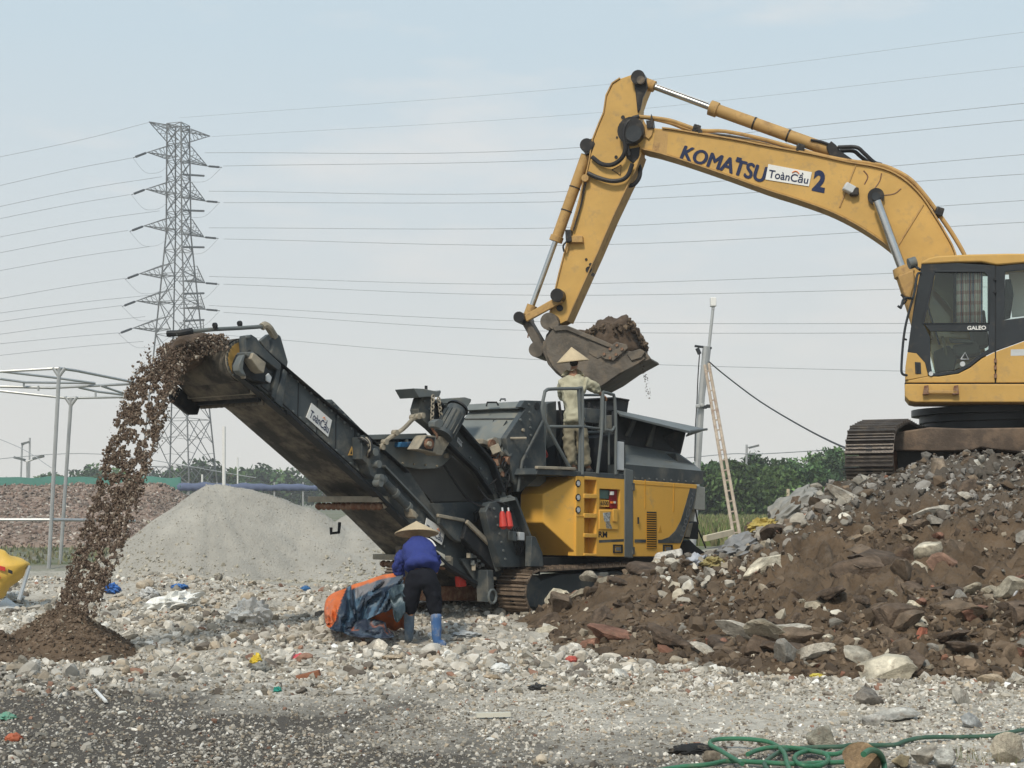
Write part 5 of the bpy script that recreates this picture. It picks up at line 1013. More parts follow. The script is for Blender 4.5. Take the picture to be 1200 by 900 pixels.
MB().tube([(6.75, 20.55, 2.2), (6.75, 20.55, 2.55)], .86, 28).build('carbody', M['exdark'], ex)
# undercarriage: tracks run back to the right, X frame between them
tv = V((.43, .903, 0)).normalized(); ta = V((tv.y, -tv.x, 0))
TZ = 1.655
TA = P(1019.5, 570, 18.75); TA.z = 0
lp2 = [(.42, TZ + .80), (.75, TZ + .86), (1.1, TZ + .90), (1.8, TZ + .86), (2.6, TZ + .87), (3.2, TZ + .84)]
for k in range(1, 14): a = R(90 - 180 * k / 14); lp2.append((3.25 + .40 * math.cos(a), TZ + .42 + .42 * math.sin(a)))
lp2 += [(3.2, TZ), (.40, TZ)]
for k in range(1, 14): a = R(-90 - 180 * k / 14); lp2.append((.40 + .40 * math.cos(a), TZ + .40 + .40 * math.sin(a)))
for off in (0, 2.3):
    c0 = TA + ta * off - tv * .05
    track(ex, c0, tv, ta, .62, lp2, 54, 'trackdk', rib=.04)
    sgn = 1 if off == 0 else -1
    fm = MB().prism([c0 + ta * (-.16) + tv * a + V((0, 0, z)) for a, z in ((.3, TZ + .15), (.25, TZ + .35), (.5, TZ + .6), (1.1, TZ + .72), (2.8, TZ + .72), (3.2, TZ + .5), (3.2, TZ + .2), (3.0, TZ + .12))], ta * .32).build('track_frame', M['brownsteel'] if 'brownsteel' in M else M['rust'], ex, bevel=.02)
    for a in (.40, 3.25): disc('idler_wheel', c0 + tv * a + V((0, 0, TZ + .41)), ta, .33, .3, 'grease', fm, 22)
    for a in (.8, 1.2, 1.6, 2.0, 2.4, 2.8): disc('track_roller', c0 + tv * a + V((0, 0, TZ + .13)), ta, .09, .36, 'grease', fm, 14)
    for a in (1.2, 2.3): disc('carrier_roller', c0 + tv * a + V((0, 0, TZ + .76)), ta, .06, .25, 'grease', fm, 12)
M['brownsteel'] = mat('muddy_frame', (.10, .075, .058), .75, var=.3, vs=3, dirt=(.19, .135, .095), da=.5, ds=3, bump=.3)
bmf = EP('cross_frame', [(1044, 509), (1060, 505), (1090, 500.5), (1130, 502), (1200, 501), (1300, 500), (1300, 530), (1205, 531), (1165, 527), (1150, 524.5), (1140, 528), (1100, 529), (1046, 528)], 18.95, 19.5, 'brownsteel', bevel=.02)
EP('cross_frame_lower', [(1050, 529), (1110, 529), (1120, 536), (1110, 560), (1054, 562)], 19.25, 19.6, 'grease')
MB().box((6.75, 20.5, 2.2), (1.9, 1.9, .5)).build('carbody_block', M['brownsteel'], ex, bevel=.03)
# ---------------- people ----------------
def skin(name, nodes, edges, m, parent, sub=2, disp=0., ds=.12, rootn=None):
    """one continuous skinned surface: nodes {name: (point, rx, ry)}"""
    ks = list(nodes); c = V(nodes[ks[0]][0]); me = bpy.data.meshes.new(name)
    me.from_pydata([V(nodes[k][0]) - c for k in ks], [(ks.index(a), ks.index(b)) for a, b in edges], [])
    o = bpy.data.objects.new(name, me); link(o, parent, c); me.materials.append(m)
    mod = o.modifiers.new('skin', 'SKIN'); mod.use_smooth_shade = True; mod.branch_smoothing = .6
    for i, k in enumerate(ks):
        s = me.skin_vertices[0].data[i]; s.radius = nodes[k][1:3]; s.use_root = (k == (rootn or ks[0]))
    sb = o.modifiers.new('sub', 'SUBSURF'); sb.levels = sub; sb.render_levels = sub
    if disp:
        t = bpy.data.textures.new(name + '_folds', 'CLOUDS'); t.noise_scale = ds; t.noise_depth = 3
        d = o.modifiers.new('folds', 'DISPLACE'); d.texture = t; d.strength = disp; d.mid_level = .5; d.texture_coords = 'LOCAL'
    return o
def hand(nodes, edges, wrist, d, side, r=.0095, curl=.5, key='h', down=V((0, 0, -1))):
    """palm plus four fingers and a thumb, each its own chain"""
    d = d.normalized(); s = side.normalized(); p = wrist + d * .05
    nodes[key + 'palm'] = (p, .026, .016); edges.append((key + 'wrist', key + 'palm'))
    for i, (of, ln) in enumerate(((-.030, .062), (-.010, .072), (.010, .068), (.029, .054))):
        b = p + d * .035 + s * of; m_ = b + (d * (1 - curl * .4) + down * curl * .6).normalized() * ln * .5; e_ = m_ + (d * (1 - curl) + down * curl * 1.3).normalized() * ln * .5
        a = [key + 'f%d%s' % (i, x) for x in 'abc']
        nodes[a[0]] = (b, r * 1.15, r * 1.15); nodes[a[1]] = (m_, r, r); nodes[a[2]] = (e_, r * .8, r * .8); edges += [(key + 'palm', a[0]), (a[0], a[1]), (a[1], a[2])]
    t = [key + 'ta', key + 'tb']; nodes[t[0]] = (p - d * .01 - s * .035 + down * .01, r * 1.2, r * 1.2); nodes[t[1]] = (p + d * .03 - s * .05 + down * .02, r, r); edges += [(key + 'palm', t[0]), (t[0], t[1])]
def cone_hat(name, apex, ax, r, h, parent):
    ax = V(ax).normalized(); x = ax.orthogonal().normalized(); y = ax.cross(x); vs, fs = [], []; n = 40; rows = 14
    for i in range(rows + 1):
        t = i / rows; rr_ = r * (t * .97 + .03 * math.sin(t * 3.14)) * (1 + (.006 if i % 2 else -.002)); 
        vs += [apex - ax * h * (t + .02 * math.sin(t * 3.14)) + (x * math.cos(k / n * 6.283) + y * math.sin(k / n * 6.283)) * max(rr_, .004) for k in range(n)]
    fs = [[i * n + k, i * n + (k + 1) % n, (i + 1) * n + (k + 1) % n, (i + 1) * n + k] for i in range(rows) for k in range(n)] + [list(range(n))[::-1]]
    o = mk(name, vs, fs, M['hat'], parent, ang=60); s = o.modifiers.new('t', 'SOLIDIFY'); s.thickness = .008; s.offset = -1
    rim = [apex - ax * h + (x * math.cos(k / n * 6.283) + y * math.sin(k / n * 6.283)) * r for k in range(n + 1)]
    MB().tube(rim, .006, 6, cap=False).build('hat_rim', M['hat'], o); return o
# --- worker on the crusher platform, back to the camera
Y1 = 19.62
p1 = root('person', P(681, 553, Y1), 'person in a conical straw hat and faded khaki clothes standing at the crusher guard rail', 'person')
hipc, chest, neck = P(673, 494, Y1), P(670.5, 450, Y1 + .02), P(672, 434, Y1 + .04)
n1 = dict(pelvis=(hipc, .13, .10), belly=(P(671, 474, Y1), .14, .10), chest=(chest, .17, .11), neck0=(P(671.5, 440, Y1 + .03), .09, .07), neck=(neck, .05, .05), head=(P(673.5, 424, Y1 + .07), .075, .09), crown=(P(674, 417, Y1 + .08), .06, .07), nose=(P(676.5, 424, Y1 + .17), .014, .014),
          lsh=(P(662, 448, Y1 + .02), .03, .03), rsh=(P(683, 447, Y1 + .0), .03, .03), lel=(P(658, 464, Y1 + .16), .042, .042), hlwrist=(P(670, 470, Y1 + .34), .03, .03), rel=(P(696, 453, Y1 + .06), .042, .042), hrwrist=(P(703.5, 461, Y1 + .12), .03, .03),
          lhip=(P(667, 500, Y1), .06, .06), rhip=(P(681, 500, Y1), .06, .06), lkn=(P(666.5, 526, Y1 - .02), .055, .055), rkn=(P(684.5, 526, Y1 + .02), .055, .055), lan=(P(672.5, 547, Y1), .04, .04), ran=(P(688.5, 547, Y1 + .03), .04, .04), lto=(P(675.5, 552, Y1 + .14), .035, .03), rto=(P(692, 552, Y1 + .16), .035, .03))
e1_ = [('pelvis', 'belly'), ('belly', 'chest'), ('chest', 'neck0'), ('neck0', 'neck'), ('neck', 'head'), ('head', 'crown'), ('head', 'nose'), ('chest', 'lsh'), ('chest', 'rsh'), ('lsh', 'lel'), ('lel', 'hlwrist'), ('rsh', 'rel'), ('rel', 'hrwrist'), ('pelvis', 'lhip'), ('pelvis', 'rhip'), ('lhip', 'lkn'), ('rhip', 'rkn'), ('lkn', 'lan'), ('rkn', 'ran'), ('lan', 'lto'), ('ran', 'rto')]
hand(n1, e1_, n1['hrwrist'][0], V((.5, .3, -.35)), V((.3, -1, 0)), key='hr', curl=.7); hand(n1, e1_, n1['hlwrist'][0], V((.5, .6, -.1)), V((.6, -.5, 0)), key='hl', curl=.7)
skin('body', n1, e1_, M['skin'], p1, rootn='pelvis')
S1 = dict(hem=(P(673, 498, Y1), .20, .16), waist=(P(672.5, 489, Y1), .19, .15), belly=(P(671, 470, Y1), .175, .14), chest=(P(670.5, 452, Y1 + .02), .20, .15), up=(P(671.5, 442, Y1 + .03), .17, .12), col=(P(672, 434, Y1 + .04), .08, .08), lsh=(P(659.5, 446, Y1 + .02), .10, .10), rsh=(P(685.5, 445, Y1), .10, .10), lel=(P(657.5, 463, Y1 + .14), .068, .068), lcu=(P(667, 470, Y1 + .30), .05, .05), rel=(P(694.5, 453, Y1 + .05), .07, .07), rcu=(P(702.6, 460, Y1 + .11), .05, .05))
sh_ = skin('shirt', S1, [('hem', 'waist'), ('waist', 'belly'), ('belly', 'chest'), ('chest', 'up'), ('up', 'col'), ('chest', 'lsh'), ('chest', 'rsh'), ('lsh', 'lel'), ('lel', 'lcu'), ('rsh', 'rel'), ('rel', 'rcu')], M['shirt'], p1, 3, .085, .09, rootn='belly')
T1 = dict(pel=(P(673, 495, Y1), .155, .12), waist=(P(672.5, 486, Y1), .15, .12), lhip=(P(667, 503, Y1 - .0), .105, .11), rhip=(P(680.5, 503, Y1 + .0), .105, .11), lkn=(P(667.5, 525, Y1 - .02), .085, .085), rkn=(P(684, 525, Y1 + .02), .085, .085), lan=(P(671.5, 547, Y1), .078, .078), ran=(P(688, 547.5, Y1 + .03), .078, .078))
skin('trousers', T1, [('pel', 'waist'), ('pel', 'lhip'), ('pel', 'rhip'), ('lhip', 'lkn'), ('rhip', 'rkn'), ('lkn', 'lan'), ('rkn', 'ran')], M['trou'], p1, 3, .085, .085, rootn='pel')
for x, o_ in ((673, 0), (689.5, .03)): skin('shoe', dict(h=(P(x - .6, 551, Y1 + o_ - .04), .045, .035), t=(P(x + 3, 552, Y1 + o_ + .16), .045, .03)), [('h', 't')], M['glovem'], p1, 2)
cone_hat('conical_hat', P(669.8, 407.5, Y1 + .05), (-.10, -.06, 1), .215, .185, p1)
skin('hair', dict(a=(P(673, 422, Y1 + .02), .08, .06), b=(P(672, 430, Y1 + .0), .06, .045)), [('a', 'b')], M['hair'], p1, 2)
cx = [P(663.5 + 7 * math.cos(t), 452 + 9 * math.sin(t), Y1 - .185) for t in [.3 + k * .35 for k in range(16)]]
# --- worker bending over the tarpaulin, seen from behind
Y2 = 15.3
p2_ = root('person', P(496, 757, 15.25), 'person bending over the crumpled tarpaulin in blue jacket, black trousers and blue rubber boots', 'person')
n2 = dict(pelvis=(P(494, 672, Y2), .09, .08), belly=(P(493, 656, Y2 + .14), .09, .07), chest=(P(490, 643, Y2 + .38), .10, .07), neck=(P(489, 634, Y2 + .56), .05, .05), head=(P(488.5, 634, Y2 + .70), .075, .085), crown=(P(488, 633, Y2 + .78), .06, .06), nose=(P(488, 643, Y2 + .74), .014, .014),
          lsh=(P(474, 647, Y2 + .44), .04, .04), rsh=(P(507, 648, Y2 + .42), .04, .04), lel=(P(466.5, 664, Y2 + .46), .035, .035), hlwrist=(P(473, 679, Y2 + .52), .028, .028), rel=(P(511, 668, Y2 + .5), .04, .04), hrwrist=(P(497, 688, Y2 + .6), .028, .028),
          lhip=(P(483, 679, Y2 + .0), .06, .06), rhip=(P(506, 680, Y2), .06, .06), lkn=(P(480.5, 708, Y2 + .04), .06, .06), rkn=(P(509, 712, Y2), .06, .06), lan=(P(479.5, 745, Y2 + .1), .038, .038), ran=(P(512, 752, Y2 - .05), .038, .038), lto=(P(480, 750, Y2 + .25), .035, .03), rto=(P(519, 755, Y2 + .04), .035, .03))
e2_ = [('pelvis', 'belly'), ('belly', 'chest'), ('chest', 'neck'), ('neck', 'head'), ('head', 'crown'), ('head', 'nose'), ('chest', 'lsh'), ('chest', 'rsh'), ('lsh', 'lel'), ('lel', 'hlwrist'), ('rsh', 'rel'), ('rel', 'hrwrist'), ('pelvis', 'lhip'), ('pelvis', 'rhip'), ('lhip', 'lkn'), ('rhip', 'rkn'), ('lkn', 'lan'), ('rkn', 'ran'), ('lan', 'lto'), ('ran', 'rto')]
hand(n2, e2_, n2['hlwrist'][0], V((-.1, .1, -1)), V((1, .2, 0)), key='hl', curl=.4, down=V((0, .6, -.6))); hand(n2, e2_, n2['hrwrist'][0], V((-.5, .1, -.8)), V((1, .2, 0)), key='hr', curl=.4, down=V((-.3, .6, -.6)))
skin('body', n2, e2_, M['skin'], p2_, rootn='pelvis')
J = dict(hem=(P(494.5, 668, Y2 + .01), .215, .18), waist=(P(494, 661, Y2 + .05), .20, .16), belly=(P(492.5, 649, Y2 + .2), .20, .16), chest=(P(490, 643, Y2 + .40), .20, .14), col=(P(489, 637, Y2 + .54), .08, .07), lsh=(P(473, 647, Y2 + .42), .085, .09), rsh=(P(507.5, 648, Y2 + .40), .085, .09), lel=(P(466.5, 664, Y2 + .44), .066, .066), lcu=(P(471, 677, Y2 + .50), .05, .05), rel=(P(509, 666, Y2 + .48), .062, .062), rcu=(P(498, 684, Y2 + .58), .05, .05))
jk = skin('jacket', J, [('hem', 'waist'), ('waist', 'belly'), ('belly', 'chest'), ('chest', 'col'), ('chest', 'lsh'), ('chest', 'rsh'), ('lsh', 'lel'), ('lel', 'lcu'), ('rsh', 'rel'), ('rel', 'rcu')], M['jacket'], p2_, 3, .07, .08, rootn='belly')
tubeo('jacket_piping', [P(490, 629.5, Y2 + .40), P(499, 630.5, Y2 + .38), P(506, 634, Y2 + .35), P(510.5, 640, Y2 + .33)], .009, M['white'], jk, sm=4)
T2 = dict(pel=(P(494.5, 673, Y2 + .02), .19, .15), waist=(P(494, 662, Y2 + .05), .165, .12), lhip=(P(484, 683, Y2), .125, .13), rhip=(P(505.5, 684, Y2), .125, .13), lkn=(P(480.5, 706, Y2 + .04), .085, .085), rkn=(P(509, 708, Y2), .085, .085), lan=(P(479.8, 722, Y2 + .06), .075, .075), ran=(P(510.8, 725, Y2 - .03), .08, .08))
skin('trousers', T2, [('pel', 'waist'), ('pel', 'lhip'), ('pel', 'rhip'), ('lhip', 'lkn'), ('rhip', 'rkn'), ('lkn', 'lan'), ('rkn', 'ran')], M['blacktr'], p2_, 3, .05, .09, rootn='pel')
M['boot2'] = mat('dusty_boot', (.10, .14, .19), .65, var=.2, vs=10, dirt=(.24, .25, .25), da=.5, ds=6)
for (tx, ty, bx, by, dy, toe, mm) in ((479.6, 714, 479.2, 747, .07, (-1.5, .15), 'boot2'), (510.8, 717, 512, 753, -.04, (11, .02), 'boot')):
    skin('rubber_boot', dict(top=(P(tx, ty, Y2 + dy), .068, .068), mid=(P((tx + bx) / 2, (ty + by) / 2, Y2 + dy), .06, .06), an=(P(bx, by, Y2 + dy), .052, .052), toe=(P(bx + toe[0], by + 3.2, Y2 + dy + toe[1]), .045, .038)), [('top', 'mid'), ('mid', 'an'), ('an', 'toe')], M[mm], p2_, 2, .012, .05)
cone_hat('conical_hat', P(488, 611.5, Y2 + .52), (-.03, .22, 1), .235, .13, p2_)
# ---------------- tarpaulin ----------------
tm = mat('tarpaulin', (1, 1, 1), .5, attr=True, var=.25, vs=6, dirt=(.20, .22, .23), da=.3, ds=7, bump=.2)
def tarp():
    """a gathered sheet: traced silhouette filled with folds that run from the ridge down to the gathered foot"""
    top = smooth([V((x, y, 0)) for x, y in ((380, 728), (380, 712), (384, 701), (393, 694), (405, 690), (414, 685), (424, 682), (436, 678), (450, 674), (462, 672), (473, 671))], 6)
    bot = smooth([V((x, y, 0)) for x, y in ((383, 733), (388, 737), (394, 740), (402, 741), (411, 742), (420, 744), (424, 738), (430, 726), (444, 720), (458, 714), (472, 702))], 6)
    nu, nv = len(top), 34; vs, cs = [], []
    for i in range(nu):
        uu = i / (nu - 1)
        for j in range(nv):
            v = j / (nv - 1); b = bot[i].lerp(top[i], v)
            fan = uu * 5.5 + (1 - v) * 2.2 * (uu - .3)
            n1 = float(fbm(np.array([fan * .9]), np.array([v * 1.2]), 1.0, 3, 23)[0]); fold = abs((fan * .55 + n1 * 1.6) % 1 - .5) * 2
            dep = 15.30 + .55 * v ** 1.3 + (fold - .5) * .20 * math.sin(v * 2.9 + .25) + n1 * .10 + .14 * max(0, uu - .5) * (1 - v)
            b2 = V((b.x + n1 * 1.2, b.y + n1 * 1.2, 0)); vs.append(P(b2.x, b2.y, dep))
            lf = b.x - 378 - (v * 16) - 3 * n1
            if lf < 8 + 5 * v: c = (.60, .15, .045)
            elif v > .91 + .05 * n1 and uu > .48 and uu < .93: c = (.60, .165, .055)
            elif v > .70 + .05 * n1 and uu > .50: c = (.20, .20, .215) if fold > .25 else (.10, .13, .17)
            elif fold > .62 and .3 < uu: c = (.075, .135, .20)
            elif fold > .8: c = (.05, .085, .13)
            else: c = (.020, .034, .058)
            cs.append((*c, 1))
    # back side falling to the ground behind the ridge
    nb = 10
    for i in range(nu):
        p0 = vs[i * nv + nv - 1]
        for j in range(1, nb + 1):
            t = j / nb; vs.append(V((p0.x, p0.y + .55 * t, p0.z * (1 - t) + .05 * t + .02 * math.sin(i * .7)))); cs.append((.60, .16, .05, 1))
    fs = [[i * nv + j, (i + 1) * nv + j, (i + 1) * nv + j + 1, i * nv + j + 1] for i in range(nu - 1) for j in range(nv - 1)]
    B = nu * nv; ix = lambda i, j: i * nv + nv - 1 if j == 0 else B + i * nb + j - 1
    fs += [[ix(i, j), ix(i + 1, j), ix(i + 1, j + 1), ix(i, j + 1)] for i in range(nu - 1) for j in range(nb)]
    o = mk('tarpaulin', vs, fs, tm, None, ang=40, label='crumpled blue and orange tarpaulin heaped on the gravel beside the bending worker', cat='tarpaulin', colors=cs)
    s = o.modifiers.new('t', 'SOLIDIFY'); s.thickness = .006
    def lump(name, pts, cols, seed):        # loose corner lying on the stones
        vs, cs = [], []; nu, nv = 46, 16; tp = smooth([V((*p, 0)) for p in pts[0]], 9); bt = smooth([V((*p, 0)) for p in pts[1]], 9); nu = min(len(tp), len(bt))
        for i in range(nu):
            for j in range(nv):
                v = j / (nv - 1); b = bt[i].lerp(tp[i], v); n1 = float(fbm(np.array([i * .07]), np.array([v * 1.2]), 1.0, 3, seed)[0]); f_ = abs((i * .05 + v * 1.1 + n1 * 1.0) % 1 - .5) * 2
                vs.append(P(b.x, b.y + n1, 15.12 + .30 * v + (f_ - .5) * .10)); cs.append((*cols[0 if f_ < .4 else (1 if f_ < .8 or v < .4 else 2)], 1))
        fs = [[i * nv + j, (i + 1) * nv + j, (i + 1) * nv + j + 1, i * nv + j + 1] for i in range(nu - 1) for j in range(nv - 1)]
        q = mk(name, vs, fs, tm, o, ang=40, colors=cs); s = q.modifiers.new('t', 'SOLIDIFY'); s.thickness = .006
    lump('tarp_fold', (((404, 738), (420, 727), (436, 725), (450, 729), (454, 736), (461, 741)), ((404, 742), (414, 746), (430, 747), (444, 748), (456, 748), (462, 746))), ((.022, .03, .05), (.06, .085, .12), (.25, .085, .05)), 4)
    lump('tarp_corner', (((455, 692), (463, 686), (474, 684)), ((463, 727), (467, 729), (475, 716))), ((.03, .05, .065), (.05, .08, .095), (.22, .27, .30)), 9)
tarp()
# ---------------- background ----------------
# pylon
py = root('transmission_tower', (-45.9, 200, 0), 'tall grey lattice power pylon with many cross arms rising behind the conveyor', 'pylon')
def hz(pyy, Y=200.): return CH + (HZ - pyy) * Y / F
CX = -45.9; a1_ = V((.89, .455, 0)); a2_ = V((-.455, .89, 0))
def rad(z): return float(np.interp(z, [0, hz(385), hz(275), hz(142)], [5.75, 3.1, 1.72, 1.55]))
def corner(i, z): d = (a1_, a2_, -a1_, -a2_)[i]; cx = CX - .1 * max(0, z - 20) / 30; p = V((cx, 200, z)) + d * rad(z); return p
top = hz(146)
for i in range(4):
    MB().tube([corner(i, z) for z in (-.3, 8, 16, hz(385), 30, hz(275), 45, top)], .11, 5).build('leg', M['pylon'], py)
br_ = MB(); lv = [0.2, 6.2]; 
while lv[-1] < top - .5: lv.append(lv[-1] + rad(lv[-1]) * (1.05 if lv[-1] > 12 else .95) * 1.35)
lv[-1] = top; lv = [z for z in lv if z <= top]
for a, b in zip(lv, lv[1:]):
    for i in range(4):
        j = (i + 1) % 4; br_.bar(corner(i, a), corner(j, b), .085); br_.bar(corner(j, a), corner(i, b), .085); br_.bar(corner(i, b), corner(j, b), .07)
        if a < 16:
            m_ = (corner(i, b) + corner(j, b)) / 2; lo_ = corner(i, a).lerp(corner(i, b), .5); l2 = corner(j, a).lerp(corner(j, b), .5); br_.bar(lo_, m_, .07); br_.bar(l2, m_, .07)
            for t in (.3, .65):
                br_.bar(corner(i, a).lerp(corner(i, b), t), corner(i, a).lerp(corner(j, b), t * .9), .05); br_.bar(corner(j, a).lerp(corner(j, b), t), corner(j, a).lerp(corner(i, b), t * .9), .05)
br_.build('bracing', M['pylon'], py, kind='stuff')
ARMS = [(174.7, 142.7, 246, 159.5, 0), (172.8, 178.5, 243, 194.7, 1), (171, 221.7, 240.6, 235.7, 1), (169, 264.7, 239, 278, 1), (163.8, 320.7, 240, 331.6, 1), (160, 352.7, 240.6, 362.7, 1), (156, 384.5, 240, 394, 1)]
tips = []
for (lx, ly, rx, ry, ins) in ARMS:
    pts = []
    for x, y, Y in ((lx, ly, 195.9), (rx, ry, 204.1)):
        tip = P(x, y, Y); z = tip.z; mb = MB(); n = 5; d = V((tip.x - CX, tip.y - 200, 0)).normalized(); sd_ = V((-d.y, d.x, 0)); w0 = rad(z) * .72
        c0 = V((CX, 200, 0)) + d * w0; hh = 2.0
        a_ = [c0 + sd_ * w0 + V((0, 0, z)), c0 - sd_ * w0 + V((0, 0, z)), c0 + sd_ * w0 + V((0, 0, z + hh * (.9 if ins else -.9))), c0 - sd_ * w0 + V((0, 0, z + hh * (.9 if ins else -.9)))]
        for q in a_: mb.bar(q, tip, .09)
        for k in range(n):
            t, t2 = k / n, (k + 1) / n
            L_ = [q.lerp(tip, t) for q in a_]; L2 = [q.lerp(tip, t2) for q in a_]
            mb.bar(L_[0], L2[1], .055); mb.bar(L_[0], L2[2], .055); mb.bar(L_[1], L2[3], .055); mb.bar(L_[0], L_[1], .055); mb.bar(L_[2], L_[3], .05)
        mb.build('cross_arm', M['pylon'], py); pts.append(tip)
        if ins:
            e_ = P(x - 17, y + 6.5, Y - 3) if x < 200 else P(x + 17, y + 1.4, Y - 3)
            MB().tube([tip.lerp(e_, .12), tip.lerp(e_, .13), tip.lerp(e_, .8), tip.lerp(e_, .82)], [.05, .16, .16, .05], 6).build('insulator', M['exdark'], py); MB().tube([tip, e_], .05, 4).build('insulator_rod', M['pylon'], py)
            far_ = P(x + (42 if x < 200 else -36), y + (5 if x < 200 else 26), Y + 1)
            far_ = V((CX + (1.5 if x < 200 else -1), 200, z - 1.8)) if x > 200 else V((CX - 1, 199, z - .8))
            mid = (e_ + far_) / 2 - V((0, 0, 1.7)); tubeo('jumper_wire', [e_, e_.lerp(mid, .55) - V((0, 0, .6)), mid, far_.lerp(mid, .5) - V((0, 0, .4)), far_], .022, M['wire'], py, n=4, sm=5)
        if ins: 
            q2 = V((CX + (2.8), 203, z - 1.6)) if x > 200 else None
            if q2: MB().tube([q2, q2 + V((-2.2, -3, -.5))], .15, 5).build('insulator', M['pylon'], py)
# wires
def wire(pts, r, label, group):
    # points (px, py, depth); parabola through them
    q = smooth([P(*p) for p in pts], 8); o = MB().tube(q, r, 4, cap=False).build('power_line', M['wire'], None); tag(o, label, 'power line', group)
RW = [((210, 138), (700, 100), (1260, 30)), ((248, 160), (700, 132), (1260, 71)), ((240, 179), (645, 175), (1260, 115)), ((262, 194.5), (700, 185), (1260, 135)), ((245, 224), (650, 225), (1260, 176)), ((262, 237.5), (700, 235), (1260, 200)),
      ((245, 267), (690, 266), (1260, 231)), ((262, 280), (690, 287), (1260, 257)), ((245, 324), (640, 333), (1260, 312)), ((262, 333), (640, 346), (1260, 334)), ((245, 358), (640, 377), (1260, 379)), ((262, 366), (640, 388), (1260, 390)), ((255, 392), (640, 422), (1260, 440)), ((262, 400), (640, 470), (1260, 470))]
RW = RW[:13]
ORD = 'topmost second third fourth fifth sixth seventh eighth ninth tenth eleventh twelfth thirteenth fourteenth fifteenth sixteenth'.split()
for i, (a, b, c) in enumerate(RW): wire([(*a, 201), (*b, 178), (*c, 150)], .016 if i < 2 else .03, ORD[i] + ' from the top of the thin power wires running right from the pylon', 'power lines right of the pylon')
for i, (x, y, dy) in enumerate(((155, 185, 32), (190, 207, 33), (152, 228, 28), (187, 247, 29), (150, 270, 26), (175, 289, 27), (147, 326, 24), (175, 346, 20), (143, 358, 19), (170, 371, 20), (139, 390, 13), (168, 400, 16))): wire([(x, y, 198), (x * .5, y + dy * .46, 190), (-60, y + dy * 1.45, 176)], .028, ORD[i + 1] + ' from the top of the thin power wires running left from the pylon', 'power lines left of the pylon')
wire([(176, 143, 196), (90, 165, 188), (-60, 196, 176)], .026, 'topmost thin earth wire running left from the pylon peak', 'power lines left of the pylon')
wire([(-40, 500, 80), (22, 524, 75), (60, 548, 70)], .02, 'thin slack cable crossing behind the steel frame at far left', None)
wire([(-40, 541, 120), (115, 532, 118), (300, 560, 116)], .03, 'low distant cable sagging behind the falling soil', None)
wire([(600, 560, 120), (830, 534, 110), (890, 532, 108), (985, 526, 106), (1100, 516, 104)], .035, 'low cable running above the tree tops behind the ladder', None)
# far ridge of broken brick behind the steel frame
def bank_h(x, y):
    t = np.clip(1 - np.abs(y - 56) / 9.5, 0, 1) ** .75; e_ = sstep(-9.8, -13.5, x); return 2.08 * t * e_ * (1 + .10 * fbm(x, y, .25, 3, 81)) + fbm(x, y, .8, 4, 82) * .35 * t * e_ - .12 * (t * e_ < .02)
bank = heapmesh('rubble_bank', -44, -8, 46, 66, .22, bank_h, mat('brick_rubble', (.25, .19, .155), .95, var=.3, vs=1.2, dirt=(.36, .31, .27), da=.3, ds=2), 'long low bank of reddish broken brick in front of the green netting', 'rubble bank')
n = 22000; x = rng.uniform(-30, -9.5, n); y = rng.uniform(46.5, 57, n); h = bank_h(x, y); k = h > 0
scatter('loose_stones', np.stack([x, y, h + .01], -1)[k], (.03 + .09 * rng.uniform(0, 1, n) ** 2.5)[k], palette(n, [(.25, .185, .155), (.31, .25, .215), (.19, .155, .13), (.46, .42, .37), (.15, .125, .11)], (5, 4, 3, 1.2, 2))[k], M['attr'], parent=bank, kind='stuff')
# netting fence
def net(name, x0, x1, Y, yt, yb, col, label):
    n = 90; vs = []
    for i in range(n + 1):
        t = i / n; px_ = x0 + (x1 - x0) * t; o = math.sin(t * 21) * .7 + math.sin(t * 47 + 1) * .6 + t * (2.5 if 'blue' in name else 0)
        vs += [P(px_, yt + o, Y), P(px_, (yt + yb) / 2 + o * .3, Y + .01 * math.sin(i * 1.9)), P(px_, yb, Y + .02 * math.sin(i * 1.1 + 1))]
    fs = [[3 * i + k, 3 * i + k + 1, 3 * i + k + 4, 3 * i + k + 3] for i in range(n) for k in (0, 1)]
    rt = root(name, P((x0 + x1) / 2, 587, Y), label, 'netting fence'); o = mk('net_sheet', vs, fs, mat(name, col, .8, var=.15, vs=.4), rt, ang=30); s = o.modifiers.new('t', 'SOLIDIFY'); s.thickness = .03
    for k in range(5): px_ = x0 + (x1 - x0) * (k + .5) / 5; MB().tube([P(px_, yt - .5, Y + .1), P(px_, 612, Y + .1)], .04, 6).build('post', M['galv'], rt)
net('green_net', -80, 212, 66, 559, 592, (.075, .19, .16), 'green shade netting fence stretched behind the brick rubble bank')
net('blue_net', 204, 372, 66, 565.5, 575, (.12, .15, .24), 'blue netting fence running behind the grey gravel stockpile')
# steel frame shelter
fr = root('pipe_frame', P(58, 667, 31.9), 'bare galvanised steel pipe shelter frame standing at far left', 'shelter frame')
def pipe(name, a, r=.032, sm=0): return tubeo(name, [P(*q) for q in a], r, M['galv'], fr, n=8, sm=sm)
for (xt, yt, xb, yb, Y) in ((69.5, 432, 57, 668, 31.9), (83.5, 466, 70.5, 661, 34.5)):
    o = pipe('post', [(xt, yt, Y), (xb, yb, Y)], .044)
    for s in (-1, 1): tubeo('brace', [P(xt - .4, yt + 9, Y), P(xt + s * 7, yt - 1, Y)], .04, M['galv'], o)
pipe('rail', [(-30, 437, 31.9), (69, 431.5, 31.9)]); pipe('rail', [(69, 431.5, 31.9), (90, 434.5, 32.5), (157, 448, 34.5)]); pipe('rail', [(-30, 452, 33.5), (60, 454.5, 33.5), (160, 449.5, 34.5)]); pipe('rail', [(-30, 455, 34.5), (0, 458, 34.5), (78, 466.5, 34.5), (150, 465, 35)])
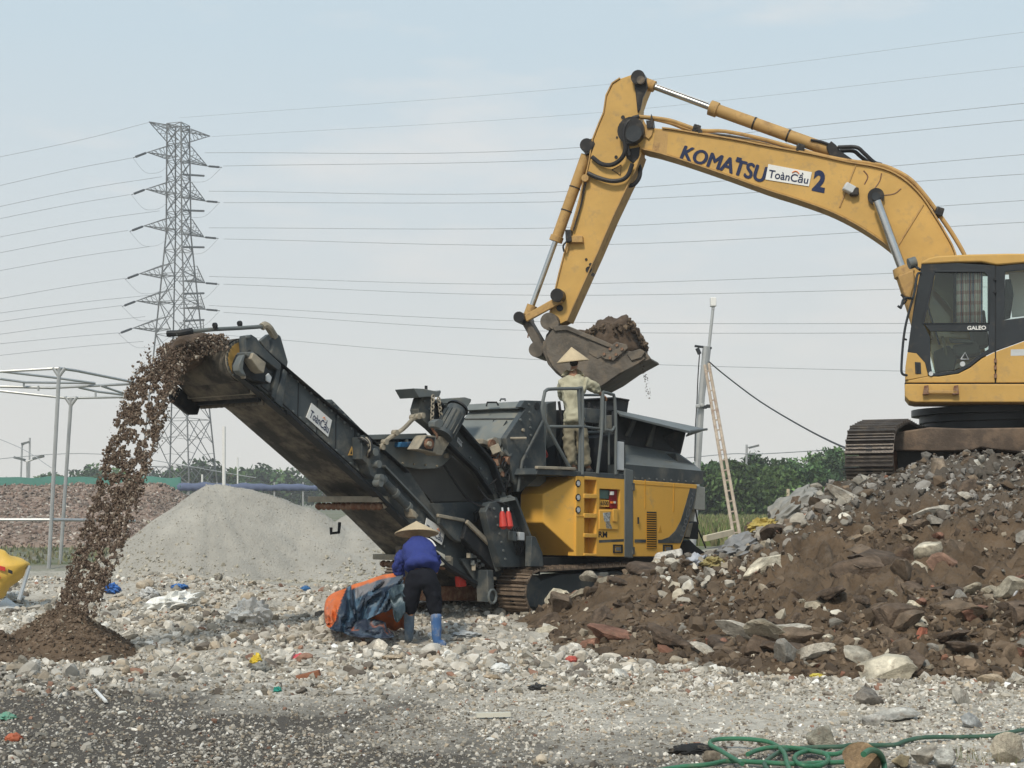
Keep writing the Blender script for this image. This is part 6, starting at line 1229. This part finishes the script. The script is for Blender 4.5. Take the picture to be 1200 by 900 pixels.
for a in (((-30, 432, 32), (8, 436, 32.5), (60, 442, 33), (111, 449, 34)), ((-30, 443, 33), (0, 444, 33), (30, 448, 33.4), (112, 449, 34)), ((92, 454, 34), (115, 459, 34.4), (144, 462.5, 34.8)), ((118, 452, 34), (148, 462, 34.8))): pipe('purlin', a, .028)
for x, y in ((28, 448), (112, 459), (45, 452)): pipe('purlin_stub', [(x, y, 33.4), (x, y + 6, 33.4)], .025)
pipe('lower_rail', [(-30, 609, 31.9), (60, 609, 31.9), (100, 609.5, 32.5), (158, 610.5, 34)], .035)
# mast with ladder and cable
ms_ = root('camera_mast', P(812, 650, 42), 'leaning metal mast with a white box on top standing behind the crusher', 'mast')
def T_(name, a, r, m, parent, sm=0): return tubeo(name, [P(*q) for q in a], r, M[m], parent, n=8, sm=sm)
T_('lower_pole', [(827.5, 406, 42), (822, 465, 42), (811, 652, 42)], .10, 'galv', ms_); T_('lower_pole', [(831, 408, 42.2), (823, 470, 42.2)], .06, 'galv', ms_); T_('upper_pole', [(826, 445, 42), (831, 405, 42), (836, 358, 42)], .045, 'galv', ms_)
MB().box(P(835.7, 354, 42), (.17, .2, .26)).build('top_box', M['white'], ms_, bevel=.02); MB().box(P(835.7, 360.5, 42), (.08, .1, .1)).build('box_bracket', M['galv'], ms_)
T_('cross_bar', [(814, 405.4, 42), (834, 408, 42)], .035, 'exdark', ms_); T_('cross_bar_end', [(817, 408, 42), (820, 415, 42)], .06, 'exdark', ms_)
for x, y in ((818, 476), (823, 475), (826, 477), (830, 476)): MB().box(P(x, y, 41.8), (.13, .12, .10)).build('clamp', M['galv'] if x < 825 else M['exdark'], ms_, bevel=.02)
T_('mast_cable', [(820, 412, 41.9), (818, 440, 41.9), (816.6, 474, 41.9), (815, 500, 41.9), (814, 540, 41.9)], .016, 'hose', ms_, 3)
T_('guy_wire', [(831, 424, 42), (850, 440, 41), (890, 470, 38), (940, 500, 34), (985, 522.5, 29), (1010, 529, 26)], .02, 'hose', ms_, 4)
ld = root('ladder', P(862, 640, 40), 'tall weathered wooden ladder leaning against the metal mast', 'ladder')
T_('rail', [(826, 428, 41.7), (861, 636, 39.5)], .045, 'wood', ld); T_('rail', [(830.6, 426, 41.7), (868.5, 635, 39.5)], .045, 'wood', ld)
for k in range(17):
    t = (k + .7) / 17.6; a = P(826, 428, 41.7).lerp(P(861, 636, 39.5), t); b = P(830.6, 426, 41.7).lerp(P(868.5, 635, 39.5), t); MB().tube([a, b], .024, 6).build('rung', M['wood'], ld)
# lamps and posts
def lamp(pts, head, Y, r, label, name='street_lamp'):
    o = root(name, P(pts[-1][0], 600, Y), label, 'street lamp'); T_('pole', [(x, y, Y) for x, y in pts], r, 'galv', o)
    for (a, b) in head: T_('arm', [(*a, Y), (*b, Y)], r * .7, 'galv', o); MB().box(P(*b, Y), (r * 9, r * 4, r * 1.8), Matrix.Rotation(-.25 if b[0] > a[0] else .25, 3, 'Y')).build('lamp_head', M['ckmid'], o)
lamp([(875, 521, ), (874.4, 607)], [((875, 524), (883.5, 523.4))], 110, .085, 'slim pale street lamp standing in front of the dark trees behind the ladder')
lamp([(32, 541), (32, 572)], [((32, 541), (23, 537.5)), ((32, 541), (45, 536))], 120, .10, 'twin headed street lamp above the green netting at far left')
lamp([(26, 520), (24, 572)], [((26, 522), (30, 519))], 190, .12, 'single slim distant lamp left of the twin headed one')
lamp([(35, 513), (34, 572)], [], 190, .12, 'thin distant mast just right of the twin headed street lamp', 'thin_mast')
for x, y0, y1, l, Y, r in ((870.8, 573, 608, 'short pale wooden post beside the slim street lamp', 95, .12), (923.6, 573, 600, 'short pale post in front of the trees near the heap top', 95, .11), (262.5, 500, 592, 'tall thin white pole rising behind the gravel stockpile', 60, .075), (237, 556, 592, 'short thin pole beside the right foot of the pylon', 90, .06), (278.5, 536, 570, 'faint thin distant pole right of the white pole', 190, .1)):
    o = tubeo('marker_post', [P(x, y0, Y), P(x, y1, Y)], r, M['plank'] if 'wooden' in l or 'pale post' in l else M['white']); tag(o, l, 'post')
# trees
def leafm(n, c): return mat(n, c, .75, attr=True, var=.2, vs=3, spec=.2)
LM = leafm('foliage', (1, 1, 1))
def tree(x, y, h, r, cols, seed, label, group, nl=2600, ls=.16, name='tree', base=.12, zb=0.):
    rg = np.random.default_rng(seed); rt = root(name, (x, y, zb), label, 'tree', group)
    MB().tube([(x, y, zb - .2), (x + .1, y, zb + h * .3), (x - .1, y, zb + h * .7)], [h * .028, h * .02, h * .008], 7).build('trunk', M['rust'], rt)
    for k in range(4):
        a = rg.uniform(0, 6.28); MB().tube([(x, y, zb + h * .3), (x + math.cos(a) * r * .4, y + math.sin(a) * r * .4, zb + h * .55), (x + math.cos(a) * r * .6, y + math.sin(a) * r * .6, zb + h * .75)], [h * .012, h * .008, h * .004], 5).build('limb', M['rust'], rt)
    tone = rg.uniform(.65, 1.3); K = 34; th = rg.uniform(0, 6.283, K); zz = rg.uniform(base, .93, K); prof = np.sin(np.clip((zz - base * .2) / (1 - base * .2), 0, 1) * 3.0 + .12) ** .7; rr_ = r * .78 * prof * np.sqrt(rg.uniform(.15, 1, K))
    C = np.stack([x + rr_ * np.cos(th), y + rr_ * np.sin(th), zb + zz * h], -1); cr = r * rg.uniform(.22, .42, K); cb = rg.uniform(.4, 1.5, K)
    ci = rg.integers(0, K, nl); d = rg.standard_normal((nl, 3)); d /= np.linalg.norm(d, axis=1)[:, None]; p = C[ci] + d * (cr[ci] * rg.uniform(.5, 1.05, nl))[:, None] * np.array([1, 1, .75])
    a = rg.standard_normal((nl, 3)); a /= np.linalg.norm(a, axis=1)[:, None]; b = np.cross(a, rg.standard_normal((nl, 3))); b /= np.linalg.norm(b, axis=1)[:, None]; s = (ls * rg.uniform(.6, 1.5, nl))[:, None]
    v = np.stack([p - a * s, p - b * s * .5, p + a * s, p + b * s * .5], 1).reshape(-1, 3); f = np.arange(nl * 4).reshape(-1, 4)
    col = np.array(cols)[rg.integers(0, len(cols), K)][ci] * tone * cb[ci][:, None] * rg.uniform(.75, 1.25, (nl, 1)); col = np.repeat(np.c_[np.clip(col, .005, .5), np.ones(nl)], 4, 0)
    npmesh('crown', v, f, LM, rt, col, k=4, sm=False)
DG = [(.055, .105, .038), (.075, .13, .042), (.042, .08, .034)]; MG = [(.10, .165, .05), (.085, .14, .045)]
tr_s = [(800, 546, 96, 2.4, 0), (826, 545, 100, 2.6, 0), (846, 538, 104, 2.2, 0), (860, 550, 96, 2.2, 1), (878, 531, 112, 2.4, 0), (893, 548, 100, 2.4, 0), (908, 549, 98, 2.2, 1), (921, 533, 108, 2.6, 0), (940, 545, 98, 2.6, 0), (957, 540, 100, 2.4, 1), (972, 526, 104, 2.8, 0), (990, 533, 100, 2.8, 0), (1010, 540, 104, 2.8, 0)]
for i, (px_, yt, Y, r, kd) in enumerate(tr_s):
    p = P(px_, yt, Y); tree(p.x, Y, p.z + .0, r * (1.0 if i % 3 else 1.3), MG if kd else DG, 50 + i, ('leftmost' if i == 0 else ORD[i]) + ' from the left in the belt of green trees behind the ladder', 'belt of dark trees behind the site', 3600, .17)
p = P(972, 578, 62); tree(p.x, 62, p.z, 2.0, [(.085, .15, .045), (.07, .12, .04)], 90, 'brighter green bush at the left end of the excavator heap', None, 3200, .10, 'bush', .02)
p = P(955, 588, 62); tree(p.x, 62, p.z, 1.5, [(.085, .15, .045), (.07, .12, .04)], 92, 'low green shrub in front of the bushes beside the heap', None, 2400, .10, 'bush', .02)
for i, (px_, yt, Y, r) in enumerate(((60, 556, 240, 4), (105, 546, 230, 4.4), (130, 548, 230, 4), (182, 550, 230, 4.5), (205, 549, 230, 4.5), (235, 541, 220, 5), (252, 540, 220, 4.5), (275, 549, 230, 4.5), (292, 552, 240, 4), (310, 547, 240, 5), (330, 550, 240, 5), (350, 552, 240, 5), (380, 553, 240, 5))):
    p = P(px_, yt, Y); tree(p.x, Y, p.z, r, DG, 120 + i, ('leftmost' if i == 0 else ORD[i]) + ' from the left of the hazy distant trees behind the netting', 'distant trees on the left horizon', 1100, .42)
# grass between trees and heap
def blades(name, n, xr, yr, hgt, cols, label, w=.02, dens=None):
    x = rng.uniform(*xr, n); y = rng.uniform(*yr, n); h = hgt * rng.uniform(.4, 1.3, n); a = rng.uniform(0, 3.14, n); lean = rng.normal(0, .25, (n, 2)) * h[:, None]; z = H(x, y) if yr[0] < 40 else np.zeros(n)
    ca, sa = np.cos(a) * w * (y / 12) ** .5, np.sin(a) * w * (y / 12) ** .5
    v = np.stack([np.stack([x - ca, y - sa, z - .02], -1), np.stack([x + ca, y + sa, z - .02], -1), np.stack([x + lean[:, 0], y + lean[:, 1], z + h], -1)], 1).reshape(-1, 3)
    c = palette(n, cols, [1] * len(cols), .2); npmesh(name, v, np.arange(n * 3).reshape(-1, 3), LM, None, np.repeat(np.c_[c, np.ones(n)], 3, 0), sm=False, label=label, cat='grass', kind='stuff')
def npm_tag(): pass
blades('grass', 40000, (4, 26), (48, 92), .6, [(.14, .18, .055), (.11, .15, .05), (.20, .20, .09), (.24, .22, .12)], 'green weeds and grass growing in front of the tree belt', .05)
blades('grass', 2600, (-30, -8), (34, 46), .13, [(.16, .17, .09), (.19, .18, .12)], 'sparse dull weeds on the open ground before the brick bank', .03)
blades('grass', 60, (2.55, 2.95), (8.25, 8.6), .11, [(.14, .17, .06), (.22, .2, .1)], 'small tuft of grass among stones in the bottom right corner', .003)
# dark grey spoil, planks and slab between crusher and heap
v, f = grid(np.arange(4.6, 12, .15), np.arange(27, 46, .15), lambda x, y: .9 * np.exp(-((x - 8.0) / 2.6) ** 2 - ((y - 38) / 3.4) ** 2) + fbm(x, y, 1.2, 4, 55) * .10 - .09)
tag(npmesh('spoil_mound', v, f, mat('dark_spoil', (.10, .095, .09), .95, var=.25, vs=2, bump=.6), k=4, loc=(8, 36, 0)), 'low dark grey mound of fine spoil at the foot of the ladder', 'spoil mound')
MB().bar(P(826, 631, 36), P(858, 623.6, 37), .10, .14).build('plank', M['plank'], None, label='thin pale plank lying at the foot of the ladder', cat='plank')
sl = MB().prism([P(804, 646, 27), P(842, 641.6, 27.6), P(838, 653, 27), P(812, 656, 26.4)], (.1, .5, -.25)).build('cream_block', M['plank'], None, bevel=.03, label='pale cream slab lying behind the grey sheeting near the crusher', cat='slab')
# ---------------- litter and single pieces ----------------
def firsthit(fn, px_, py_, y0, y1):
    Y = np.arange(y0, y1, .02); X = (px_ - 600) * Y / F; Z = CH + (HZ - py_) * Y / F; k = np.nonzero(fn(X, Y) >= Z)[0]
    return P(px_, py_, float(Y[k[0]])) if len(k) else None
def march(px_, py_, z=0.):
    return firsthit(H, px_, py_, 8.0, 34) or G(px_, py_)
def blob(name, px_, py_, rx, ry, rz, col, label, cat, seed=1, rough=.6, amp=.5, z=None, rot=0, sh=4, ridged=True):
    Yd = z if z else march(px_, py_ + rz * 60).y
    c = P(px_, py_, Yd); v, f = ico(sh); k = fbm(v[:, 0] * 1.3 + seed, v[:, 1] * 1.3 + v[:, 2] * 1.7, 1.6, 4, seed); k = (np.abs(k) * 2 - .4) if ridged else k
    v = v * (1 + amp * k)[:, None] * np.array([rx, ry, rz]); a = R(rot); m_ = np.array([[math.cos(a), 0, -math.sin(a)], [0, 1, 0], [math.sin(a), 0, math.cos(a)]]); v = v @ m_.T + np.array(c)
    return tag(npmesh(name, v, f, mat(name, col, rough, var=.2, vs=9, dirt=DUST, da=.2, ds=8, bump=.4, bs=20), ang=40), label, cat)
blob('plastic_sheet', 201, 708, .34, .28, .13, (.78, .78, .75), 'large crumpled white plastic sheet lying on the rubble right of the soil cone', 'plastic sheet', 3, .5, .55, rot=14)
blob('plastic_bag', 175, 697, .14, .12, .09, (.55, .55, .54), 'small crumpled white bag behind the large white sheet', 'plastic bag', 5)
blob('white_sack', 293, 720, .21, .2, .17, (.68, .66, .62), 'round crumpled whitish sack lying before the gravel stockpile', 'sack', 8, .8, .5)
blob('blue_rag', 131, 690, .11, .1, .07, (.05, .15, .42), 'blue plastic rag beside the falling stream of soil', 'rag', 9)
blob('blue_scrap', 210, 688, .10, .09, .045, (.06, .17, .42), 'blue plastic scrap at the foot of the gravel stockpile', 'scrap', 10)
blob('blue_container', 358, 690, .075, .07, .045, (.05, .15, .33), 'small blue container left of the orange tarpaulin', 'container', 12, amp=.2)
blob('yellow_bag', 300, 775, .045, .05, .055, (.62, .46, .05), 'small yellow bag on the stones below the white sack', 'bag', 13)
blob('grey_bag', 306, 785, .09, .07, .07, (.22, .22, .2), 'small grey bag of spoil beneath the small yellow bag', 'bag', 14)
blob('red_scrap', 351, 771, .07, .05, .035, (.55, .10, .12), 'pinkish red scrap lying on the gravel left of the worker', 'scrap', 15)
blob('pale_scrap', 586, 784, .085, .06, .05, (.62, .62, .60), 'small white plastic tub lying right of the worker boots', 'tub', 16, amp=.25)
blob('clear_film', 545, 744, .16, .14, .04, (.42, .43, .43), 'flat grey plastic film on the ground right of the worker', 'plastic film', 17)
blob('red_can', 670, 773, .055, .05, .035, (.45, .10, .08), 'crushed red can at the foot of the brown heap', 'can', 18, amp=.2)
blob('teal_scrap', 325, 809, .03, .03, .03, (.03, .25, .2), 'tiny teal scrap on the gravel left of the brick', 'scrap', 19)
blob('green_scrap', 6, 841, .07, .05, .03, (.12, .3, .22), 'pale green scrap at the left edge of the dark ground', 'scrap', 20)
blob('red_brick_lump', 16, 866, .055, .05, .035, (.35, .10, .05), 'orange brick lump near the bottom left corner', 'brick', 21, amp=.2)
blob('dark_scrap', 630, 806, .06, .05, .03, (.05, .05, .05), 'small dark scrap on the pale gravel below the crusher track', 'scrap', 22)
blob('yellow_scrap', 957, 792, .06, .04, .02, (.6, .5, .1), 'yellow scrap on the gravel at the foot of the heap', 'scrap', 23)
blob('black_lump', 812, 879, .14, .1, .04, (.02, .02, .02), 'black tarry lump beside the green hose', 'tar lump', 24, .9, .4, ridged=False)
MB().box(G(360, 797) + V((0, 0, .03)), (.22, .10, .06), Matrix.Rotation(-.25, 3, 'Y')).build('brick', mat('brick', (.24, .105, .06), .9, var=.3, bump=.5), None, bevel=.006, label='dark red brick lying on the pale gravel below the yellow bag', cat='brick')
MB().bar(G(111, 808, .03), G(124, 822, .02), .022, .015).build('white_stick', M['white'], None, label='short white stick lying on the dark ground below the soil cone', cat='stick')
MB().bar(G(558, 838, .03), G(598, 837, .03), .04, .03).build('pale_batten', M['offwhite'], None, label='flat pale batten on the gravel in the middle foreground', cat='batten')
# pieces on the heap
def onheap(px_, py_):
    return firsthit(heap_h, px_, py_, 11.8, 22) or P(px_, py_, 18.2)
def hblob(name, px_, py_, rx, ry, rz, col, label, cat, seed, rot=0, amp=.5, rough=.7, ridged=True, off=.0):
    p = onheap(px_, py_); return blob(name, px_, py_, rx, ry, rz, col, label, cat, seed, rough, amp, z=p.y + off, rot=rot, ridged=ridged)
hblob('yellow_sheet', 893, 617, .19, .2, .10, (.42, .33, .10), 'dirty yellow plastic sheet draped on the left shoulder of the heap', 'plastic sheet', 31, 10)
hblob('grey_sheeting', 868, 646, .36, .4, .16, (.22, .22, .22), 'grey plastic sheeting bunched at the lower left end of the heap', 'plastic sheet', 32, 18)
hblob('pale_sheeting', 928, 600, .42, .4, .20, (.27, .265, .245), 'large pale grey sheet over rubble on the upper left shoulder of the heap', 'plastic sheet', 33, 42, .35)
hblob('plastic_film', 815, 662, .16, .2, .10, (.36, .38, .42), 'translucent bluish plastic film by the white masonry block', 'plastic film', 34, 20)
hblob('yellow_foam', 838, 660, .15, .15, .07, (.30, .25, .11), 'mossy yellow lump beneath the grey plastic sheeting', 'lump', 35)
hblob('white_flake', 1188, 692, .045, .05, .07, (.75, .77, .80), 'bright white shard sticking out of the right side of the heap', 'shard', 36, -30, .1)
hblob('white_rag', 1086, 575, .10, .1, .03, (.5, .5, .48), 'thin white rag near the top of the heap below the excavator', 'rag', 37, -15)
def slab(px_, py_, w_px, h_px, rot, flat, col, label, seed, dep=None, up=.0):
    p = onheap(px_, py_); s = w_px / F * p.y / 2; me = chunk_mesh(200 + seed, col, 8, flat); o = bpy.data.objects.new('rubble_boulder', me); link(o, None, p + V((0, .05, up)))
    vz = max(abs(v.co.z) for v in me.vertices); vy = max(abs(v.co.y) for v in me.vertices)
    o.scale = (s, s * (dep or .7), h_px / F * p.y / 2 / vz); o.rotation_euler = (R(-12), R(rot), 0); return tag(o, label, 'rubble')
slab(1003, 634, 66, 16, -38, .5, (.26, .20, .14), 'long tilted plaster covered slab in the middle of the brown heap', 1); slab(1158, 703, 52, 15, 2, .5, (.20, .165, .125), 'flat dark slab jutting out of the right face of the heap', 2)
slab(1010, 775, 50, 32, 28, .7, (.38, .35, .29), 'big pale angular boulder at the foot of the heap', 3); slab(1070, 765, 36, 26, 10, .8, (.34, .33, .30), 'rounded grey white boulder beside the red brick stub', 4)
slab(1084, 750, 16, 34, 5, .9, (.27, .10, .065), 'upright red brick stub wedged between boulders', 5); slab(1193, 782, 40, 54, 10, .9, (.13, .095, .065), 'dark brown boulder at the right edge of the picture', 6)
slab(652, 706, 40, 32, 12, .8, (.42, .39, .31), 'large whitish boulder in front of the crusher track', 7); slab(740, 733, 30, 18, 0, .7, (.16, .11, .08), 'dark brown lump low on the left part of the heap', 8)
slab(628, 758, 34, 26, 0, .9, (.14, .09, .065), 'round reddish brown lump at the left foot of the heap', 9); slab(1100, 547, 34, 34, 20, .8, (.20, .16, .12), 'rough brown boulder right below the excavator cross frame', 10)
slab(1152, 545, 22, 20, -20, .6, (.42, .41, .37), 'pale grey block on the heap crest under the excavator', 11); slab(855, 770, 40, 18, -15, .6, (.40, .36, .30), 'flat pale rock at the foot of the heap', 12)
slab(1062, 655, 40, 26, -10, .7, (.16, .11, .08), 'brown boulder high in the middle of the heap', 13); slab(1105, 660, 34, 30, -50, .5, (.24, .15, .11), 'pinkish brown slab leaning beside the brown boulder', 14)
slab(725, 750, 20, 16, 0, .7, (.42, .38, .30), 'small cream rock low on the left of the heap', 15); slab(675, 700, 30, 14, -20, .5, (.33, .29, .22), 'cream crust beside the whitish boulder', 16)
slab(690, 676, 26, 14, 0, .6, (.36, .33, .27), 'cream lump lying against the crusher track frame', 17); slab(1130, 720, 30, 22, 15, .7, (.15, .11, .08), 'dark brown block under the flat jutting slab', 18)
# white pebbled masonry block leaning by the crusher
mb_o = MB().prism([P(762, 676, 17.5), P(766, 658, 17.7), P(800, 652, 17.8), P(797, 676, 17.5)], (.05, .35, .1)).build('masonry_block', mat('pebbled_block', (.50, .47, .42), .9, var=.5, vs=22, bump=1, bs=30), None, bevel=.03, label='white pebbly masonry block standing between the crusher and the heap', cat='masonry block')
n = 320; u, w2 = rng.uniform(0, 1, n), rng.uniform(0, 1, n); q = [np.array(P(762, 676, 17.5)), np.array(P(797, 676, 17.5)), np.array(P(766, 658, 17.7)), np.array(P(800, 652, 17.8))]
pp = (q[0] * (1 - u)[:, None] + q[1] * u[:, None]) * (1 - w2)[:, None] + (q[2] * (1 - u)[:, None] + q[3] * u[:, None]) * w2[:, None]; scatter('pebble', pp, rng.uniform(.012, .028, n), palette(n, [(.6, .57, .5), (.5, .47, .4), (.3, .27, .22)], (5, 3, 1)), M['attr'], parent=mb_o, kind='stuff')
# foreground right: stones and hose
def fstone(px_, py_, w_px, h_px, col, label, seed, flat=.7, rot=0):
    g = G(px_, py_ + h_px * .5); s = w_px / F * g.y / 2; me = chunk_mesh(300 + seed, col, 8, flat); o = bpy.data.objects.new('rock', me); vz = max(abs(v.co.z) for v in me.vertices); o.scale = (s, s * .8, h_px / F * g.y / 2 / vz)
    link(o, None, g + V((0, s * .5, h_px / F * g.y / 2 * .8))); o.rotation_euler = (0, R(rot), rnd.uniform(-.3, .3)); return tag(o, label, 'rock')
fstone(1018, 890, 56, 46, (.24, .165, .095), 'tan brown rock with the green hose looped over it', 1, .9)
fstone(968, 862, 44, 30, (.26, .245, .20), 'grey lichen rock behind the green hose coil', 2, .8); fstone(1182, 875, 48, 40, (.38, .34, .27), 'large cream rock in the bottom right corner', 3, .8)
fstone(1050, 838, 66, 20, (.38, .37, .34), 'long pale flat slab on the gravel above the hose', 4, .5); fstone(1140, 842, 30, 26, (.30, .31, .31), 'square grey concrete cube on the gravel at right', 5, .9)
fstone(1022, 845, 40, 16, (.48, .46, .42), 'white flat stone behind the brown rock', 6, .5, -12); fstone(1128, 815, 26, 34, (.36, .34, .30), 'upright pale wedge of concrete right of the heap foot', 7, .8)
fstone(1088, 885, 36, 26, (.34, .31, .26), 'pale rounded rock between the hose and the bottom edge', 8, .8); fstone(1060, 892, 30, 20, (.30, .25, .16), 'yellowish rock beside the tan brown rock', 9, .7)
fstone(1112, 890, 34, 26, (.40, .39, .35), 'pale grey rock near the bottom right edge', 10, .8); fstone(1165, 795, 34, 16, (.40, .32, .23), 'light tan flat rock right of the heap foot', 11, .6); fstone(835, 889, 24, 22, (.20, .17, .13), 'small brown rock at the left end of the hose', 12, .8)
fstone(1115, 792, 30, 10, (.13, .11, .09), 'flat dark stone at the right foot of the heap', 13, .4); fstone(895, 868, 26, 14, (.32, .29, .23), 'tan stone behind the left hose loop', 14, .6)
M['ghose'] = mat('green_hose', (.045, .16, .09), .42, var=.2, vs=5, dirt=(.16, .15, .11), da=.3, ds=6); M['ghose2'] = mat('dark_green_hose', (.05, .11, .075), .5, var=.2, vs=5, dirt=(.15, .14, .11), da=.3)
hs = root('garden_hose', G(930, 885), 'tangled green water hose lying in loops in the bottom right corner', 'hose')
def HS(a, z=.025, m='ghose', r=.0135): return tubeo('hose_loop', [G(x, y, z + (i % 3) * .006) for i, (x, y) in enumerate(a)], r, M[m], hs, n=10, sm=6)
HS([(770, 903), (800, 898.5), (829, 896), (852, 892), (885, 893), (925, 895), (960, 894), (990, 893), (1010, 892)], .03)
HS([(870, 895), (845, 880), (832, 872), (838, 867), (860, 865.5), (886, 867), (905, 871), (918, 881), (922, 893), (926, 905)], .055)
HS([(900, 903), (897, 893), (918, 880), (950, 876), (985, 875), (1000, 873), (1046, 873), (1062, 868), (1085, 864), (1130, 863.5), (1165, 862), (1185, 858), (1215, 852)], .03, 'ghose2')
HS([(876, 884), (888, 879), (905, 876), (935, 877), (975, 884), (992, 878), (1004, 872)], .05, 'ghose')
HS([(951 + 20 * math.cos(t), 889 + 9 * math.sin(t)) for t in [k * .52 for k in range(14)]], .04)
tubeo('hose_loop', [G(1012, 884, .20), G(1019, 879.5, .20), G(1027, 880, .17), G(1033, 886, .12), G(1036, 896, .06), G(1037, 912, .03)], .016, M['ghose'], hs, n=10, sm=5)
# yellow printed sack at the left edge, on a stake
ys_ = root('yellow_sack', P(15, 690, 20), 'bright yellow printed sack propped on a grey stake at the left edge', 'sack')
SK = [(-40, 640), (-10, 644), (8, 646), (34, 660), (30, 668), (22, 680), (4, 700), (-10, 706), (-40, 712)]
sk = loft_blob('sack_body', [P(x, y, 20) for x, y in SK], 20, .22, mat('sack_yellow', (.62, .40, .08), .5, var=.12, vs=4, dirt=(.45, .33, .12), da=.2), .03, 9); wl = sk.location.copy(); sk.parent = ys_; sk.location = wl - WP[ys_.name]
for (x, y, w3, h3, m_) in ((2, 666, 8, 7, 'red'), (12, 670, 5, 6, 'blackp'), (-2, 676, 5, 4, 'red'), (-6, 660, 6, 3, 'red')): quad_on('sack_print', [P(x - w3 / 2, y - h3 / 2, 19.74), P(x + w3 / 2, y - h3 / 2 + 2, 19.74), P(x + w3 / 2, y + h3 / 2, 19.74), P(x - w3 / 2, y + h3 / 2 - 2, 19.74)], M[m_], ys_, th=.01)
T_('stake', [(34, 664, 20), (22, 704, 19.6)], .03, 'galv', ys_)
o = MB().prism([P(-10, 712, 20), P(8, 700, 20.6), P(30, 716, 20), P(10, 722, 19.4)], (0, .02, -.05)).build('grey_sheet', M['greyprint'], None, label='flat grey sheet lying under the yellow sack', cat='sheet')
blob('white_cloth', 14, 699, .18, .12, .07, (.55, .56, .55), 'white cloth lying under the yellow sack at the left edge', 'cloth', 41)
# thin air: haze over the whole site
hz_ = MB().box((0, 170, 29), (700, 420, 62)); hm = bpy.data.materials.new('haze'); hm.use_nodes = True; t = hm.node_tree; t.nodes.clear(); oo = N(t, 'ShaderNodeOutputMaterial'); pv = N(t, 'ShaderNodeVolumePrincipled'); pv.inputs['Density'].default_value = .0009; pv.inputs['Color'].default_value = (.93, .95, .97, 1); L(t, pv.outputs[0], oo.inputs['Volume'])
hzo = hz_.build('haze', hm, None, kind='stuff')
